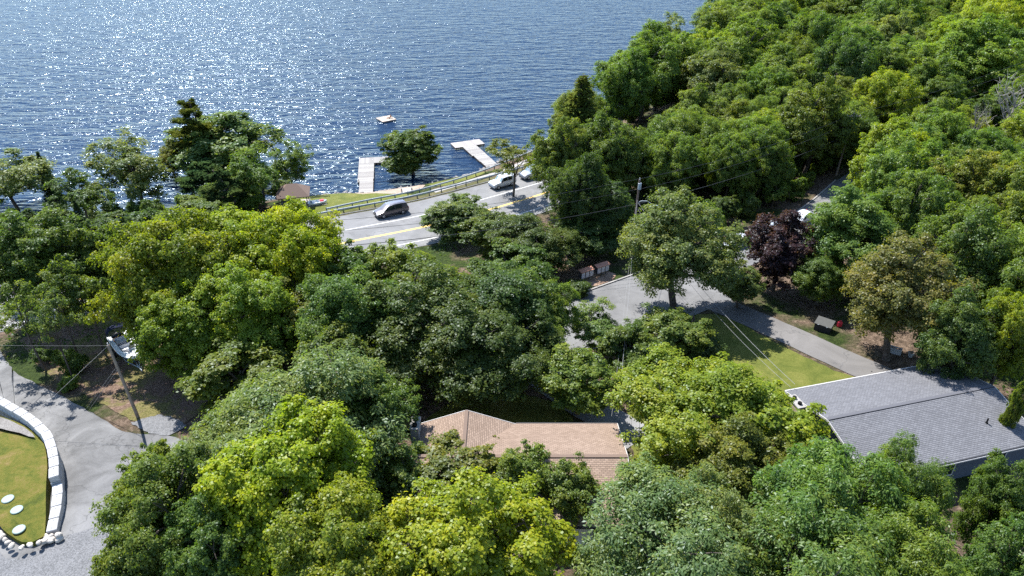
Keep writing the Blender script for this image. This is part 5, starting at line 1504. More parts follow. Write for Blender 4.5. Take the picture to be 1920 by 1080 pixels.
    ('big0', 86.89, 236.06, 4.82, 10.8, 3.14, 'fresh', 'A', 'second nearest small fresh green wood tree right of the lake end at the top edge'),
    ('grand0', 94.73, 236.27, 5.62, 13.8, 4.22, 'teal', 'A', 'mid-sized blue-green wood tree right of the lake end at the top edge'),
    ('big3', 131.9, 236.2, 5.36, 10.8, 1.67, 'mid', 'C', 'eighth nearest mid-sized mid green wood tree left of the upper right corner'),
    ('big2', 115.09, 237.93, 5.34, 11.9, 2.27, 'mid', 'C', 'twelfth nearest mid-sized mid green wood tree left of the upper right corner'),
    ('big0', 140.24, 236.97, 5.18, 12.5, 0.89, 'yellow', 'C', 'fifth nearest mid-sized yellow-green wood tree left of the upper right corner'),
    ('big3', 157.32, 237.97, 5.76, 11.9, 4.65, 'fresh', 'C', 'third nearest mid-sized fresh green wood tree above the upper right corner'),
    ('grand0', 80.81, 240.63, 7.47, 17, 1.86, 'silver', 'A', 'second nearest large silvery green wood tree right of the lake end at the top edge'),
    ('big0', 109.77, 241.11, 4.93, 12.0, 1.09, 'mid', 'A', 'sixth nearest mid-sized mid green wood tree above the pole with crossarm'),
    ('big3', 100.61, 239.64, 5.05, 10.9, 4.34, 'olive', 'A', 'nearest mid-sized olive green wood tree right of the lake end at the top edge'),
    ('big0', 126.77, 241.45, 6.18, 13.4, 1.49, 'olive', 'C', 'third nearest mid-sized olive green wood tree left of the upper right corner'),
    ('weep1', 166.92, 236.85, 5.24, 10.1, 4.66, 'fresh', 'C', 'third nearest mid-sized fresh green wood tree right of the upper right corner'),
    ('big1', 149.79, 241.61, 5.07, 10.4, 3.23, 'yellow', 'C', 'third nearest mid-sized yellow-green wood tree left of the upper right corner'),
    ('grand0', 90.34, 244.58, 6.7, 13.5, 5.64, 'olive', 'A', 'large olive green wood tree right of the lake end at the top edge'),
    ('big1', 103.79, 245.21, 5.24, 10.8, 4.68, 'fresh', 'A', 'twelfth nearest mid-sized fresh green wood tree right of the lake end at the top edge'),
    ('big2', 170.95, 242.4, 5.4, 10.3, 1.05, 'olive', 'C', 'second nearest mid-sized olive green wood tree right of the upper right corner'),
    ('big4', 119.98, 244.69, 5.64, 14.7, 1.62, 'fresh', 'C', 'fourteenth nearest mid-sized fresh green wood tree left of the upper right corner'),
    ('big0', 137.44, 243.55, 5.4, 12.8, 4.85, 'fresh', 'C', 'tenth nearest mid-sized fresh green wood tree left of the upper right corner'),
    ('big3', 159.58, 245.39, 4.98, 9.8, 0.74, 'mid', 'C', 'mid-sized mid green wood tree above the upper right corner'),
    ('grand0', 130.84, 247.6, 4.83, 9.4, 5.31, 'mid', 'C', 'third nearest small mid green wood tree left of the upper right corner'),
    ('big2', 113.85, 249.63, 5.27, 10.4, 1.05, 'silver', 'A', 'third nearest mid-sized silvery green wood tree above the pole with crossarm'),
    ('big3', 84.79, 249.17, 5.07, 13.5, 0.22, 'mid', 'A', 'nearest mid-sized mid green wood tree right of the lake end at the top edge'),
    ('grand0', 147.02, 249.0, 5.19, 10.5, 2.58, 'mid', 'C', 'fourth nearest mid-sized mid green wood tree left of the upper right corner'),
    ('grand0', 99.28, 250.52, 5.75, 15.3, 4.28, 'fresh', 'A', 'ninth nearest mid-sized fresh green wood tree right of the lake end at the top edge'),
    ('big2', 77.61, 248.86, 5.32, 13.9, 1.23, 'fresh', 'A', 'second nearest mid-sized fresh green wood tree right of the lake end at the top edge'),
    ('weep1', 136.72, 252.39, 5.05, 11.5, 5.52, 'mid', 'C', 'ninth nearest mid-sized mid green wood tree left of the upper right corner'),
    ('big4', 121.9, 252.97, 5.0, 13.4, 2.24, 'yellow', 'C', 'ninth nearest mid-sized yellow-green wood tree left of the upper right corner'),
    ('big2', 92.88, 253.7, 4.99, 11.0, 2.34, 'fresh', 'A', 'seventh nearest mid-sized fresh green wood tree right of the lake end at the top edge'),
    ('big3', 143.94, 255.8, 4.83, 9.2, 1.15, 'mid', 'C', 'second nearest small mid green wood tree left of the upper right corner'),
    ('grand0', 108.3, 254.32, 4.81, 10.9, 0.87, 'olive', 'A', 'small olive green wood tree right of the lake end at the top edge'),
    ('big2', 81.32, 255.27, 6.6, 15.6, 6.12, 'fresh', 'A', 'nearest large fresh green wood tree right of the lake end at the top edge'),
    ('grand0', 115.68, 255.98, 5.11, 10.1, 5.5, 'fresh', 'A', 'fourteenth nearest mid-sized fresh green wood tree right of the lake end at the top edge'),
    ('big1', 129.17, 255.6, 5.72, 11.8, 0.1, 'silver', 'C', 'third nearest mid-sized silvery green wood tree left of the upper right corner'),
    ('big4', 153.19, 257.77, 4.94, 9.5, 3.43, 'fresh', 'C', 'sixth nearest mid-sized fresh green wood tree left of the upper right corner'),
    ('big1', 89.15, 259.84, 5.79, 14.9, 0.5, 'fresh', 'A', 'sixth nearest mid-sized fresh green wood tree right of the lake end at the top edge'),
    ('grand0', 98.86, 257.91, 4.99, 13.4, 1.69, 'mid', 'A', 'sixth nearest mid-sized mid green wood tree right of the lake end at the top edge'),
    ('grand0', 136.32, 260.64, 5.47, 10.9, 3.03, 'yellow', 'C', 'seventh nearest mid-sized yellow-green wood tree left of the upper right corner'),
    ('grand0', 108.31, 262.62, 5.81, 12.7, 5.81, 'silver', 'A', 'second nearest mid-sized silvery green wood tree right of the lake end at the top edge'),
    ('big4', 122.47, 262.9, 5.65, 12.2, 2.96, 'yellow', 'A', 'tenth nearest mid-sized yellow-green wood tree left of the upper right corner'),
    ('grand0', 84.98, 265.85, 5.23, 13.8, 5.8, 'yellow', 'A', 'second nearest mid-sized yellow-green wood tree right of the lake end at the top edge'),
    ('big0', 99.68, 265.08, 5.05, 10.9, 5.59, 'yellow', 'A', 'fifth nearest mid-sized yellow-green wood tree right of the lake end at the top edge'),
    ('grand0', 115.11, 264.93, 5.13, 11.9, 4.66, 'fresh', 'A', 'thirteenth nearest mid-sized fresh green wood tree right of the lake end at the top edge'),
    ('big2', 128.49, 265.42, 5.1, 10.2, 6.06, 'fresh', 'C', 'fifteenth nearest mid-sized fresh green wood tree left of the upper right corner'),
    ('big1', 92.65, 268.63, 5.05, 12.3, 2.08, 'mid', 'A', 'second nearest mid-sized mid green wood tree right of the lake end at the top edge'),
    ('big0', 105.38, 269.83, 6.04, 12.6, 3.57, 'yellow', 'A', 'sixth nearest mid-sized yellow-green wood tree right of the lake end at the top edge'),
    ('grand0', 112.17, 271.54, 5.21, 11.6, 3.97, 'silver', 'A', 'third nearest mid-sized silvery green wood tree right of the lake end at the top edge'),
    ('grand0', 121.65, 270.96, 5.97, 11.5, 0.86, 'mid', 'A', 'ninth nearest mid-sized mid green wood tree right of the lake end at the top edge'),
    ('big4', 95.68, 275.37, 5.27, 10.4, 0.05, 'yellow', 'A', 'fourth nearest mid-sized yellow-green wood tree right of the lake end at the top edge'),
    ('grand0', 108.61, 278.32, 5.46, 10.8, 3.6, 'mid', 'A', 'seventh nearest mid-sized mid green wood tree right of the lake end at the top edge'),
    ('big4', 116.87, 275.73, 5.27, 11.4, 0.49, 'olive', 'A', 'second nearest mid-sized olive green wood tree right of the lake end at the top edge'),
    ('big1', 102.86, 281.12, 5.11, 9.8, 5.02, 'mid', 'A', 'fourth nearest mid-sized mid green wood tree right of the lake end at the top edge'),
    ('big0', 94.87, 285.61, 5.55, 10.6, 2.83, 'deep', 'A', 'mid-sized dark green wood tree right of the lake end at the top edge'),
    ('big2', 116.9, 282.97, 5.34, 10.5, 4.75, 'fresh', 'A', 'eleventh nearest mid-sized fresh green wood tree right of the lake end at the top edge'),
    ('big3', 106.63, 287.21, 5.0, 9.6, 5.96, 'silver', 'A', 'nearest mid-sized silvery green wood tree right of the lake end at the top edge'),
    ('grand0', 99.92, 295.18, 4.8, 9.6, 5.49, 'fresh', 'A', 'nearest small fresh green wood tree right of the lake end at the top edge'),
]
# bushes at the wood edges: kind, x, y, radius, height, turn, leaf colour, stand, label
BUSHES = [
    ('shrub0', 25.36, 84.81, 2.39, 4.9, 3.52, 'fresh', 'S', 'large fresh green wood bush right of the street lamp pole'),
    ('med0', 28.89, 87.93, 2.15, 4.0, 3.92, 'deep', 'S', 'mid-sized dark green wood bush left of the purple-leaved tree'),
    ('shrub1', 33.0, 89.92, 1.62, 3.4, 1.5, 'deep', 'S', 'small dark green wood bush above the purple-leaved tree'),
    ('shrub0', 33.32, 93.77, 2.1, 4.5, 0.43, 'fresh', 'S', 'second nearest mid-sized fresh green wood bush above the purple-leaved tree'),
    ('med0', 37.22, 93.33, 1.92, 4.2, 0.98, 'fresh', 'S', 'nearest mid-sized fresh green wood bush above the purple-leaved tree'),
    ('shrub1', 37.35, 96.2, 1.61, 3.0, 3.32, 'mid', 'S', 'small mid green wood bush above the purple-leaved tree'),
    ('shrub1', 41.12, 96.21, 1.78, 3.3, 3.08, 'fresh', 'S', 'small fresh green wood bush above the purple-leaved tree'),
    ('shrub1', 41.07, 101.64, 1.86, 4.2, 3.36, 'mid', 'S', 'second nearest mid-sized mid green wood bush left of the pole with crossarm'),
    ('shrub1', 44.21, 100.39, 1.54, 2.8, 2.72, 'fresh', 'S', 'second nearest small fresh green wood bush left of the pole with crossarm'),
    ('med2', 43.39, 104.72, 1.95, 4.3, 4.38, 'deep', 'S', 'mid-sized dark green wood bush left of the pole with crossarm'),
    ('shrub1', 49.12, 105.95, 1.67, 3.5, 1.31, 'fresh', 'S', 'nearest small fresh green wood bush left of the pole with crossarm'),
    ('shrub0', 47.65, 110.67, 2.58, 5.8, 5.55, 'mid', 'S', 'second nearest large mid green wood bush left of the pole with crossarm'),
    ('med1', 51.56, 108.5, 2.61, 5.7, 1.31, 'mid', 'S', 'nearest large mid green wood bush left of the pole with crossarm'),
    ('shrub0', 51.75, 113.95, 2.13, 4.0, 3.74, 'mid', 'S', 'nearest mid-sized mid green wood bush left of the pole with crossarm'),
    ('shrub1', 55.63, 113.85, 1.82, 3.7, 4.52, 'fresh', 'S', 'mid-sized fresh green wood bush below the pole with crossarm'),
    ('shrub0', 57.95, 116.95, 2.62, 5.8, 2.64, 'deep', 'S', 'large dark green wood bush above the pole with crossarm'),
    ('med0', 61.83, 121.1, 2.4, 4.7, 4.09, 'deep', 'S', 'large dark green wood bush right of the pole with crossarm'),
    ('shrub1', 64.76, 119.71, 1.79, 3.9, 1.12, 'mid', 'S', 'nearest small mid green wood bush above the yellow-green tree by the pole'),
    ('shrub0', 64.3, 124.52, 2.02, 4.5, 5.06, 'fresh', 'S', 'mid-sized fresh green wood bush right of the pole with crossarm'),
    ('shrub0', 68.37, 124.74, 2.78, 5.3, 2.6, 'mid', 'S', 'large mid green wood bush above the yellow-green tree by the pole'),
    ('shrub0', 71.21, 126.59, 1.52, 2.8, 4.28, 'mid', 'S', 'second nearest small mid green wood bush above the yellow-green tree by the pole'),
    ('med2', 73.39, 124.19, 2.2, 4.8, 0.74, 'deep', 'S', 'mid-sized dark green wood bush above the yellow-green tree by the pole'),
    ('med1', 74.69, 128.31, 2.54, 5.6, 0.35, 'fresh', 'S', 'large fresh green wood bush above the yellow-green tree by the pole'),
    ('shrub0', 77.62, 126.87, 1.79, 3.9, 5.17, 'deep', 'S', 'small dark green wood bush right of the yellow-green tree by the pole'),
    ('shrub0', 77.55, 131.39, 1.77, 3.8, 4.08, 'deep', 'S', 'small dark green wood bush above the yellow-green tree by the pole'),
    ('med0', 81.15, 128.47, 2.57, 5.3, 1.57, 'mid', 'S', 'second nearest large mid green wood bush left of the leafless grey tree'),
    ('shrub0', 82.06, 133.44, 2.71, 5.8, 3.11, 'deep', 'S', 'large dark green wood bush left of the leafless grey tree'),
    ('shrub1', 85.35, 132.42, 1.51, 2.8, 1.55, 'fresh', 'S', 'nearest small fresh green wood bush left of the leafless grey tree'),
    ('shrub1', 88.2, 133.57, 1.86, 3.7, 4.2, 'deep', 'S', 'mid-sized dark green wood bush left of the leafless grey tree'),
    ('med1', 93.51, 134.7, 2.06, 3.7, 5.2, 'deep', 'S', 'mid-sized dark green wood bush above the leafless grey tree'),
    ('med0', 44.64, 84.37, 2.55, 5.3, 2.53, 'mid', 'T', 'third nearest large mid green wood bush below the yellow-green tree by the pole'),
    ('med2', 49.46, 85.67, 2.51, 5.2, 2.11, 'mid', 'T', 'second nearest large mid green wood bush below the yellow-green tree by the pole'),
    ('med1', 52.01, 88.81, 2.55, 5.6, 1.58, 'deep', 'T', 'large dark green wood bush below the yellow-green tree by the pole'),
    ('med2', 52.21, 94.71, 2.43, 5.5, 1.17, 'mid', 'T', 'nearest large mid green wood bush below the yellow-green tree by the pole'),
    ('med2', 56.95, 95.25, 2.56, 5.1, 1.13, 'deep', 'T', 'second nearest large dark green wood bush right of the yellow-green tree by the pole'),
    ('med1', 58.8, 99.17, 2.39, 5.2, 4.94, 'deep', 'T', 'nearest large dark green wood bush right of the yellow-green tree by the pole'),
    ('shrub0', 62.22, 101.19, 1.93, 3.7, 5.23, 'fresh', 'T', 'nearest mid-sized fresh green wood bush right of the yellow-green tree by the pole'),
    ('med1', 64.9, 103.39, 2.05, 4.5, 2.39, 'fresh', 'T', 'second nearest mid-sized fresh green wood bush right of the yellow-green tree by the pole'),
    ('med1', 65.85, 108.03, 2.19, 3.7, 1.37, 'deep', 'T', 'mid-sized dark green wood bush right of the yellow-green tree by the pole'),
    ('shrub0', 70.94, 110.02, 1.84, 3.6, 4.79, 'fresh', 'T', 'third nearest mid-sized fresh green wood bush right of the yellow-green tree by the pole'),
    ('shrub0', 73.83, 110.51, 1.78, 3.3, 0.45, 'deep', 'T', 'small dark green wood bush left of the leafless grey tree'),
    ('shrub0', 74.7, 113.53, 1.66, 3.3, 4.59, 'fresh', 'T', 'second nearest small fresh green wood bush left of the leafless grey tree'),
    ('shrub0', 78.23, 116.32, 2.46, 5.0, 3.79, 'mid', 'T', 'nearest large mid green wood bush left of the leafless grey tree'),
    ('med0', 81.77, 114.89, 2.01, 3.5, 5.75, 'fresh', 'T', 'second nearest mid-sized fresh green wood bush below the leafless grey tree'),
    ('shrub0', 84.69, 117.55, 1.82, 3.9, 3.62, 'fresh', 'T', 'nearest mid-sized fresh green wood bush below the leafless grey tree'),
    ('shrub1', 87.63, 119.44, 1.7, 3.8, 2.95, 'deep', 'T', 'small dark green wood bush below the leafless grey tree'),
    ('med2', 89.31, 122.45, 2.39, 4.3, 5.43, 'fresh', 'T', 'large fresh green wood bush right of the leafless grey tree'),
    ('shrub0', 92.58, 122.59, 1.63, 2.9, 1.81, 'mid', 'T', 'small mid green wood bush right of the leafless grey tree'),
    ('shrub0', 11.58, 101.49, 1.59, 2.9, 2.67, 'deep', 'M', 'small dark green wood bush left of the street lamp pole'),
    ('shrub0', 16.29, 105.36, 2.33, 4.1, 0.91, 'deep', 'M', 'nearest large dark green wood bush above the street lamp pole'),
    ('shrub0', 20.57, 105.05, 1.66, 3.5, 5.93, 'deep', 'M', 'small dark green wood bush above the street lamp pole'),
    ('med1', 20.38, 109.07, 2.43, 4.2, 0.41, 'deep', 'M', 'second nearest large dark green wood bush above the street lamp pole'),
    ('med2', 26.53, 109.97, 2.04, 3.9, 4.6, 'deep', 'M', 'mid-sized dark green wood bush above the street lamp pole'),
    ('shrub0', 26.89, 114.84, 2.39, 4.5, 0.28, 'mid', 'M', 'large mid green wood bush above the street lamp pole'),
    ('shrub0', 30.55, 119.3, 1.6, 3.6, 0.1, 'deep', 'M', 'fourth nearest small dark green wood bush below the silvery tree near the shore'),
    ('med2', 33.34, 120.07, 1.95, 3.6, 0.5, 'deep', 'M', 'mid-sized dark green wood bush below the silvery tree near the shore'),
    ('shrub0', 35.33, 123.27, 1.79, 4.1, 0.03, 'deep', 'M', 'third nearest small dark green wood bush below the silvery tree near the shore'),
    ('shrub0', 38.78, 127.17, 1.78, 4.0, 5.24, 'deep', 'M', 'nearest small dark green wood bush below the silvery tree near the shore'),
    ('med1', 41.74, 128.75, 2.37, 5.1, 6.2, 'mid', 'M', 'second nearest large mid green wood bush below the silvery tree near the shore'),
    ('shrub1', 46.07, 132.96, 1.68, 3.7, 3.82, 'deep', 'M', 'second nearest small dark green wood bush below the silvery tree near the shore'),
    ('med1', 46.94, 141.22, 2.26, 5.0, 0.54, 'mid', 'M', 'second nearest large mid green wood bush right of the silvery tree near the shore'),
    ('shrub1', 50.1, 145.65, 1.76, 3.3, 1.61, 'deep', 'M', 'small dark green wood bush right of the silvery tree near the shore'),
    ('shrub0', 9.07, 128.71, 2.45, 4.7, 5.95, 'silver', 'L', 'large silvery green wood bush below the dark pointed spruce'),
    ('shrub0', 14.57, 132.62, 2.0, 4.3, 2.35, 'mid', 'L', 'mid-sized mid green wood bush below the dark pointed spruce'),
    ('shrub0', 17.21, 134.18, 1.64, 3.4, 4.39, 'fresh', 'L', 'small fresh green wood bush right of the dark pointed spruce'),
    ('shrub0', 20.42, 139.57, 2.67, 5.8, 3.1, 'silver', 'L', 'large silvery green wood bush right of the dark pointed spruce'),
    ('shrub0', 23.92, 141.41, 1.73, 3.5, 3.69, 'silver', 'L', 'small silvery green wood bush right of the dark pointed spruce'),
    ('shrub0', 25.87, 144.28, 1.91, 3.9, 4.8, 'mid', 'L', 'mid-sized mid green wood bush right of the dark pointed spruce'),
    ('med1', 30.56, 147.59, 2.31, 4.5, 3.8, 'fresh', 'L', 'third nearest large fresh green wood bush below the tall feathery tree by the lake'),
    ('med0', 32.7, 154.45, 2.29, 4.6, 0.76, 'fresh', 'L', 'second nearest large fresh green wood bush below the tall feathery tree by the lake'),
    ('shrub0', 34.96, 158.7, 2.34, 4.6, 4.1, 'fresh', 'L', 'nearest large fresh green wood bush below the tall feathery tree by the lake'),
    ('med1', 38.12, 163.92, 2.14, 4.5, 4.92, 'silver', 'L', 'second nearest mid-sized silvery green wood bush left of the silvery tree near the shore'),
    ('shrub0', 39.93, 166.25, 1.55, 3.3, 2.88, 'fresh', 'L', 'small fresh green wood bush left of the silvery tree near the shore'),
    ('med0', 43.56, 169.69, 2.56, 4.4, 2.65, 'mid', 'L', 'second nearest large mid green wood bush left of the silvery tree near the shore'),
    ('med1', 46.65, 173.64, 2.01, 4.3, 3.08, 'fresh', 'L', 'nearest mid-sized fresh green wood bush above the silvery tree near the shore'),
    ('shrub1', 46.37, 179.05, 1.83, 3.9, 2.08, 'silver', 'L', 'nearest mid-sized silvery green wood bush left of the silvery tree near the shore'),
    ('med1', 48.65, 183.21, 2.55, 4.9, 5.78, 'fresh', 'L', 'large fresh green wood bush above the silvery tree near the shore'),
    ('med0', 51.95, 185.89, 2.65, 4.8, 3.69, 'mid', 'L', 'nearest large mid green wood bush above the silvery tree near the shore'),
    ('med1', 54.1, 190.72, 2.8, 5.1, 5.36, 'mid', 'L', 'second nearest large mid green wood bush above the silvery tree near the shore'),
    ('shrub0', 55.85, 195.41, 2.56, 5.0, 0.36, 'silver', 'L', 'large silvery green wood bush above the silvery tree near the shore'),
    ('med0', 56.4, 200.7, 2.05, 4.4, 4.19, 'silver', 'L', 'mid-sized silvery green wood bush above the silvery tree near the shore'),
    ('shrub0', 59.11, 203.68, 2.05, 4.1, 1.91, 'fresh', 'L', 'second nearest mid-sized fresh green wood bush above the silvery tree near the shore'),
    ('med2', 61.49, 206.85, 2.37, 5.4, 5.8, 'fresh', 'L', 'second nearest large fresh green wood bush below the lake end at the top edge'),
    ('med1', 62.75, 214.7, 2.5, 4.7, 6.03, 'silver', 'L', 'large silvery green wood bush below the lake end at the top edge'),
    ('med1', 65.13, 220.38, 2.57, 4.6, 2.29, 'mid', 'L', 'large mid green wood bush below the lake end at the top edge'),
    ('med0', 66.5, 223.86, 2.21, 4.5, 3.09, 'fresh', 'L', 'nearest large fresh green wood bush below the lake end at the top edge'),
    ('shrub1', 69.23, 226.72, 1.84, 3.7, 4.53, 'mid', 'L', 'nearest mid-sized mid green wood bush right of the lake end at the top edge'),
    ('shrub1', 71.11, 231.94, 1.54, 3.0, 3.48, 'fresh', 'L', 'nearest small fresh green wood bush right of the lake end at the top edge'),
    ('shrub0', 73.08, 236.8, 2.0, 3.6, 0.73, 'fresh', 'L', 'nearest mid-sized fresh green wood bush right of the lake end at the top edge'),
    ('shrub0', 75.16, 239.25, 1.92, 4.4, 4.1, 'mid', 'L', 'second nearest mid-sized mid green wood bush right of the lake end at the top edge'),
    ('shrub0', 75.16, 242.69, 1.83, 4.1, 1.93, 'silver', 'L', 'mid-sized silvery green wood bush right of the lake end at the top edge'),
    ('med2', 78.06, 247.26, 2.18, 3.8, 2.58, 'fresh', 'L', 'second nearest mid-sized fresh green wood bush right of the lake end at the top edge'),
    ('med0', 79.23, 250.46, 2.18, 3.7, 6.23, 'mid', 'L', 'third nearest mid-sized mid green wood bush right of the lake end at the top edge'),
    ('med2', 82.2, 254.42, 2.3, 4.6, 5.4, 'mid', 'L', 'large mid green wood bush right of the lake end at the top edge'),
    ('shrub1', 83.11, 259.41, 1.64, 3.7, 4.99, 'fresh', 'L', 'second nearest small fresh green wood bush right of the lake end at the top edge'),
    ('med1', 84.48, 263.05, 2.11, 4.4, 4.86, 'mid', 'L', 'fourth nearest mid-sized mid green wood bush right of the lake end at the top edge'),
    ('shrub0', 86.28, 265.81, 2.21, 4.5, 5.72, 'silver', 'L', 'large silvery green wood bush right of the lake end at the top edge'),
    ('med1', 87.27, 270.48, 2.03, 4.6, 5.87, 'mid', 'L', 'fifth nearest mid-sized mid green wood bush right of the lake end at the top edge'),
    ('med1', 28.17, 152.67, 2.29, 4.4, 1.8, 'mid', 'M', 'second nearest large mid green wood bush below the tall feathery tree by the lake'),
    ('med2', 33.82, 149.89, 2.55, 5.5, 2.73, 'fresh', 'M', 'second nearest large fresh green wood bush left of the silvery tree near the shore'),
    ('med1', 41.96, 148.2, 2.69, 6.0, 1.1, 'mid', 'M', 'nearest large mid green wood bush below the silvery tree near the shore'),
    ('shrub0', 39.68, 153.89, 1.87, 4.0, 3.83, 'mid', 'M', 'mid-sized mid green wood bush left of the silvery tree near the shore'),
    ('med2', 45.53, 152.46, 2.17, 4.7, 5.91, 'fresh', 'M', 'mid-sized fresh green wood bush below the silvery tree near the shore'),
    ('med2', 43.26, 155.77, 2.78, 5.1, 5.23, 'fresh', 'M', 'nearest large fresh green wood bush left of the silvery tree near the shore'),
    ('med0', 41.91, 161.3, 2.28, 3.9, 3.26, 'mid', 'M', 'nearest large mid green wood bush left of the silvery tree near the shore'),
    ('med2', 50.89, 159.33, 2.82, 6.4, 4.98, 'mid', 'M', 'nearest large mid green wood bush right of the silvery tree near the shore'),
    ('shrub0', 38.32, 169.11, 2.33, 4.4, 1.94, 'mid', 'M', 'nearest large mid green wood bush below the tall feathery tree by the lake'),
    ('shrub0', 52.33, 163.88, 1.87, 3.3, 3.35, 'fresh', 'M', 'second nearest mid-sized fresh green wood bush right of the silvery tree near the shore'),
    ('med0', 52.75, 167.9, 2.18, 3.8, 3.13, 'fresh', 'M', 'nearest mid-sized fresh green wood bush right of the silvery tree near the shore'),
    ('shrub1', 49.12, 171.21, 1.81, 3.1, 4.17, 'mid', 'M', 'mid-sized mid green wood bush above the silvery tree near the shore'),
    ('med0', -76.19, 91.74, 2.04, 4.6, 4.51, 'mid', 'K', 'mid-sized mid green wood bush left of the left edge'),
    ('shrub1', -73.56, 94.14, 1.73, 3.2, 3.43, 'silver', 'K', 'small silvery green wood bush below the left edge'),
    ('shrub1', -68.77, 90.79, 1.75, 3.2, 4.37, 'deep', 'K', 'small dark green wood bush right of the left edge'),
    ('med1', -64.5, 91.65, 2.06, 3.9, 0.6, 'silver', 'K', 'mid-sized silvery green wood bush right of the left edge'),
    ('shrub0', -60.5, 93.54, 1.49, 2.9, 3.08, 'silver', 'K', 'small silvery green wood bush below the umbrella-crowned tree'),
    ('shrub1', -59.65, 97.01, 1.58, 2.8, 0.91, 'deep', 'K', 'small dark green wood bush below the umbrella-crowned tree'),
    ('shrub1', -55.71, 96.71, 1.62, 2.8, 1.18, 'mid', 'K', 'small mid green wood bush below the umbrella-crowned tree'),
    ('shrub1', -52.24, 94.84, 1.9, 3.4, 1.17, 'mid', 'K', 'mid-sized mid green wood bush below the umbrella-crowned tree'),
    ('shrub0', -48.88, 97.06, 1.47, 3.1, 3.67, 'mid', 'K', 'small mid green wood bush below the tall wind-bent pine'),
    ('shrub0', -44.55, 96.77, 2.17, 4.8, 6.21, 'silver', 'K', 'mid-sized silvery green wood bush below the tall wind-bent pine'),
    ('shrub1', -43.72, 101.18, 1.71, 3.4, 3.43, 'deep', 'K', 'small dark green wood bush below the tall wind-bent pine'),
    ('med1', -40.45, 101.51, 2.18, 4.8, 2.78, 'silver', 'K', 'second nearest mid-sized silvery green wood bush left of the gazebo'),
    ('med0', -35.25, 101.07, 2.03, 3.7, 0.14, 'silver', 'K', 'nearest mid-sized silvery green wood bush left of the gazebo'),
]

# ---------------------------------------------------------------- planting
CATS = {'pine_tree': 'pine', 'spruce_tree': 'spruce', 'maple_tree': 'maple', 'willow_tree': 'tree', 'dead_tree': 'dead tree'}
for (nm, kd, x, y, R, H, rot, colr, lab) in TREES:
    cat = CATS.get(nm, 'shrub' if ('shrub' in nm or 'bush' in nm) else 'tree')
    plant(nm, kd, x, y, R, H, rot, colr, lab, cat)
STAND = {'A': 'trees of the wood beside the lake', 'B': 'trees of the wood below the power line', 'C': 'trees of the far wood'}
for (kd, x, y, R, H, rot, colr, st, lab) in WOOD:
    plant('woodland_tree', kd, x, y, R, H, rot, colr, lab, 'tree', STAND[st], lift=1.15)
EDGE = {'S': 'bushes on the lake side of the street', 'T': 'bushes on the near side of the street', 'M': 'bushes beside the lake road', 'L': 'bushes on the wooded bank', 'K': 'bushes on the left bank'}
for (kd, x, y, R, H, rot, colr, st, lab) in BUSHES:
    plant('woodland_bush', kd, x, y, R, H, rot, colr, lab, 'bush', EDGE[st])

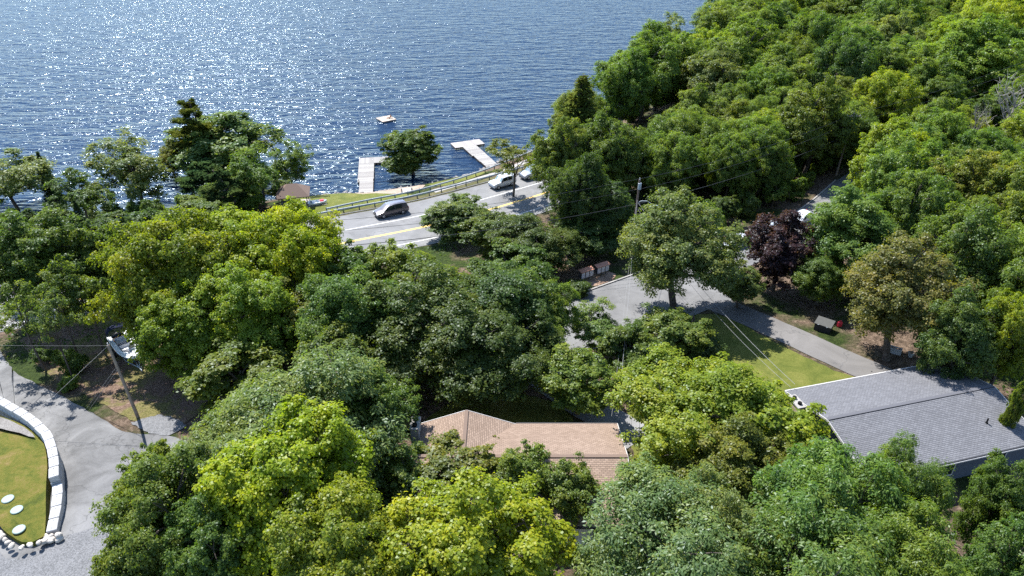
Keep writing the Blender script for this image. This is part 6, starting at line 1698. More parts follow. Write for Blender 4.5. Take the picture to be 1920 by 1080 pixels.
# ---------------------------------------------------------------- vehicles
def car(name, label, loc, rz, paint, roofm, st, wb, wr=.33, seats=True, group=None, win=((3, 4), (4, 5), (5, 6)), ws=(3, 4), rw=(7, 8), rack=False, glass_front=None):
    """st: stations (x, z bottom, z belt, z top, half width, half width of roof) from front to rear"""
    t = thing(name, label, 'car', loc, rz, group)
    def ring(s):
        x, zb, zl, zt, w, wt = s
        h = [(w * .9, zb), (w, zb + .16), (w * 1.005, (zb + zl) / 2 + .04), (w * .98, zl), (wt, zt - .05), (wt * .82, zt), (0, zt + .02)]
        full = [(x, y, z) for y, z in h] + [(x, -y, z) for y, z in reversed(h[:-1])]
        return full
    rings = [ring(s) for s in st]
    n = len(rings[0])
    mb = MB()
    vs = [p for r in rings for p in r]
    fs = []
    for i in range(len(rings) - 1):
        for k in range(n - 1):
            fs.append((i * n + k, i * n + k + 1, (i + 1) * n + k + 1, (i + 1) * n + k))
        fs.append((i * n + n - 1, i * n, (i + 1) * n, (i + 1) * n + n - 1))
    fs.append(tuple(range(n))); fs.append(tuple(reversed(range((len(rings) - 1) * n, len(rings) * n))))
    mb.add(vs, fs)
    body = mb.build('body', paint, t, smooth=True)
    md = body.modifiers.new('edge', 'EDGE_SPLIT'); md.split_angle = R_(38)
    # roof skin, its paler tone painting in the reflected sky
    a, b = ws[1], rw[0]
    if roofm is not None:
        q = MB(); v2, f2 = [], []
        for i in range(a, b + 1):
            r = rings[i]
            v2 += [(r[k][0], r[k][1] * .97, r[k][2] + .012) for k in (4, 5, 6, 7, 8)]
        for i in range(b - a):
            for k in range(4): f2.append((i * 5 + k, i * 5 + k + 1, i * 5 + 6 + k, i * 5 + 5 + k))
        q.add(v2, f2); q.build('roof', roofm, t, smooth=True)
    V = lambda i, k: Vector(rings[i][k])
    def pane(nm, c4, m, push):
        c4 = [Vector(c) for c in c4]
        cen = sum(c4, Vector()) / 4
        push = Vector(push)
        q = MB()
        p4 = [cen + (c - cen) * .9 + push for c in c4]
        q.add([tuple(p) for p in p4] + [tuple(p - push * 1.2) for p in p4], [(0, 1, 2, 3), (7, 6, 5, 4), (0, 4, 5, 1), (1, 5, 6, 2), (2, 6, 7, 3), (3, 7, 4, 0)])
        return q.build(nm, m, t)
    lerp = lambda p, q, s: p + (q - p) * s
    for (i, j) in win:
        for sd in (1, -1):
            kb_, kt_ = (3, 4) if sd == 1 else (n - 3, n - 4)
            pane('side_window', [lerp(V(i, kb_), V(i, kt_), .06), lerp(V(j, kb_), V(j, kt_), .06), lerp(V(j, kb_), V(j, kt_), .93), lerp(V(i, kb_), V(i, kt_), .93)], M['glass'], (0, sd * .016, .006))
    i, j = ws
    pane('windshield', [lerp(V(i, 4), V(j, 4), .05), lerp(V(i, 8), V(j, 8), .05), lerp(V(i, 8), V(j, 8), .96), lerp(V(i, 4), V(j, 4), .96)], glass_front or M['windshield'], (.02, 0, .03))
    i, j = rw
    pane('rear_window', [lerp(V(i, 4), V(j, 4), .08), lerp(V(i, 8), V(j, 8), .08), lerp(V(i, 8), V(j, 8), .85), lerp(V(i, 4), V(j, 4), .85)], M['glass'], (-.02, 0, .02))
    w = max(s[4] for s in st)
    for x in wb:
        for sd in (1, -1):
            q = MB(); q.tube([(x, sd * (w - .2), wr), (x, sd * (w - .02), wr), (x, sd * (w + .012), wr)], [wr, wr, wr * .9], 18)
            wh = q.build('wheel', M['tyre'], t)
            q = MB(); q.tube([(x, sd * (w - .01), wr), (x, sd * (w + .022), wr)], [wr * .62, wr * .58], 14); q.build('rim', M['rim'], wh)
    x0, x1 = st[0][0], st[-1][0]
    z1 = st[1][2]
    for sd in (1, -1):
        q = MB(); q.box((st[1][0] + .02, sd * st[1][4] * .78, z1 - .06), (.16, .34, .13), 0, .03); q.build('headlight', M['lamp'], t)
        q = MB(); q.box((x1 + .05, sd * st[-2][4] * .86, st[-2][2] - .08), (.12, .16, .3), 0, .03); q.build('tail_light', M['tail'], t)
        q = MB(); q.box((st[ws[0]][0] - .25, sd * (w + .07), st[ws[0]][2] + .06), (.12, .2, .13), 0, .03); q.build('mirror', M['trim'], t)
    q = MB(); q.box((x0 - .02, 0, .42), (.12, w * 1.35, .16), 0, .03); q.build('front_grille', M['trim'], t)
    q = MB(); q.box((x1 + .0, 0, .42), (.10, w * 1.5, .16), 0, .03); q.build('rear_bumper', M['trim'], t)
    q = MB(); q.box((x1 - .03, 0, .72), (.03, .32, .15)); q.build('licence_plate', M['plate'], t)
    if rack:
        for sd in (1, -1):
            q = MB(); zt = st[a + 1][3]
            q.tube([(st[a][0] - .3, sd * st[a][5] * .88, zt - .02), (st[a][0] - .45, sd * st[a][5] * .88, zt + .06), (st[b][0] + .3, sd * st[a][5] * .88, zt + .05), (st[b][0] + .2, sd * st[a][5] * .88, zt - .04)], .022, 6); q.build('roof_rail', M['trim'], t)
    return t

VAN = [(2.50, .36, .58, .62, .72, .62), (2.40, .28, .74, .80, .88, .76), (2.0, .25, .88, .95, .96, .82), (1.42, .25, .98, 1.09, .985, .85), (.62, .25, 1.0, 1.68, .99, .74),
       (-.35, .25, 1.0, 1.78, .99, .74), (-1.45, .25, 1.0, 1.76, .985, .73), (-2.18, .27, .99, 1.68, .97, .70), (-2.46, .33, .92, 1.08, .94, .82), (-2.52, .40, .62, .68, .90, .80)]
SUV = [(2.18, .45, .72, .78, .78, .66), (2.10, .36, .90, .96, .88, .78), (1.75, .33, 1.02, 1.08, .92, .82), (.85, .33, 1.08, 1.16, .93, .84), (.40, .33, 1.08, 1.74, .93, .76),
       (-.5, .33, 1.08, 1.82, .93, .76), (-1.35, .33, 1.08, 1.80, .93, .75), (-2.0, .35, 1.06, 1.74, .92, .73), (-2.12, .40, 1.0, 1.12, .91, .82), (-2.18, .46, .7, .76, .88, .8)]
SED = [(2.30, .36, .54, .58, .72, .62), (2.20, .26, .68, .74, .85, .74), (1.8, .23, .80, .86, .90, .78), (1.0, .22, .88, .97, .91, .80), (.20, .22, .90, 1.38, .91, .66),
       (-.5, .22, .90, 1.45, .91, .66), (-.95, .22, .90, 1.43, .91, .65), (-1.25, .23, .92, 1.36, .90, .64), (-1.95, .27, .90, .98, .88, .76), (-2.30, .38, .62, .68, .82, .72)]
hd = math.atan2(-.53, -.85)
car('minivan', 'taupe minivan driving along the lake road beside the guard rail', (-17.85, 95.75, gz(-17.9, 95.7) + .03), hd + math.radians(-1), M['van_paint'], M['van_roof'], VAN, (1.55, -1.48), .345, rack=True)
car('parked_jeep', 'white off-road vehicle parked on the lake road shoulder, front one', (-1.55, 106.3, gz(-1.5, 106.3) + .03), math.atan2(-.58, -.81), M['white_car'], None, SUV, (1.35, -1.35), .38, glass_front=M['windshield'])
car('parked_jeep', 'pale silver off-road vehicle parked behind the white one', (3.3, 110.2, gz(3.3, 110.2) + .03), math.atan2(-.6, -.8), M['silver_car'], None, SUV, (1.35, -1.35), .38)
car('parked_car', 'white vehicle half hidden by leaves beyond the guard rails', (7.2, 125.6, gz(7.2, 125.6) + .03), math.atan2(.7, .72), M['white_car'], None, SUV, (1.35, -1.35), .36)
car('parked_sedan', 'white sedan parked by the kerb left of the purple-leaved tree', (28.9, 80.9, gz(28.9, 80.9) + .05), math.atan2(-.55, -.83), M['white_car'], None, SED, (1.4, -1.35), .32)
car('parked_sedan', 'silver sedan half hidden behind the purple-leaved tree', (34.4, 84.4, gz(34.4, 84.4) + .05), math.atan2(-.5, -.86), M['silver_car'], None, SED, (1.4, -1.35), .32)
car('parked_sedan', 'white car right of the purple-leaved tree top', (39.0, 87.0, gz(39.0, 87.0) + .05), math.atan2(-.6, -.8), M['white_car'], None, SED, (1.4, -1.35), .32)
car('parked_sedan', 'pale car parked under the tree beside the lower driveway', (-25.9, 36.6, gz(-25.9, 36.6) + .06), R_(104), M['silver_car'], None, SED, (1.4, -1.35), .32)

# ---------------------------------------------------------------- boat on its trailer
def boat(loc, rz):
    t = thing('motor_boat', 'white open motor boat with navy canopy on a trailer under the maple', 'boat', loc, rz)
    st = [(-2.7, .92, .55), (-1.6, .98, .5), (-.4, 1.0, .48), (.8, .97, .5), (1.7, .82, .56), (2.35, .55, .66), (2.75, .2, .78), (2.88, .02, .88)]
    hv, hf = [], []
    for x, w, zk in st:
        hv += [(x, w, 1.35), (x, w * .95, 1.12), (x, w * .82, .85), (x, 0, zk), (x, -w * .82, .85), (x, -w * .95, 1.12), (x, -w, 1.35)]
    for i in range(len(st) - 1):
        for k in range(6): hf.append((i * 7 + k, i * 7 + k + 1, i * 7 + 8 + k, i * 7 + 7 + k))
    hf.append(tuple(range(7)))
    q = MB(); q.add(hv, hf); q.build('hull', M['hull_dark'], t, smooth=True)
    # gunwale and deck rim
    q = MB()
    for sd in (1, -1):
        q.tube([(x, sd * w, 1.37) for x, w, zk in st], .06, 6)
    q.build('gunwale', M['hull'], t)
    dv, df = [], []
    for i, (x, w, zk) in enumerate(st):
        k = .62 if x < 1.3 else 0.0
        dv += [(x, w, 1.38), (x, w * k, 1.40 if k == 0 else 1.36), (x, -w * k, 1.40 if k == 0 else 1.36), (x, -w, 1.38)]
    for i in range(len(st) - 1):
        for k in (0, 1, 2):
            if k == 1 and st[i][0] < 1.3: continue
            df.append((i * 4 + k, i * 4 + k + 1, i * 4 + 5 + k, i * 4 + 4 + k))
    q = MB(); q.add(dv, df); q.build('deck', M['hull'], t)
    q = MB(); q.box((-.7, 0, .78), (4.0, 1.25, .06)); q.build('cockpit_floor', M['vinyl'], t)
    for x in (-1.5, .2):
        q = MB(); q.box((x, 0, 1.0), (.5, 1.1, .38), 0, .06); q.box((x - .28, 0, 1.25), (.14, 1.1, .55), 0, .05); q.build('seat', M['vinyl'], t)
    q = MB(); q.box((.95, .3, 1.2), (.45, .55, .75), 0, .06); c = q.build('console', M['hull'], t)
    q = MB(); q.box((1.12, .3, 1.68), (.05, .5, .3)); q.build('console_screen', M['glass'], c)
    q = MB(); q.box((-.55, -.25, 1.08), (.5, .45, .12), 0, .03); q.build('dark_cushion', M['soot'], t)
    q = MB(); q.box((-2.2, 0, 1.05), (.5, 1.2, .3), 0, .05); q.build('stern_bench', M['tan'], t)
    q = MB()
    for x in (-2.5, -1.95):
        q.tube([(x, .95, 1.4), (x, .9, 2.1), (x, .6, 2.45), (x, 0, 2.52), (x, -.6, 2.45), (x, -.9, 2.1), (x, -.95, 1.4)], .02, 5)
    b = q.build('canopy_frame', M['galv'], t)
    cv, cf = [], []
    arc = [(.98, 1.9), (.9, 2.25), (.6, 2.5), (0, 2.57), (-.6, 2.5), (-.9, 2.25), (-.98, 1.9)]
    for x in (-2.62, -1.85):
        cv += [(x, y, z) for y, z in arc]
    for k in range(6): cf.append((k, k + 1, k + 8, k + 7))
    q = MB(); q.add(cv, cf); o = q.build('canopy', M['navy'], t, smooth=True)
    o.modifiers.new('thick', 'SOLIDIFY').thickness = .03
    q = MB(); q.box((-2.95, 0, 1.0), (.4, .4, .8), 0, .08); q.box((-2.95, 0, .45), (.18, .12, .7), 0, .03); q.build('outboard_motor', M['trim'], t)
    tr = thing('boat_trailer', 'galvanised boat trailer with tongue under the white motor boat', 'trailer', loc, rz)
    q = MB()
    for sd in (1, -1):
        q.tube([(-2.5, sd * .6, .42), (1.2, sd * .6, .42), (3.4, 0, .48)], .045, 6)
    for x in (-2.3, -.9, .6): q.tube([(x, -.62, .42), (x, .62, .42)], .04, 6)
    q.tube([(2.6, 0, .5), (4.1, 0, .5)], .05, 6)
    q.build('frame', M['galv'], tr)
    for sd in (1, -1):
        q = MB(); q.tube([(-.9, sd * .95, .32), (-.9, sd * 1.15, .32)], .32, 16); w = q.build('wheel', M['tyre'], tr)
        q = MB(); q.tube([(-.9, sd * 1.14, .32), (-.9, sd * 1.165, .32)], .19, 12); q.build('rim', M['rim'], w)
        q = MB(); q.box((-.9, sd * 1.05, .72), (.9, .26, .04), 0, .015); q.build('fender', M['trim'], tr)
        q = MB(); q.box((-.6, sd * .45, .52), (3.4, .12, .08)); q.build('bunk', M['brown_wood'], tr)
    q = MB(); q.tube([(3.7, .12, .03), (3.7, .12, .75)], .035, 8); q.box((3.7, .12, .03), (.2, .2, .05)); q.build('jack', M['galv'], tr)
    q = MB(); q.tube([(2.7, 0, .5), (2.75, 0, 1.2)], .04, 6); q.build('winch_post', M['galv'], tr)
boat((-38.6, 57.9, gz(-38.6, 57.9) + .02), math.atan2(-.74, .68))

# ---------------------------------------------------------------- docks and raft
def planked(name, parent, c, sx, sy, m, along='x', z=0.0, pw=.24, th=.05):
    """deck section of side by side planks"""
    q = MB()
    n = max(2, int((sx if along == 'x' else sy) / pw))
    rq = random.Random(int(sx * 10 + sy * 7))
    for k in range(n):
        d = (k + .5) / n - .5
        if along == 'x':
            q.box((c[0] + d * sx, c[1], z + rq.uniform(-.006, .006)), (sx / n - .018, sy + rq.uniform(-.02, .02), th))
        else:
            q.box((c[0], c[1] + d * sy, z + rq.uniform(-.006, .006)), (sx + rq.uniform(-.02, .02), sy / n - .018, th))
    o = q.build(name, m, parent)
    return o
def under(parent, c, sx, sy, z):
    q = MB()
    for s in (-1, 1):
        q.box((c[0] + s * (sx / 2 - .08), c[1], z - .16), (.1, sy - .04, .22))
        q.box((c[0], c[1] + s * (sy / 2 - .08), z - .16), (sx - .3, .1, .22))
    q.build('joists', M['brown_wood'], parent)
    for s in (-1, 1):
        for r in (-1, 1):
            q = MB(); q.tube([(c[0] + s * (sx / 2 - .15), c[1] + r * (sy / 2 - .2), -1.6), (c[0] + s * (sx / 2 - .15), c[1] + r * (sy / 2 - .2), z - .05)], .07, 8); q.build('pile', M['dark_pole'], parent)
d1 = thing('dock', 'white L-shaped dock left of the lone shore tree', 'dock', (-23.8, 107.0, 0), R_(8.9))
def sec(parent, c, sx, sy, al, z, m_):
    planked('deck_section', parent, c, sx, sy, M[m_], al, z); under(parent, c, sx, sy, z)
sec(d1, (1.15, 15.6), 5.3, 2.9, 'x', .42, 'deck')
sec(d1, (-.15, 9.8), 2.7, 8.6, 'y', .41, 'deck')
sec(d1, (0, 3.0), 2.3, 4.9, 'y', .42, 'deck')
planked('gangway', d1, (.1, -1.0), 2.25, 2.9, M['warm_deck'], 'y', .55)
for x in (-1.25, 1.2):
    q = MB(); q.tube([(x, 5.7, .3), (x, 5.7, .85)], .06, 8); q.build('mooring_post', M['dark_pole'], d1)
d2 = thing('dock', 'T-shaped dock right of the lone shore tree with a greyer end float', 'dock', (-7.5, 128.6, 0), math.atan2(-.92, .40))
sec(d2, (-3.1, .2), 2.9, 6.0, 'y', .40, 'grey_deck')
sec(d2, (1.0, 0), 5.2, 2.7, 'x', .42, 'deck')
sec(d2, (5.3, .1), 3.3, 2.45, 'x', .41, 'deck')
sec(d2, (8.6, .1), 3.2, 2.3, 'x', .46, 'deck')

rf = thing('swim_raft', 'square wooden swim raft floating on the lake', 'raft', (-26.6, 147.1, -.17), R_(35))
planked('deck', rf, (0, 0), 3.2, 3.2, M['warm_deck'], 'x', .50)
q = MB()
for s in (-1, 1):
    q.box((s * 1.5, 0, .36), (.12, 3.1, .2)); q.box((0, s * 1.5, .36), (2.85, .12, .2))
q.build('frame', M['grey_deck'], rf)
for s in (-1, 1):
    q = MB(); q.tube([(s * .95, -1.45, .05), (s * .95, 1.45, .05)], .27, 12); q.build('barrel', M['hull_dark'], rf)
q = MB()
for s in (-.22, .22): q.tube([(-1.62, s, -.6), (-1.62, s, 1.05), (-1.3, s, 1.05), (-1.3, s, .52)], .025, 6)
for z in (-.3, 0, .3): q.tube([(-1.62, -.22, z), (-1.62, .22, z)], .022, 6)
q.build('ladder', M['galv'], rf)

def skin_body(name, joints, bones, m, parent, mat_=None):
    """one continuous skinned figure from joint positions and radii"""
    me = bpy.data.meshes.new(name)
    keys = list(joints)
    me.from_pydata([joints[k][0] for k in keys], [(keys.index(a), keys.index(b)) for a, b in bones], [])
    o = bpy.data.objects.new(name, me); COL.objects.link(o)
    o.modifiers.new('skin', 'SKIN'); sb = o.modifiers.new('sub', 'SUBSURF'); sb.levels = 2; sb.render_levels = 2
    if not me.skin_vertices: pass
    for i, k in enumerate(keys):
        r = joints[k][1]
        me.skin_vertices[0].data[i].radius = (r, r)
        me.skin_vertices[0].data[i].use_root = (k == 'pelvis')
    dg = bpy.context.evaluated_depsgraph_get(); dg.update()
    new = bpy.data.meshes.new_from_object(o.evaluated_get(dg))
    bpy.data.objects.remove(o, do_unlink=True)
    new.materials.clear(); new.materials.append(m)
    new.polygons.foreach_set('use_smooth', [True] * len(new.polygons))
    return obj(name, new, None, parent)
pr = thing('person', 'person in dark swimwear sitting on the raft, leaning back on their arms', 'person', (-25.75, 147.2, .36), R_(215))
J = {'pelvis': ((0, 0, .11), .125), 'waist': ((-.06, 0, .30), .115), 'chest': ((-.15, 0, .50), .135), 'neck': ((-.20, 0, .68), .055), 'head0': ((-.20, 0, .77), .085), 'head1': ((-.19, 0, .88), .09),
     'hipL': ((.06, .09, .11), .095), 'kneeL': ((.44, .13, .22), .062), 'ankL': ((.84, .13, .07), .042), 'toeL': ((.90, .13, .17), .034),
     'hipR': ((.06, -.09, .11), .095), 'kneeR': ((.42, -.13, .28), .062), 'ankR': ((.80, -.14, .07), .042), 'toeR': ((.87, -.14, .17), .034),
     'shL': ((-.18, .18, .58), .062), 'elL': ((-.36, .24, .34), .042), 'wrL': ((-.42, .25, .08), .03), 'haL': ((-.50, .26, .03), .032),
     'shR': ((-.18, -.18, .58), .062), 'elR': ((-.36, -.24, .34), .042), 'wrR': ((-.42, -.25, .08), .03), 'haR': ((-.50, -.26, .03), .032)}
for sd, nm in ((1, 'L'), (-1, 'R')):
    for k, (dy, ln) in enumerate(((-.035, .07), (-.012, .085), (.012, .08), (.034, .065))):
        J['f%d%s' % (k, nm)] = ((-.50 - ln, sd * (.26 + dy), .015), .0105)
    J['th' + nm] = ((-.48, sd * .20, .018), .011)
B = [('pelvis', 'waist'), ('waist', 'chest'), ('chest', 'neck'), ('neck', 'head0'), ('head0', 'head1')]
for nm in 'LR':
    B += [('pelvis', 'hip' + nm), ('hip' + nm, 'knee' + nm), ('knee' + nm, 'ank' + nm), ('ank' + nm, 'toe' + nm), ('chest', 'sh' + nm), ('sh' + nm, 'el' + nm), ('el' + nm, 'wr' + nm), ('wr' + nm, 'ha' + nm), ('ha' + nm, 'th' + nm)]
    B += [('ha' + nm, 'f%d%s' % (k, nm)) for k in range(4)]
skin_body('body', J, B, M['skin'], pr)
skin_body('swimwear', {'pelvis': ((0, 0, .115), .137), 'waist': ((-.05, 0, .27), .124), 'chest': ((-.14, 0, .46), .142), 'hl': ((.1, .09, .115), .1), 'hr': ((.1, -.09, .115), .1)}, [('pelvis', 'waist'), ('waist', 'chest'), ('pelvis', 'hl'), ('pelvis', 'hr')], M['swim'], pr)
skin_body('hair', {'pelvis': ((-.235, 0, .90), .088), 'a': ((-.26, 0, .80), .075), 'b': ((-.27, 0, .70), .05)}, [('pelvis', 'a'), ('a', 'b')], M['soot'], pr)
for s in (-.03, .03):
    q = MB(); q.tube([(-.118, s, .865), (-.105, s, .865)], .011, 6); q.build('eye', M['soot'], pr)
q = MB(); q.tube([(-.12, 0, .855), (-.088, 0, .832), (-.11, 0, .825)], .012, 5); q.build('nose', M['skin'], pr)
q = MB(); q.tube([(-.118, -.025, .795), (-.108, 0, .793), (-.118, .025, .795)], .007, 5); q.build('mouth', M['red'], pr)

# ---------------------------------------------------------------- guard rails
def guard_rail(name, label, line, step=2.0):
    L = resample(line, .25)
    t = thing(name, label, 'guard rail', (L[0].x, L[0].y, gz(L[0].x, L[0].y)))
    o = t.location
    prof = [(.0, .46), (.07, .50), (.07, .55), (.0, .60), (.07, .65), (.07, .70), (.0, .74), (-.03, .74), (-.03, .46)]
    pts = resample(line, 1.0)
    q = MB(); vs, fs = [], []
    for i, p in enumerate(pts):
        a = pts[max(i - 1, 0)]; b = pts[min(i + 1, len(pts) - 1)]
        d = (b - a).normalized(); n = Vector((d.y, -d.x))
        z = gz(p.x, p.y)
        for (u, h) in prof:
            w = p + n * (u + .09)
            vs.append((w.x - o.x, w.y - o.y, z + h + .08 - o.z))
    k_ = len(prof)
    for i in range(len(pts) - 1):
        for k in range(k_):
            j = (k + 1) % k_
            fs.append((i * k_ + k, i * k_ + j, (i + 1) * k_ + j, (i + 1) * k_ + k))
    q.add(vs, fs); q.build('rail_beam', M['galv'], t)
    pm = MB(); pm.box((0, 0, .28), (.15, .13, 1.15), bev=.01)
    me = bpy.data.meshes.new('post'); me.from_pydata(pm.v, [], pm.f); me.update(); me.materials.append(M['post'])
    for p in resample(line, step):
        z = gz(p.x, p.y)
        c = obj('post', me, None, t, (p.x - o.x, p.y - o.y, z - o.z))
    return t
RA = [(p.x, p.y) for p in offset_line(FAR_EDGE[2:9], .75)]
guard_rail('guard_rail', 'steel guard rail along the lake road edge beside the minivan', RA)
guard_rail('guard_rail', 'steel guard rail nearer the lake, spreading away from the road towards the right dock', [(-27.5, 96.3), (-22, 99.4), (-16.2, 102.4), (-11.5, 106.2), (-7.5, 110.2), (-3, 115.2), (2, 120.4), (7, 126)])

# ---------------------------------------------------------------- lakeside things
gz_ = thing('gazebo', 'brown-roofed open gazebo on the lakeside lawn', 'gazebo', (-32.9, 98.9, gz(-32.9, 98.9) + .05), R_(12))
a_, b_, h0, h1 = 2.45, 2.0, 2.1, 3.55
R4 = [(-a_, -b_, h0), (a_, -b_, h0), (a_, b_, h0), (-a_, b_, h0)]
rl, rr_ = (-.7, 0, h1), (.7, 0, h1)
slope('roof_slope', [R4[0], R4[1], rr_, rl], M['brown_wood'], gz_, .07)
slope('roof_slope', [R4[2], R4[3], rl, rr_], M['brown_wood'], gz_, .07)
slope('roof_slope', [R4[1], R4[2], rr_], M['brown_wood'], gz_, .07)
slope('roof_slope', [R4[3], R4[0], rl], M['brown_wood'], gz_, .07)
for x in (-2.0, 0, 2.0):
    for y in (-1.6, 1.6):
        q = MB(); q.box((x, y, 1.03), (.13, .13, 2.16), bev=.01); q.build('post', M['brown_wood'], gz_)
for y in (-1.6, 1.6):
    q = MB(); q.box((0, y, .85), (3.86, .06, .1)); q.build('rail', M['brown_wood'], gz_)
q = MB(); q.box((0, 0, .06), (4.4, 3.6, .12)); q.build('floor', M['grey_deck'], gz_)
q = MB(); q.box((0, 0, .78), (1.8, .8, .06)); q.box((-.7, 0, .42), (.1, .6, .66)); q.box((.7, 0, .42), (.1, .6, .66)); q.build('table', M['brown_wood'], gz_)

pw = thing('small_boat', 'little white and red rowing boat lying on the lakeside lawn', 'boat', (-29.6, 99.2, gz(-29.6, 99.2) + .06), R_(24))
st = [(-1.35, .5, .12), (-.6, .6, .05), (.3, .56, .05), (1.0, .36, .12), (1.45, .04, .3)]
v_, f_ = [], []
for x, w, zk in st:
    v_ += [(x, w, .5), (x, w * .8, .2), (x, 0, zk), (x, -w * .8, .2), (x, -w, .5)]
for i in range(4):
    for k in range(4): f_.append((i * 5 + k, i * 5 + k + 1, i * 5 + 6 + k, i * 5 + 5 + k))
f_.append((0, 1, 2, 3, 4))
q = MB(); q.add(v_, f_); o = q.build('hull', M['hull'], pw); o.modifiers.new('thick', 'SOLIDIFY').thickness = .05
for x in (-.8, .1):
    q = MB(); q.box((x, 0, .4), (.26, 1.05, .05)); q.build('thwart', M['hull_dark'], pw)
q = MB(); q.box((.75, 0, .52), (.55, .5, .22), 0, .05); q.build('cover', M['red'], pw)
q = MB(); q.tube([(-1.2, -.75, .1), (1.0, -.8, .12)], .03, 6); q.box((1.15, -.8, .12), (.4, .13, .03)); q.build('oar', M['deck'], pw)

ws_ = thing('beach_steps', 'pale wooden landing steps with two side rails on the little beach', 'steps', (-16.9, 105.6, gz(-16.9, 105.6)), R_(100))
for k in range(7):
    q = MB(); q.box((-1.3 + k * .42, 0, .38 - k * .085), (.38, 1.5, .06)); q.build('tread', M['warm_deck'], ws_)
for s in (-.8, .8):
    q = MB(); q.tube([(-1.3, s, .9), (1.5, s, .25)], .055, 6); q.build('handrail', M['deck'], ws_)
    for x, h in ((-1.3, .92), (.1, .62), (1.5, .3)):
        q = MB(); q.box((x, s, h / 2 - .2), (.1, .1, h + .4)); q.build('post', M['deck'], ws_)

# shore stones: too small and many to pick apart
rng = np.random.default_rng(4)
q = MB()
sh = resample([(float(a), float(b)) for a, b in SHORE[3:17]], .25)
proto = stone_mesh(77); pv = [v.co.copy() for v in proto.vertices]; pf = [tuple(p.vertices) for p in proto.polygons]
for p in sh:
    for r in range(2):
        if rng.uniform() < .35: continue
        s = rng.uniform(.12, .5) * (1.5 if rng.uniform() < .12 else 1)
        x = p.x + rng.normal(0, .5); y = p.y + rng.normal(-.5, .7)
        Rm = Matrix.Rotation(rng.uniform(0, 6), 3, 'Z')
        z = max(gz(x, y), -.12)
        q.add([Rm @ Vector((v.x * s * 1.3, v.y * s, v.z * s * .7)) + Vector((x, y, z + s * .12)) for v in pv], pf)
tag(q.build('shore_stones', M['rock'], smooth=True), 'grey stones strewn along the water line', 'stones', kind='stuff')

# ---------------------------------------------------------------- poles and cables
def pole(name, label, x, y, h, m, r=.15, lean=(0, 0), arm=None, lamp=False, bar=False):
    z = gz(x, y)
    t = thing(name, label, 'pole', (x, y, z))
    q = MB(); q.tube([(0, 0, -.6), (lean[0] * .5, lean[1] * .5, h * .5), (lean[0], lean[1], h)], [r, r * .85, r * .68], 12); q.build('shaft', m, t)
    if bar:
        q = MB(); q.box((lean[0], lean[1] - .16, h - .45), (2.2, .1, .12), 0); q.build('crossarm', M['pole'], t)
        for s in (-.95, -.4, .4, .95):
            q = MB(); q.tube([(lean[0] + s, lean[1] - .16, h - .39), (lean[0] + s, lean[1] - .16, h - .2)], [.05, .035], 8); q.build('insulator', M['white_thing'], t)
    else:
        q = MB(); q.tube([(lean[0], lean[1], h), (lean[0], lean[1], h + .22)], [.06, .04], 8); q.build('insulator', M['white_thing'], t)
    if lamp:
        q = MB(); q.tube([(0, 0, h * .72), (.55, -.15, h * .76), (1.2, -.3, h * .765), (1.9, -.5, h * .73)], .045, 6); a = q.build('lamp_arm', M['galv'], t)
        q = MB(); q.box((2.15, -.57, h * .722), (.62, .26, .14), R_(-15), .05); q.build('lamp_head', M['blue_frame'], a)
        q = MB(); q.tube([(.2, -.1, h * .93 - .4), (.2, -.1, h * .93 + .35)], .2, 12); q.build('transformer', M['galv'], t)
    return t
def cable(label, pts, r=.022, m='wire', sag=.6, group=None, name='overhead_cable'):
    q = MB()
    P = []
    for a, b in zip(pts[:-1], pts[1:]):
        a = Vector(a); b = Vector(b)
        for k in range(14):
            s = k / 14
            P.append(a + (b - a) * s - Vector((0, 0, sag * 4 * s * (1 - s))))
    P.append(Vector(pts[-1]))
    q.tube([tuple(p) for p in P], r, 5)
    return tag(q.build(name, M[m]), label, 'cable', group)
LX, LY = -32.7, 47.5
lz = gz(LX, LY)
pole('utility_pole', 'leaning weathered wooden pole beside the driveway', LX, LY, 7.7, M['pole'], .15, (-.45, .1))
pole('utility_pole', 'brown wooden pole with street lamp arm above the side street', 14.72, 77.47, 11, M['dark_pole'], .16, (.15, .0), lamp=True)
pole('utility_pole', 'wooden pole with crossarm in the shaded gap of the wood', 51.13, 105.28, 10, M['pole'], .17, (.35, 0), bar=True)
pole('utility_pole', 'wooden pole hidden among the maples beside the lake road', -26.5, 68.8, 10, M['dark_pole'], .15)
CT = (14.87, 77.47, gz(14.72, 77.47) + 11.1); RT = (51.3, 105.2, gz(51.1, 105.3) + 9.8); HT = (-26.5, 68.8, gz(-26.5, 68.8) + 10.1)
HL = (-68, 62, 13.5); RT2 = (100, 130, 20)
for k, (dz, lab) in enumerate(((0, 'topmost'), (-1.3, 'second'), (-3.2, 'lowest thick'))):
    off = Vector((0, 0, dz))
    cable('%s overhead line strung between the poles across the view' % lab, [Vector(HL) + off, Vector(HT) + off, Vector(CT) + off, Vector(RT) + off, Vector(RT2) + off], .035 if k == 2 else .02, 'wire', .9, 'overhead lines along the street')
cable('twisted pale service cable from the lamp pole to the brown-roofed house, right one', [(14.8, 77.4, CT[2] - 2.6), (8.2, 42.0, 10.5)], .015, 'pale_wire', 1.1)
cable('thin pale service cable beside the twisted one to the brown-roofed house', [(14.7, 77.4, CT[2] - 3.6), (7.7, 42.0, 10.2)], .010, 'pale_wire', 1.3)
cable('upper pale service cable from the lamp pole to the grey-roofed house', [(14.9, 77.3, CT[2] - 2.9), (22.9, 45.3, 10.7)], .015, 'pale_wire', 1.2)
cable('lower pale service cable from the lamp pole to the grey-roofed house', [(14.9, 77.3, CT[2] - 3.7), (22.6, 45.3, 10.4)], .012, 'pale_wire', 1.4)
TP = (LX - .45, LY + .1, lz + 7.65)
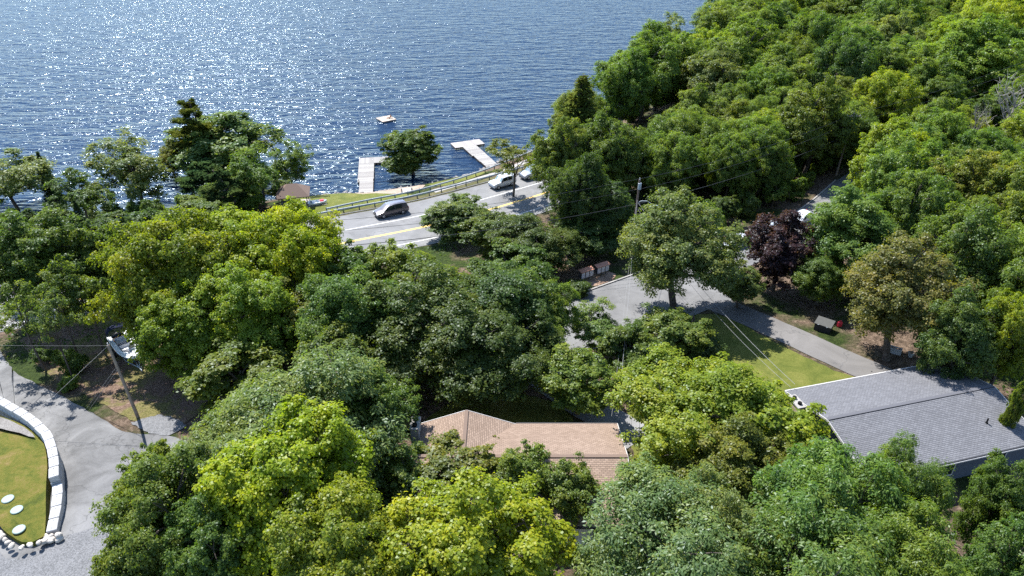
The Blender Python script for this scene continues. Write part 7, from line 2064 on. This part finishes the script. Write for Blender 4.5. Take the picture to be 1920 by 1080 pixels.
cable('pale cable from the driveway pole to the left edge', [TP, (-62.0, 49.5, 12.4)], .006, 'pale_wire', .3)
cable('pale guy line from the pole top down to the block wall', [TP, (-39.6, 45.6, 7.6)], .013, 'guy_cover', .0, name='guy_line')
cable('shorter guy line from the leaning pole to the soil bank, upper one', [(LX - .3, LY + .07, lz + 5.6), (-38.05, 48.9, gz(-38, 48.9))], .013, 'guy_cover', .0, name='guy_line')
cable('shorter guy line from the leaning pole to the soil bank, lower one', [(LX - .3, LY + .07, lz + 5.3), (-37.7, 48.5, gz(-37.7, 48.5))], .013, 'guy_cover', .0, name='guy_line')

# ---------------------------------------------------------------- mailboxes
ma = math.atan2(1.17, 1.89)
for (x, y, lab) in ((8.75, 72.75, 'left unit'), (10.75, 74.0, 'right unit')):
    t = thing('mailbox_cluster', 'grey-doored community mailbox with rust-brown top by the side street, %s' % lab, 'mailbox', (x, y, gz(x, y)), ma, 'community mailboxes')
    for k in (-1, 0, 1):
        q = MB(); q.box((k * .60, 0, .98), (.57, .5, .86), 0, .02); c = q.build('cabinet', M['mail_body'], t)
        q = MB(); q.box((k * .60, -.262, .99), (.50, .03, .74), 0, .01); d = q.build('door', M['mail_door'], c)
        q = MB(); q.box((k * .60 + .18, -.285, .95), (.03, .02, .1)); q.build('lock', M['galv'], c)
        q = MB(); q.tube([(k * .60, 0, -.1), (k * .60, 0, .56)], .07, 8); q.build('pedestal', M['post'], t)
    q = MB(); q.add([(-.95, -.36, 1.44), (.95, -.36, 1.44), (.95, .34, 1.56), (-.95, .34, 1.56), (-.95, -.36, 1.49), (.95, -.36, 1.49), (.95, .34, 1.61), (-.95, .34, 1.61)],
                    [(3, 2, 1, 0), (4, 5, 6, 7), (0, 1, 5, 4), (1, 2, 6, 5), (2, 3, 7, 6), (3, 0, 4, 7)]); q.build('top', M['mail_top'], t)

# ---------------------------------------------------------------- things beside the house driveway
t = thing('storage_bin', 'dark bin with sloping grey lid beside the house driveway', 'bin', (31.3, 59.2, gz(31.3, 59.2)), R_(-38)); t.scale = (.85, .85, .8)
q = MB(); q.add([(-.9, -.65, 0), (.9, -.65, 0), (.9, .65, 0), (-.9, .65, 0), (-.9, -.65, .95), (.9, -.65, .95), (.9, .65, 1.25), (-.9, .65, 1.25)], [(3, 2, 1, 0), (4, 5, 6, 7), (0, 1, 5, 4), (1, 2, 6, 5), (2, 3, 7, 6), (3, 0, 4, 7)]); q.build('body', M['trim'], t)
q = MB(); q.add([(-.98, -.74, .97), (.98, -.74, .97), (.98, .7, 1.28), (-.98, .7, 1.28), (-.98, -.74, 1.02), (.98, -.74, 1.02), (.98, .7, 1.33), (-.98, .7, 1.33)], [(3, 2, 1, 0), (4, 5, 6, 7), (0, 1, 5, 4), (1, 2, 6, 5), (2, 3, 7, 6), (3, 0, 4, 7)]); ld = q.build('lid', M['grey_lid'], t)
for s in (-.5, .5):
    q = MB(); q.box((s, -.76, .98), (.2, .04, .06)); q.build('handle', M['galv'], ld)
t = thing('fuel_can', 'small red container next to the dark bin', 'container', (33.1, 59.7, gz(33.1, 59.7)), .4)
q = MB(); q.box((0, 0, .28), (.5, .34, .56), 0, .06); q.build('body', M['red'], t)
q = MB(); q.tube([(.12, 0, .55), (.12, 0, .68), (-.15, 0, .68), (-.15, 0, .55)], .03, 6); q.build('handle', M['red'], t)
q = MB(); q.tube([(.2, 0, .55), (.34, 0, .78)], [.05, .03], 8); q.build('spout', M['trim'], t)
t = thing('planter_box', 'long white planter box under the brownish tree', 'planter', (36.2, 54.9, gz(36.2, 54.9)), R_(-35))
for (c, s) in (((0, -.22, .3), (1.5, .05, .6)), ((0, .22, .3), (1.5, .05, .6)), ((-.73, 0, .3), (.05, .39, .6)), ((.73, 0, .3), (.05, .39, .6))):
    q = MB(); q.box(c, s); q.build('side_panel', M['white_thing'], t)
q = MB(); q.box((0, 0, .46), (1.4, .38, .06)); q.build('soil', M['dirt'], t)
t = thing('flower_pot', 'small white pot near the planter box', 'pot', (37.5, 54.1, gz(37.5, 54.1)))
q = MB(); q.tube([(0, 0, 0), (0, 0, .42), (0, 0, .48)], [.17, .26, .28], 14); q.build('body', M['white_thing'], t)
q = MB(); q.tube([(0, 0, .44), (0, 0, .485)], .24, 14); q.build('soil', M['dirt'], t)
t = thing('garden_chair', 'pale blue-grey garden chair behind the far corner of the grey roof', 'chair', (40.7, 53.4, gz(40.7, 53.4)), R_(30))
q = MB(); q.box((0, 0, .42), (.6, .6, .05), 0, .02); q.build('seat', M['blue_frame'], t)
q = MB(); q.add([(-.3, .28, .45), (.3, .28, .45), (.3, .5, 1.1), (-.3, .5, 1.1), (-.3, .32, .45), (.3, .32, .45), (.3, .54, 1.1), (-.3, .54, 1.1)], [(3, 2, 1, 0), (4, 5, 6, 7), (0, 1, 5, 4), (1, 2, 6, 5), (2, 3, 7, 6), (3, 0, 4, 7)]); q.build('backrest', M['blue_frame'], t)
for sx in (-.27, .27):
    for sy in (-.27, .27):
        q = MB(); q.tube([(sx, sy, 0), (sx, sy, .42)], .025, 6); q.build('leg', M['blue_frame'], t)
    q = MB(); q.box((sx * 1.15, 0, .64), (.07, .6, .04)); q.build('armrest', M['blue_frame'], t)

# ---------------------------------------------------------------- ground cover that nobody could count
rng = np.random.default_rng(12)
nn = 52000
px = rng.uniform(-62, 60, nn); py = rng.uniform(26, 104, nn)
def near_line(px, py, line):
    b = np.full(len(px), 1e9)
    L = [(p[0], p[1]) for p in line]
    for a, c in zip(L[:-1], L[1:]):
        dx, dy = c[0] - a[0], c[1] - a[1]
        t_ = np.clip(((px - a[0]) * dx + (py - a[1]) * dy) / (dx * dx + dy * dy), 0, 1)
        b = np.minimum(b, np.hypot(px - a[0] - t_ * dx, py - a[1] - t_ * dy))
    return b
ctr = [(p.x, p.y) for p in offset_line(FAR_EDGE, -7.2)]
keep = (near_line(px, py, ctr) > 8.2) & (near_line(px, py, STREET) > 5.6) & (shore_dist(px, py) > 1.2)
keep &= near_line(px, py, [(20.5, 68.0), (24.0, 63.5), (27.2, 59.0), (30.6, 54.4), (34.6, 49.8)]) > 2.1
keep &= near_line(px, py, [(-1.5, 60), (.6, 57), (2.6, 53.0), (5.2, 49.0), (8.2, 45.6), (10.4, 43.0)]) > 2.0
keep &= ~((px > -8) & (px < 9) & (py > 31) & (py < 43)) & ~((px > 17) & (px < 42) & (py > 36) & (py < 63)) & ~((px < -20) & (py < 50)) & ~((px < -30) & (py < 57)) & ~((px > 6.5) & (px < 13) & (py > 69) & (py < 76)) & ~((px > -37) & (px < -4) & (py > 93))
keep &= (np.sin(px * .7 + 1) * np.cos(py * .6) + np.sin(px * .23 - py * .31) + rng.normal(0, .5, nn)) > -.1
px, py = px[keep], py[keep]
k = len(px)
c = np.stack([px, py, ground(px, py) + rng.uniform(.03, .45, k) ** 1.3], 1)
me = leaves_mesh('undergrowth', c, np.array([0, 0, 1.0]) + rng.normal(0, .6, (k, 3)), rng.normal(0, 1, (k, 3)), rng.uniform(.2, .5, k), rng.uniform(.1, .28, k), .15, rng.uniform(0, 1, k), rng.uniform(0, 1, k))
o = obj('undergrowth', me, M['leaf']); o.color = (.055, .095, .016, 1)
tag(o, 'low green weeds and seedlings on the woodland floor', 'undergrowth', kind='stuff')
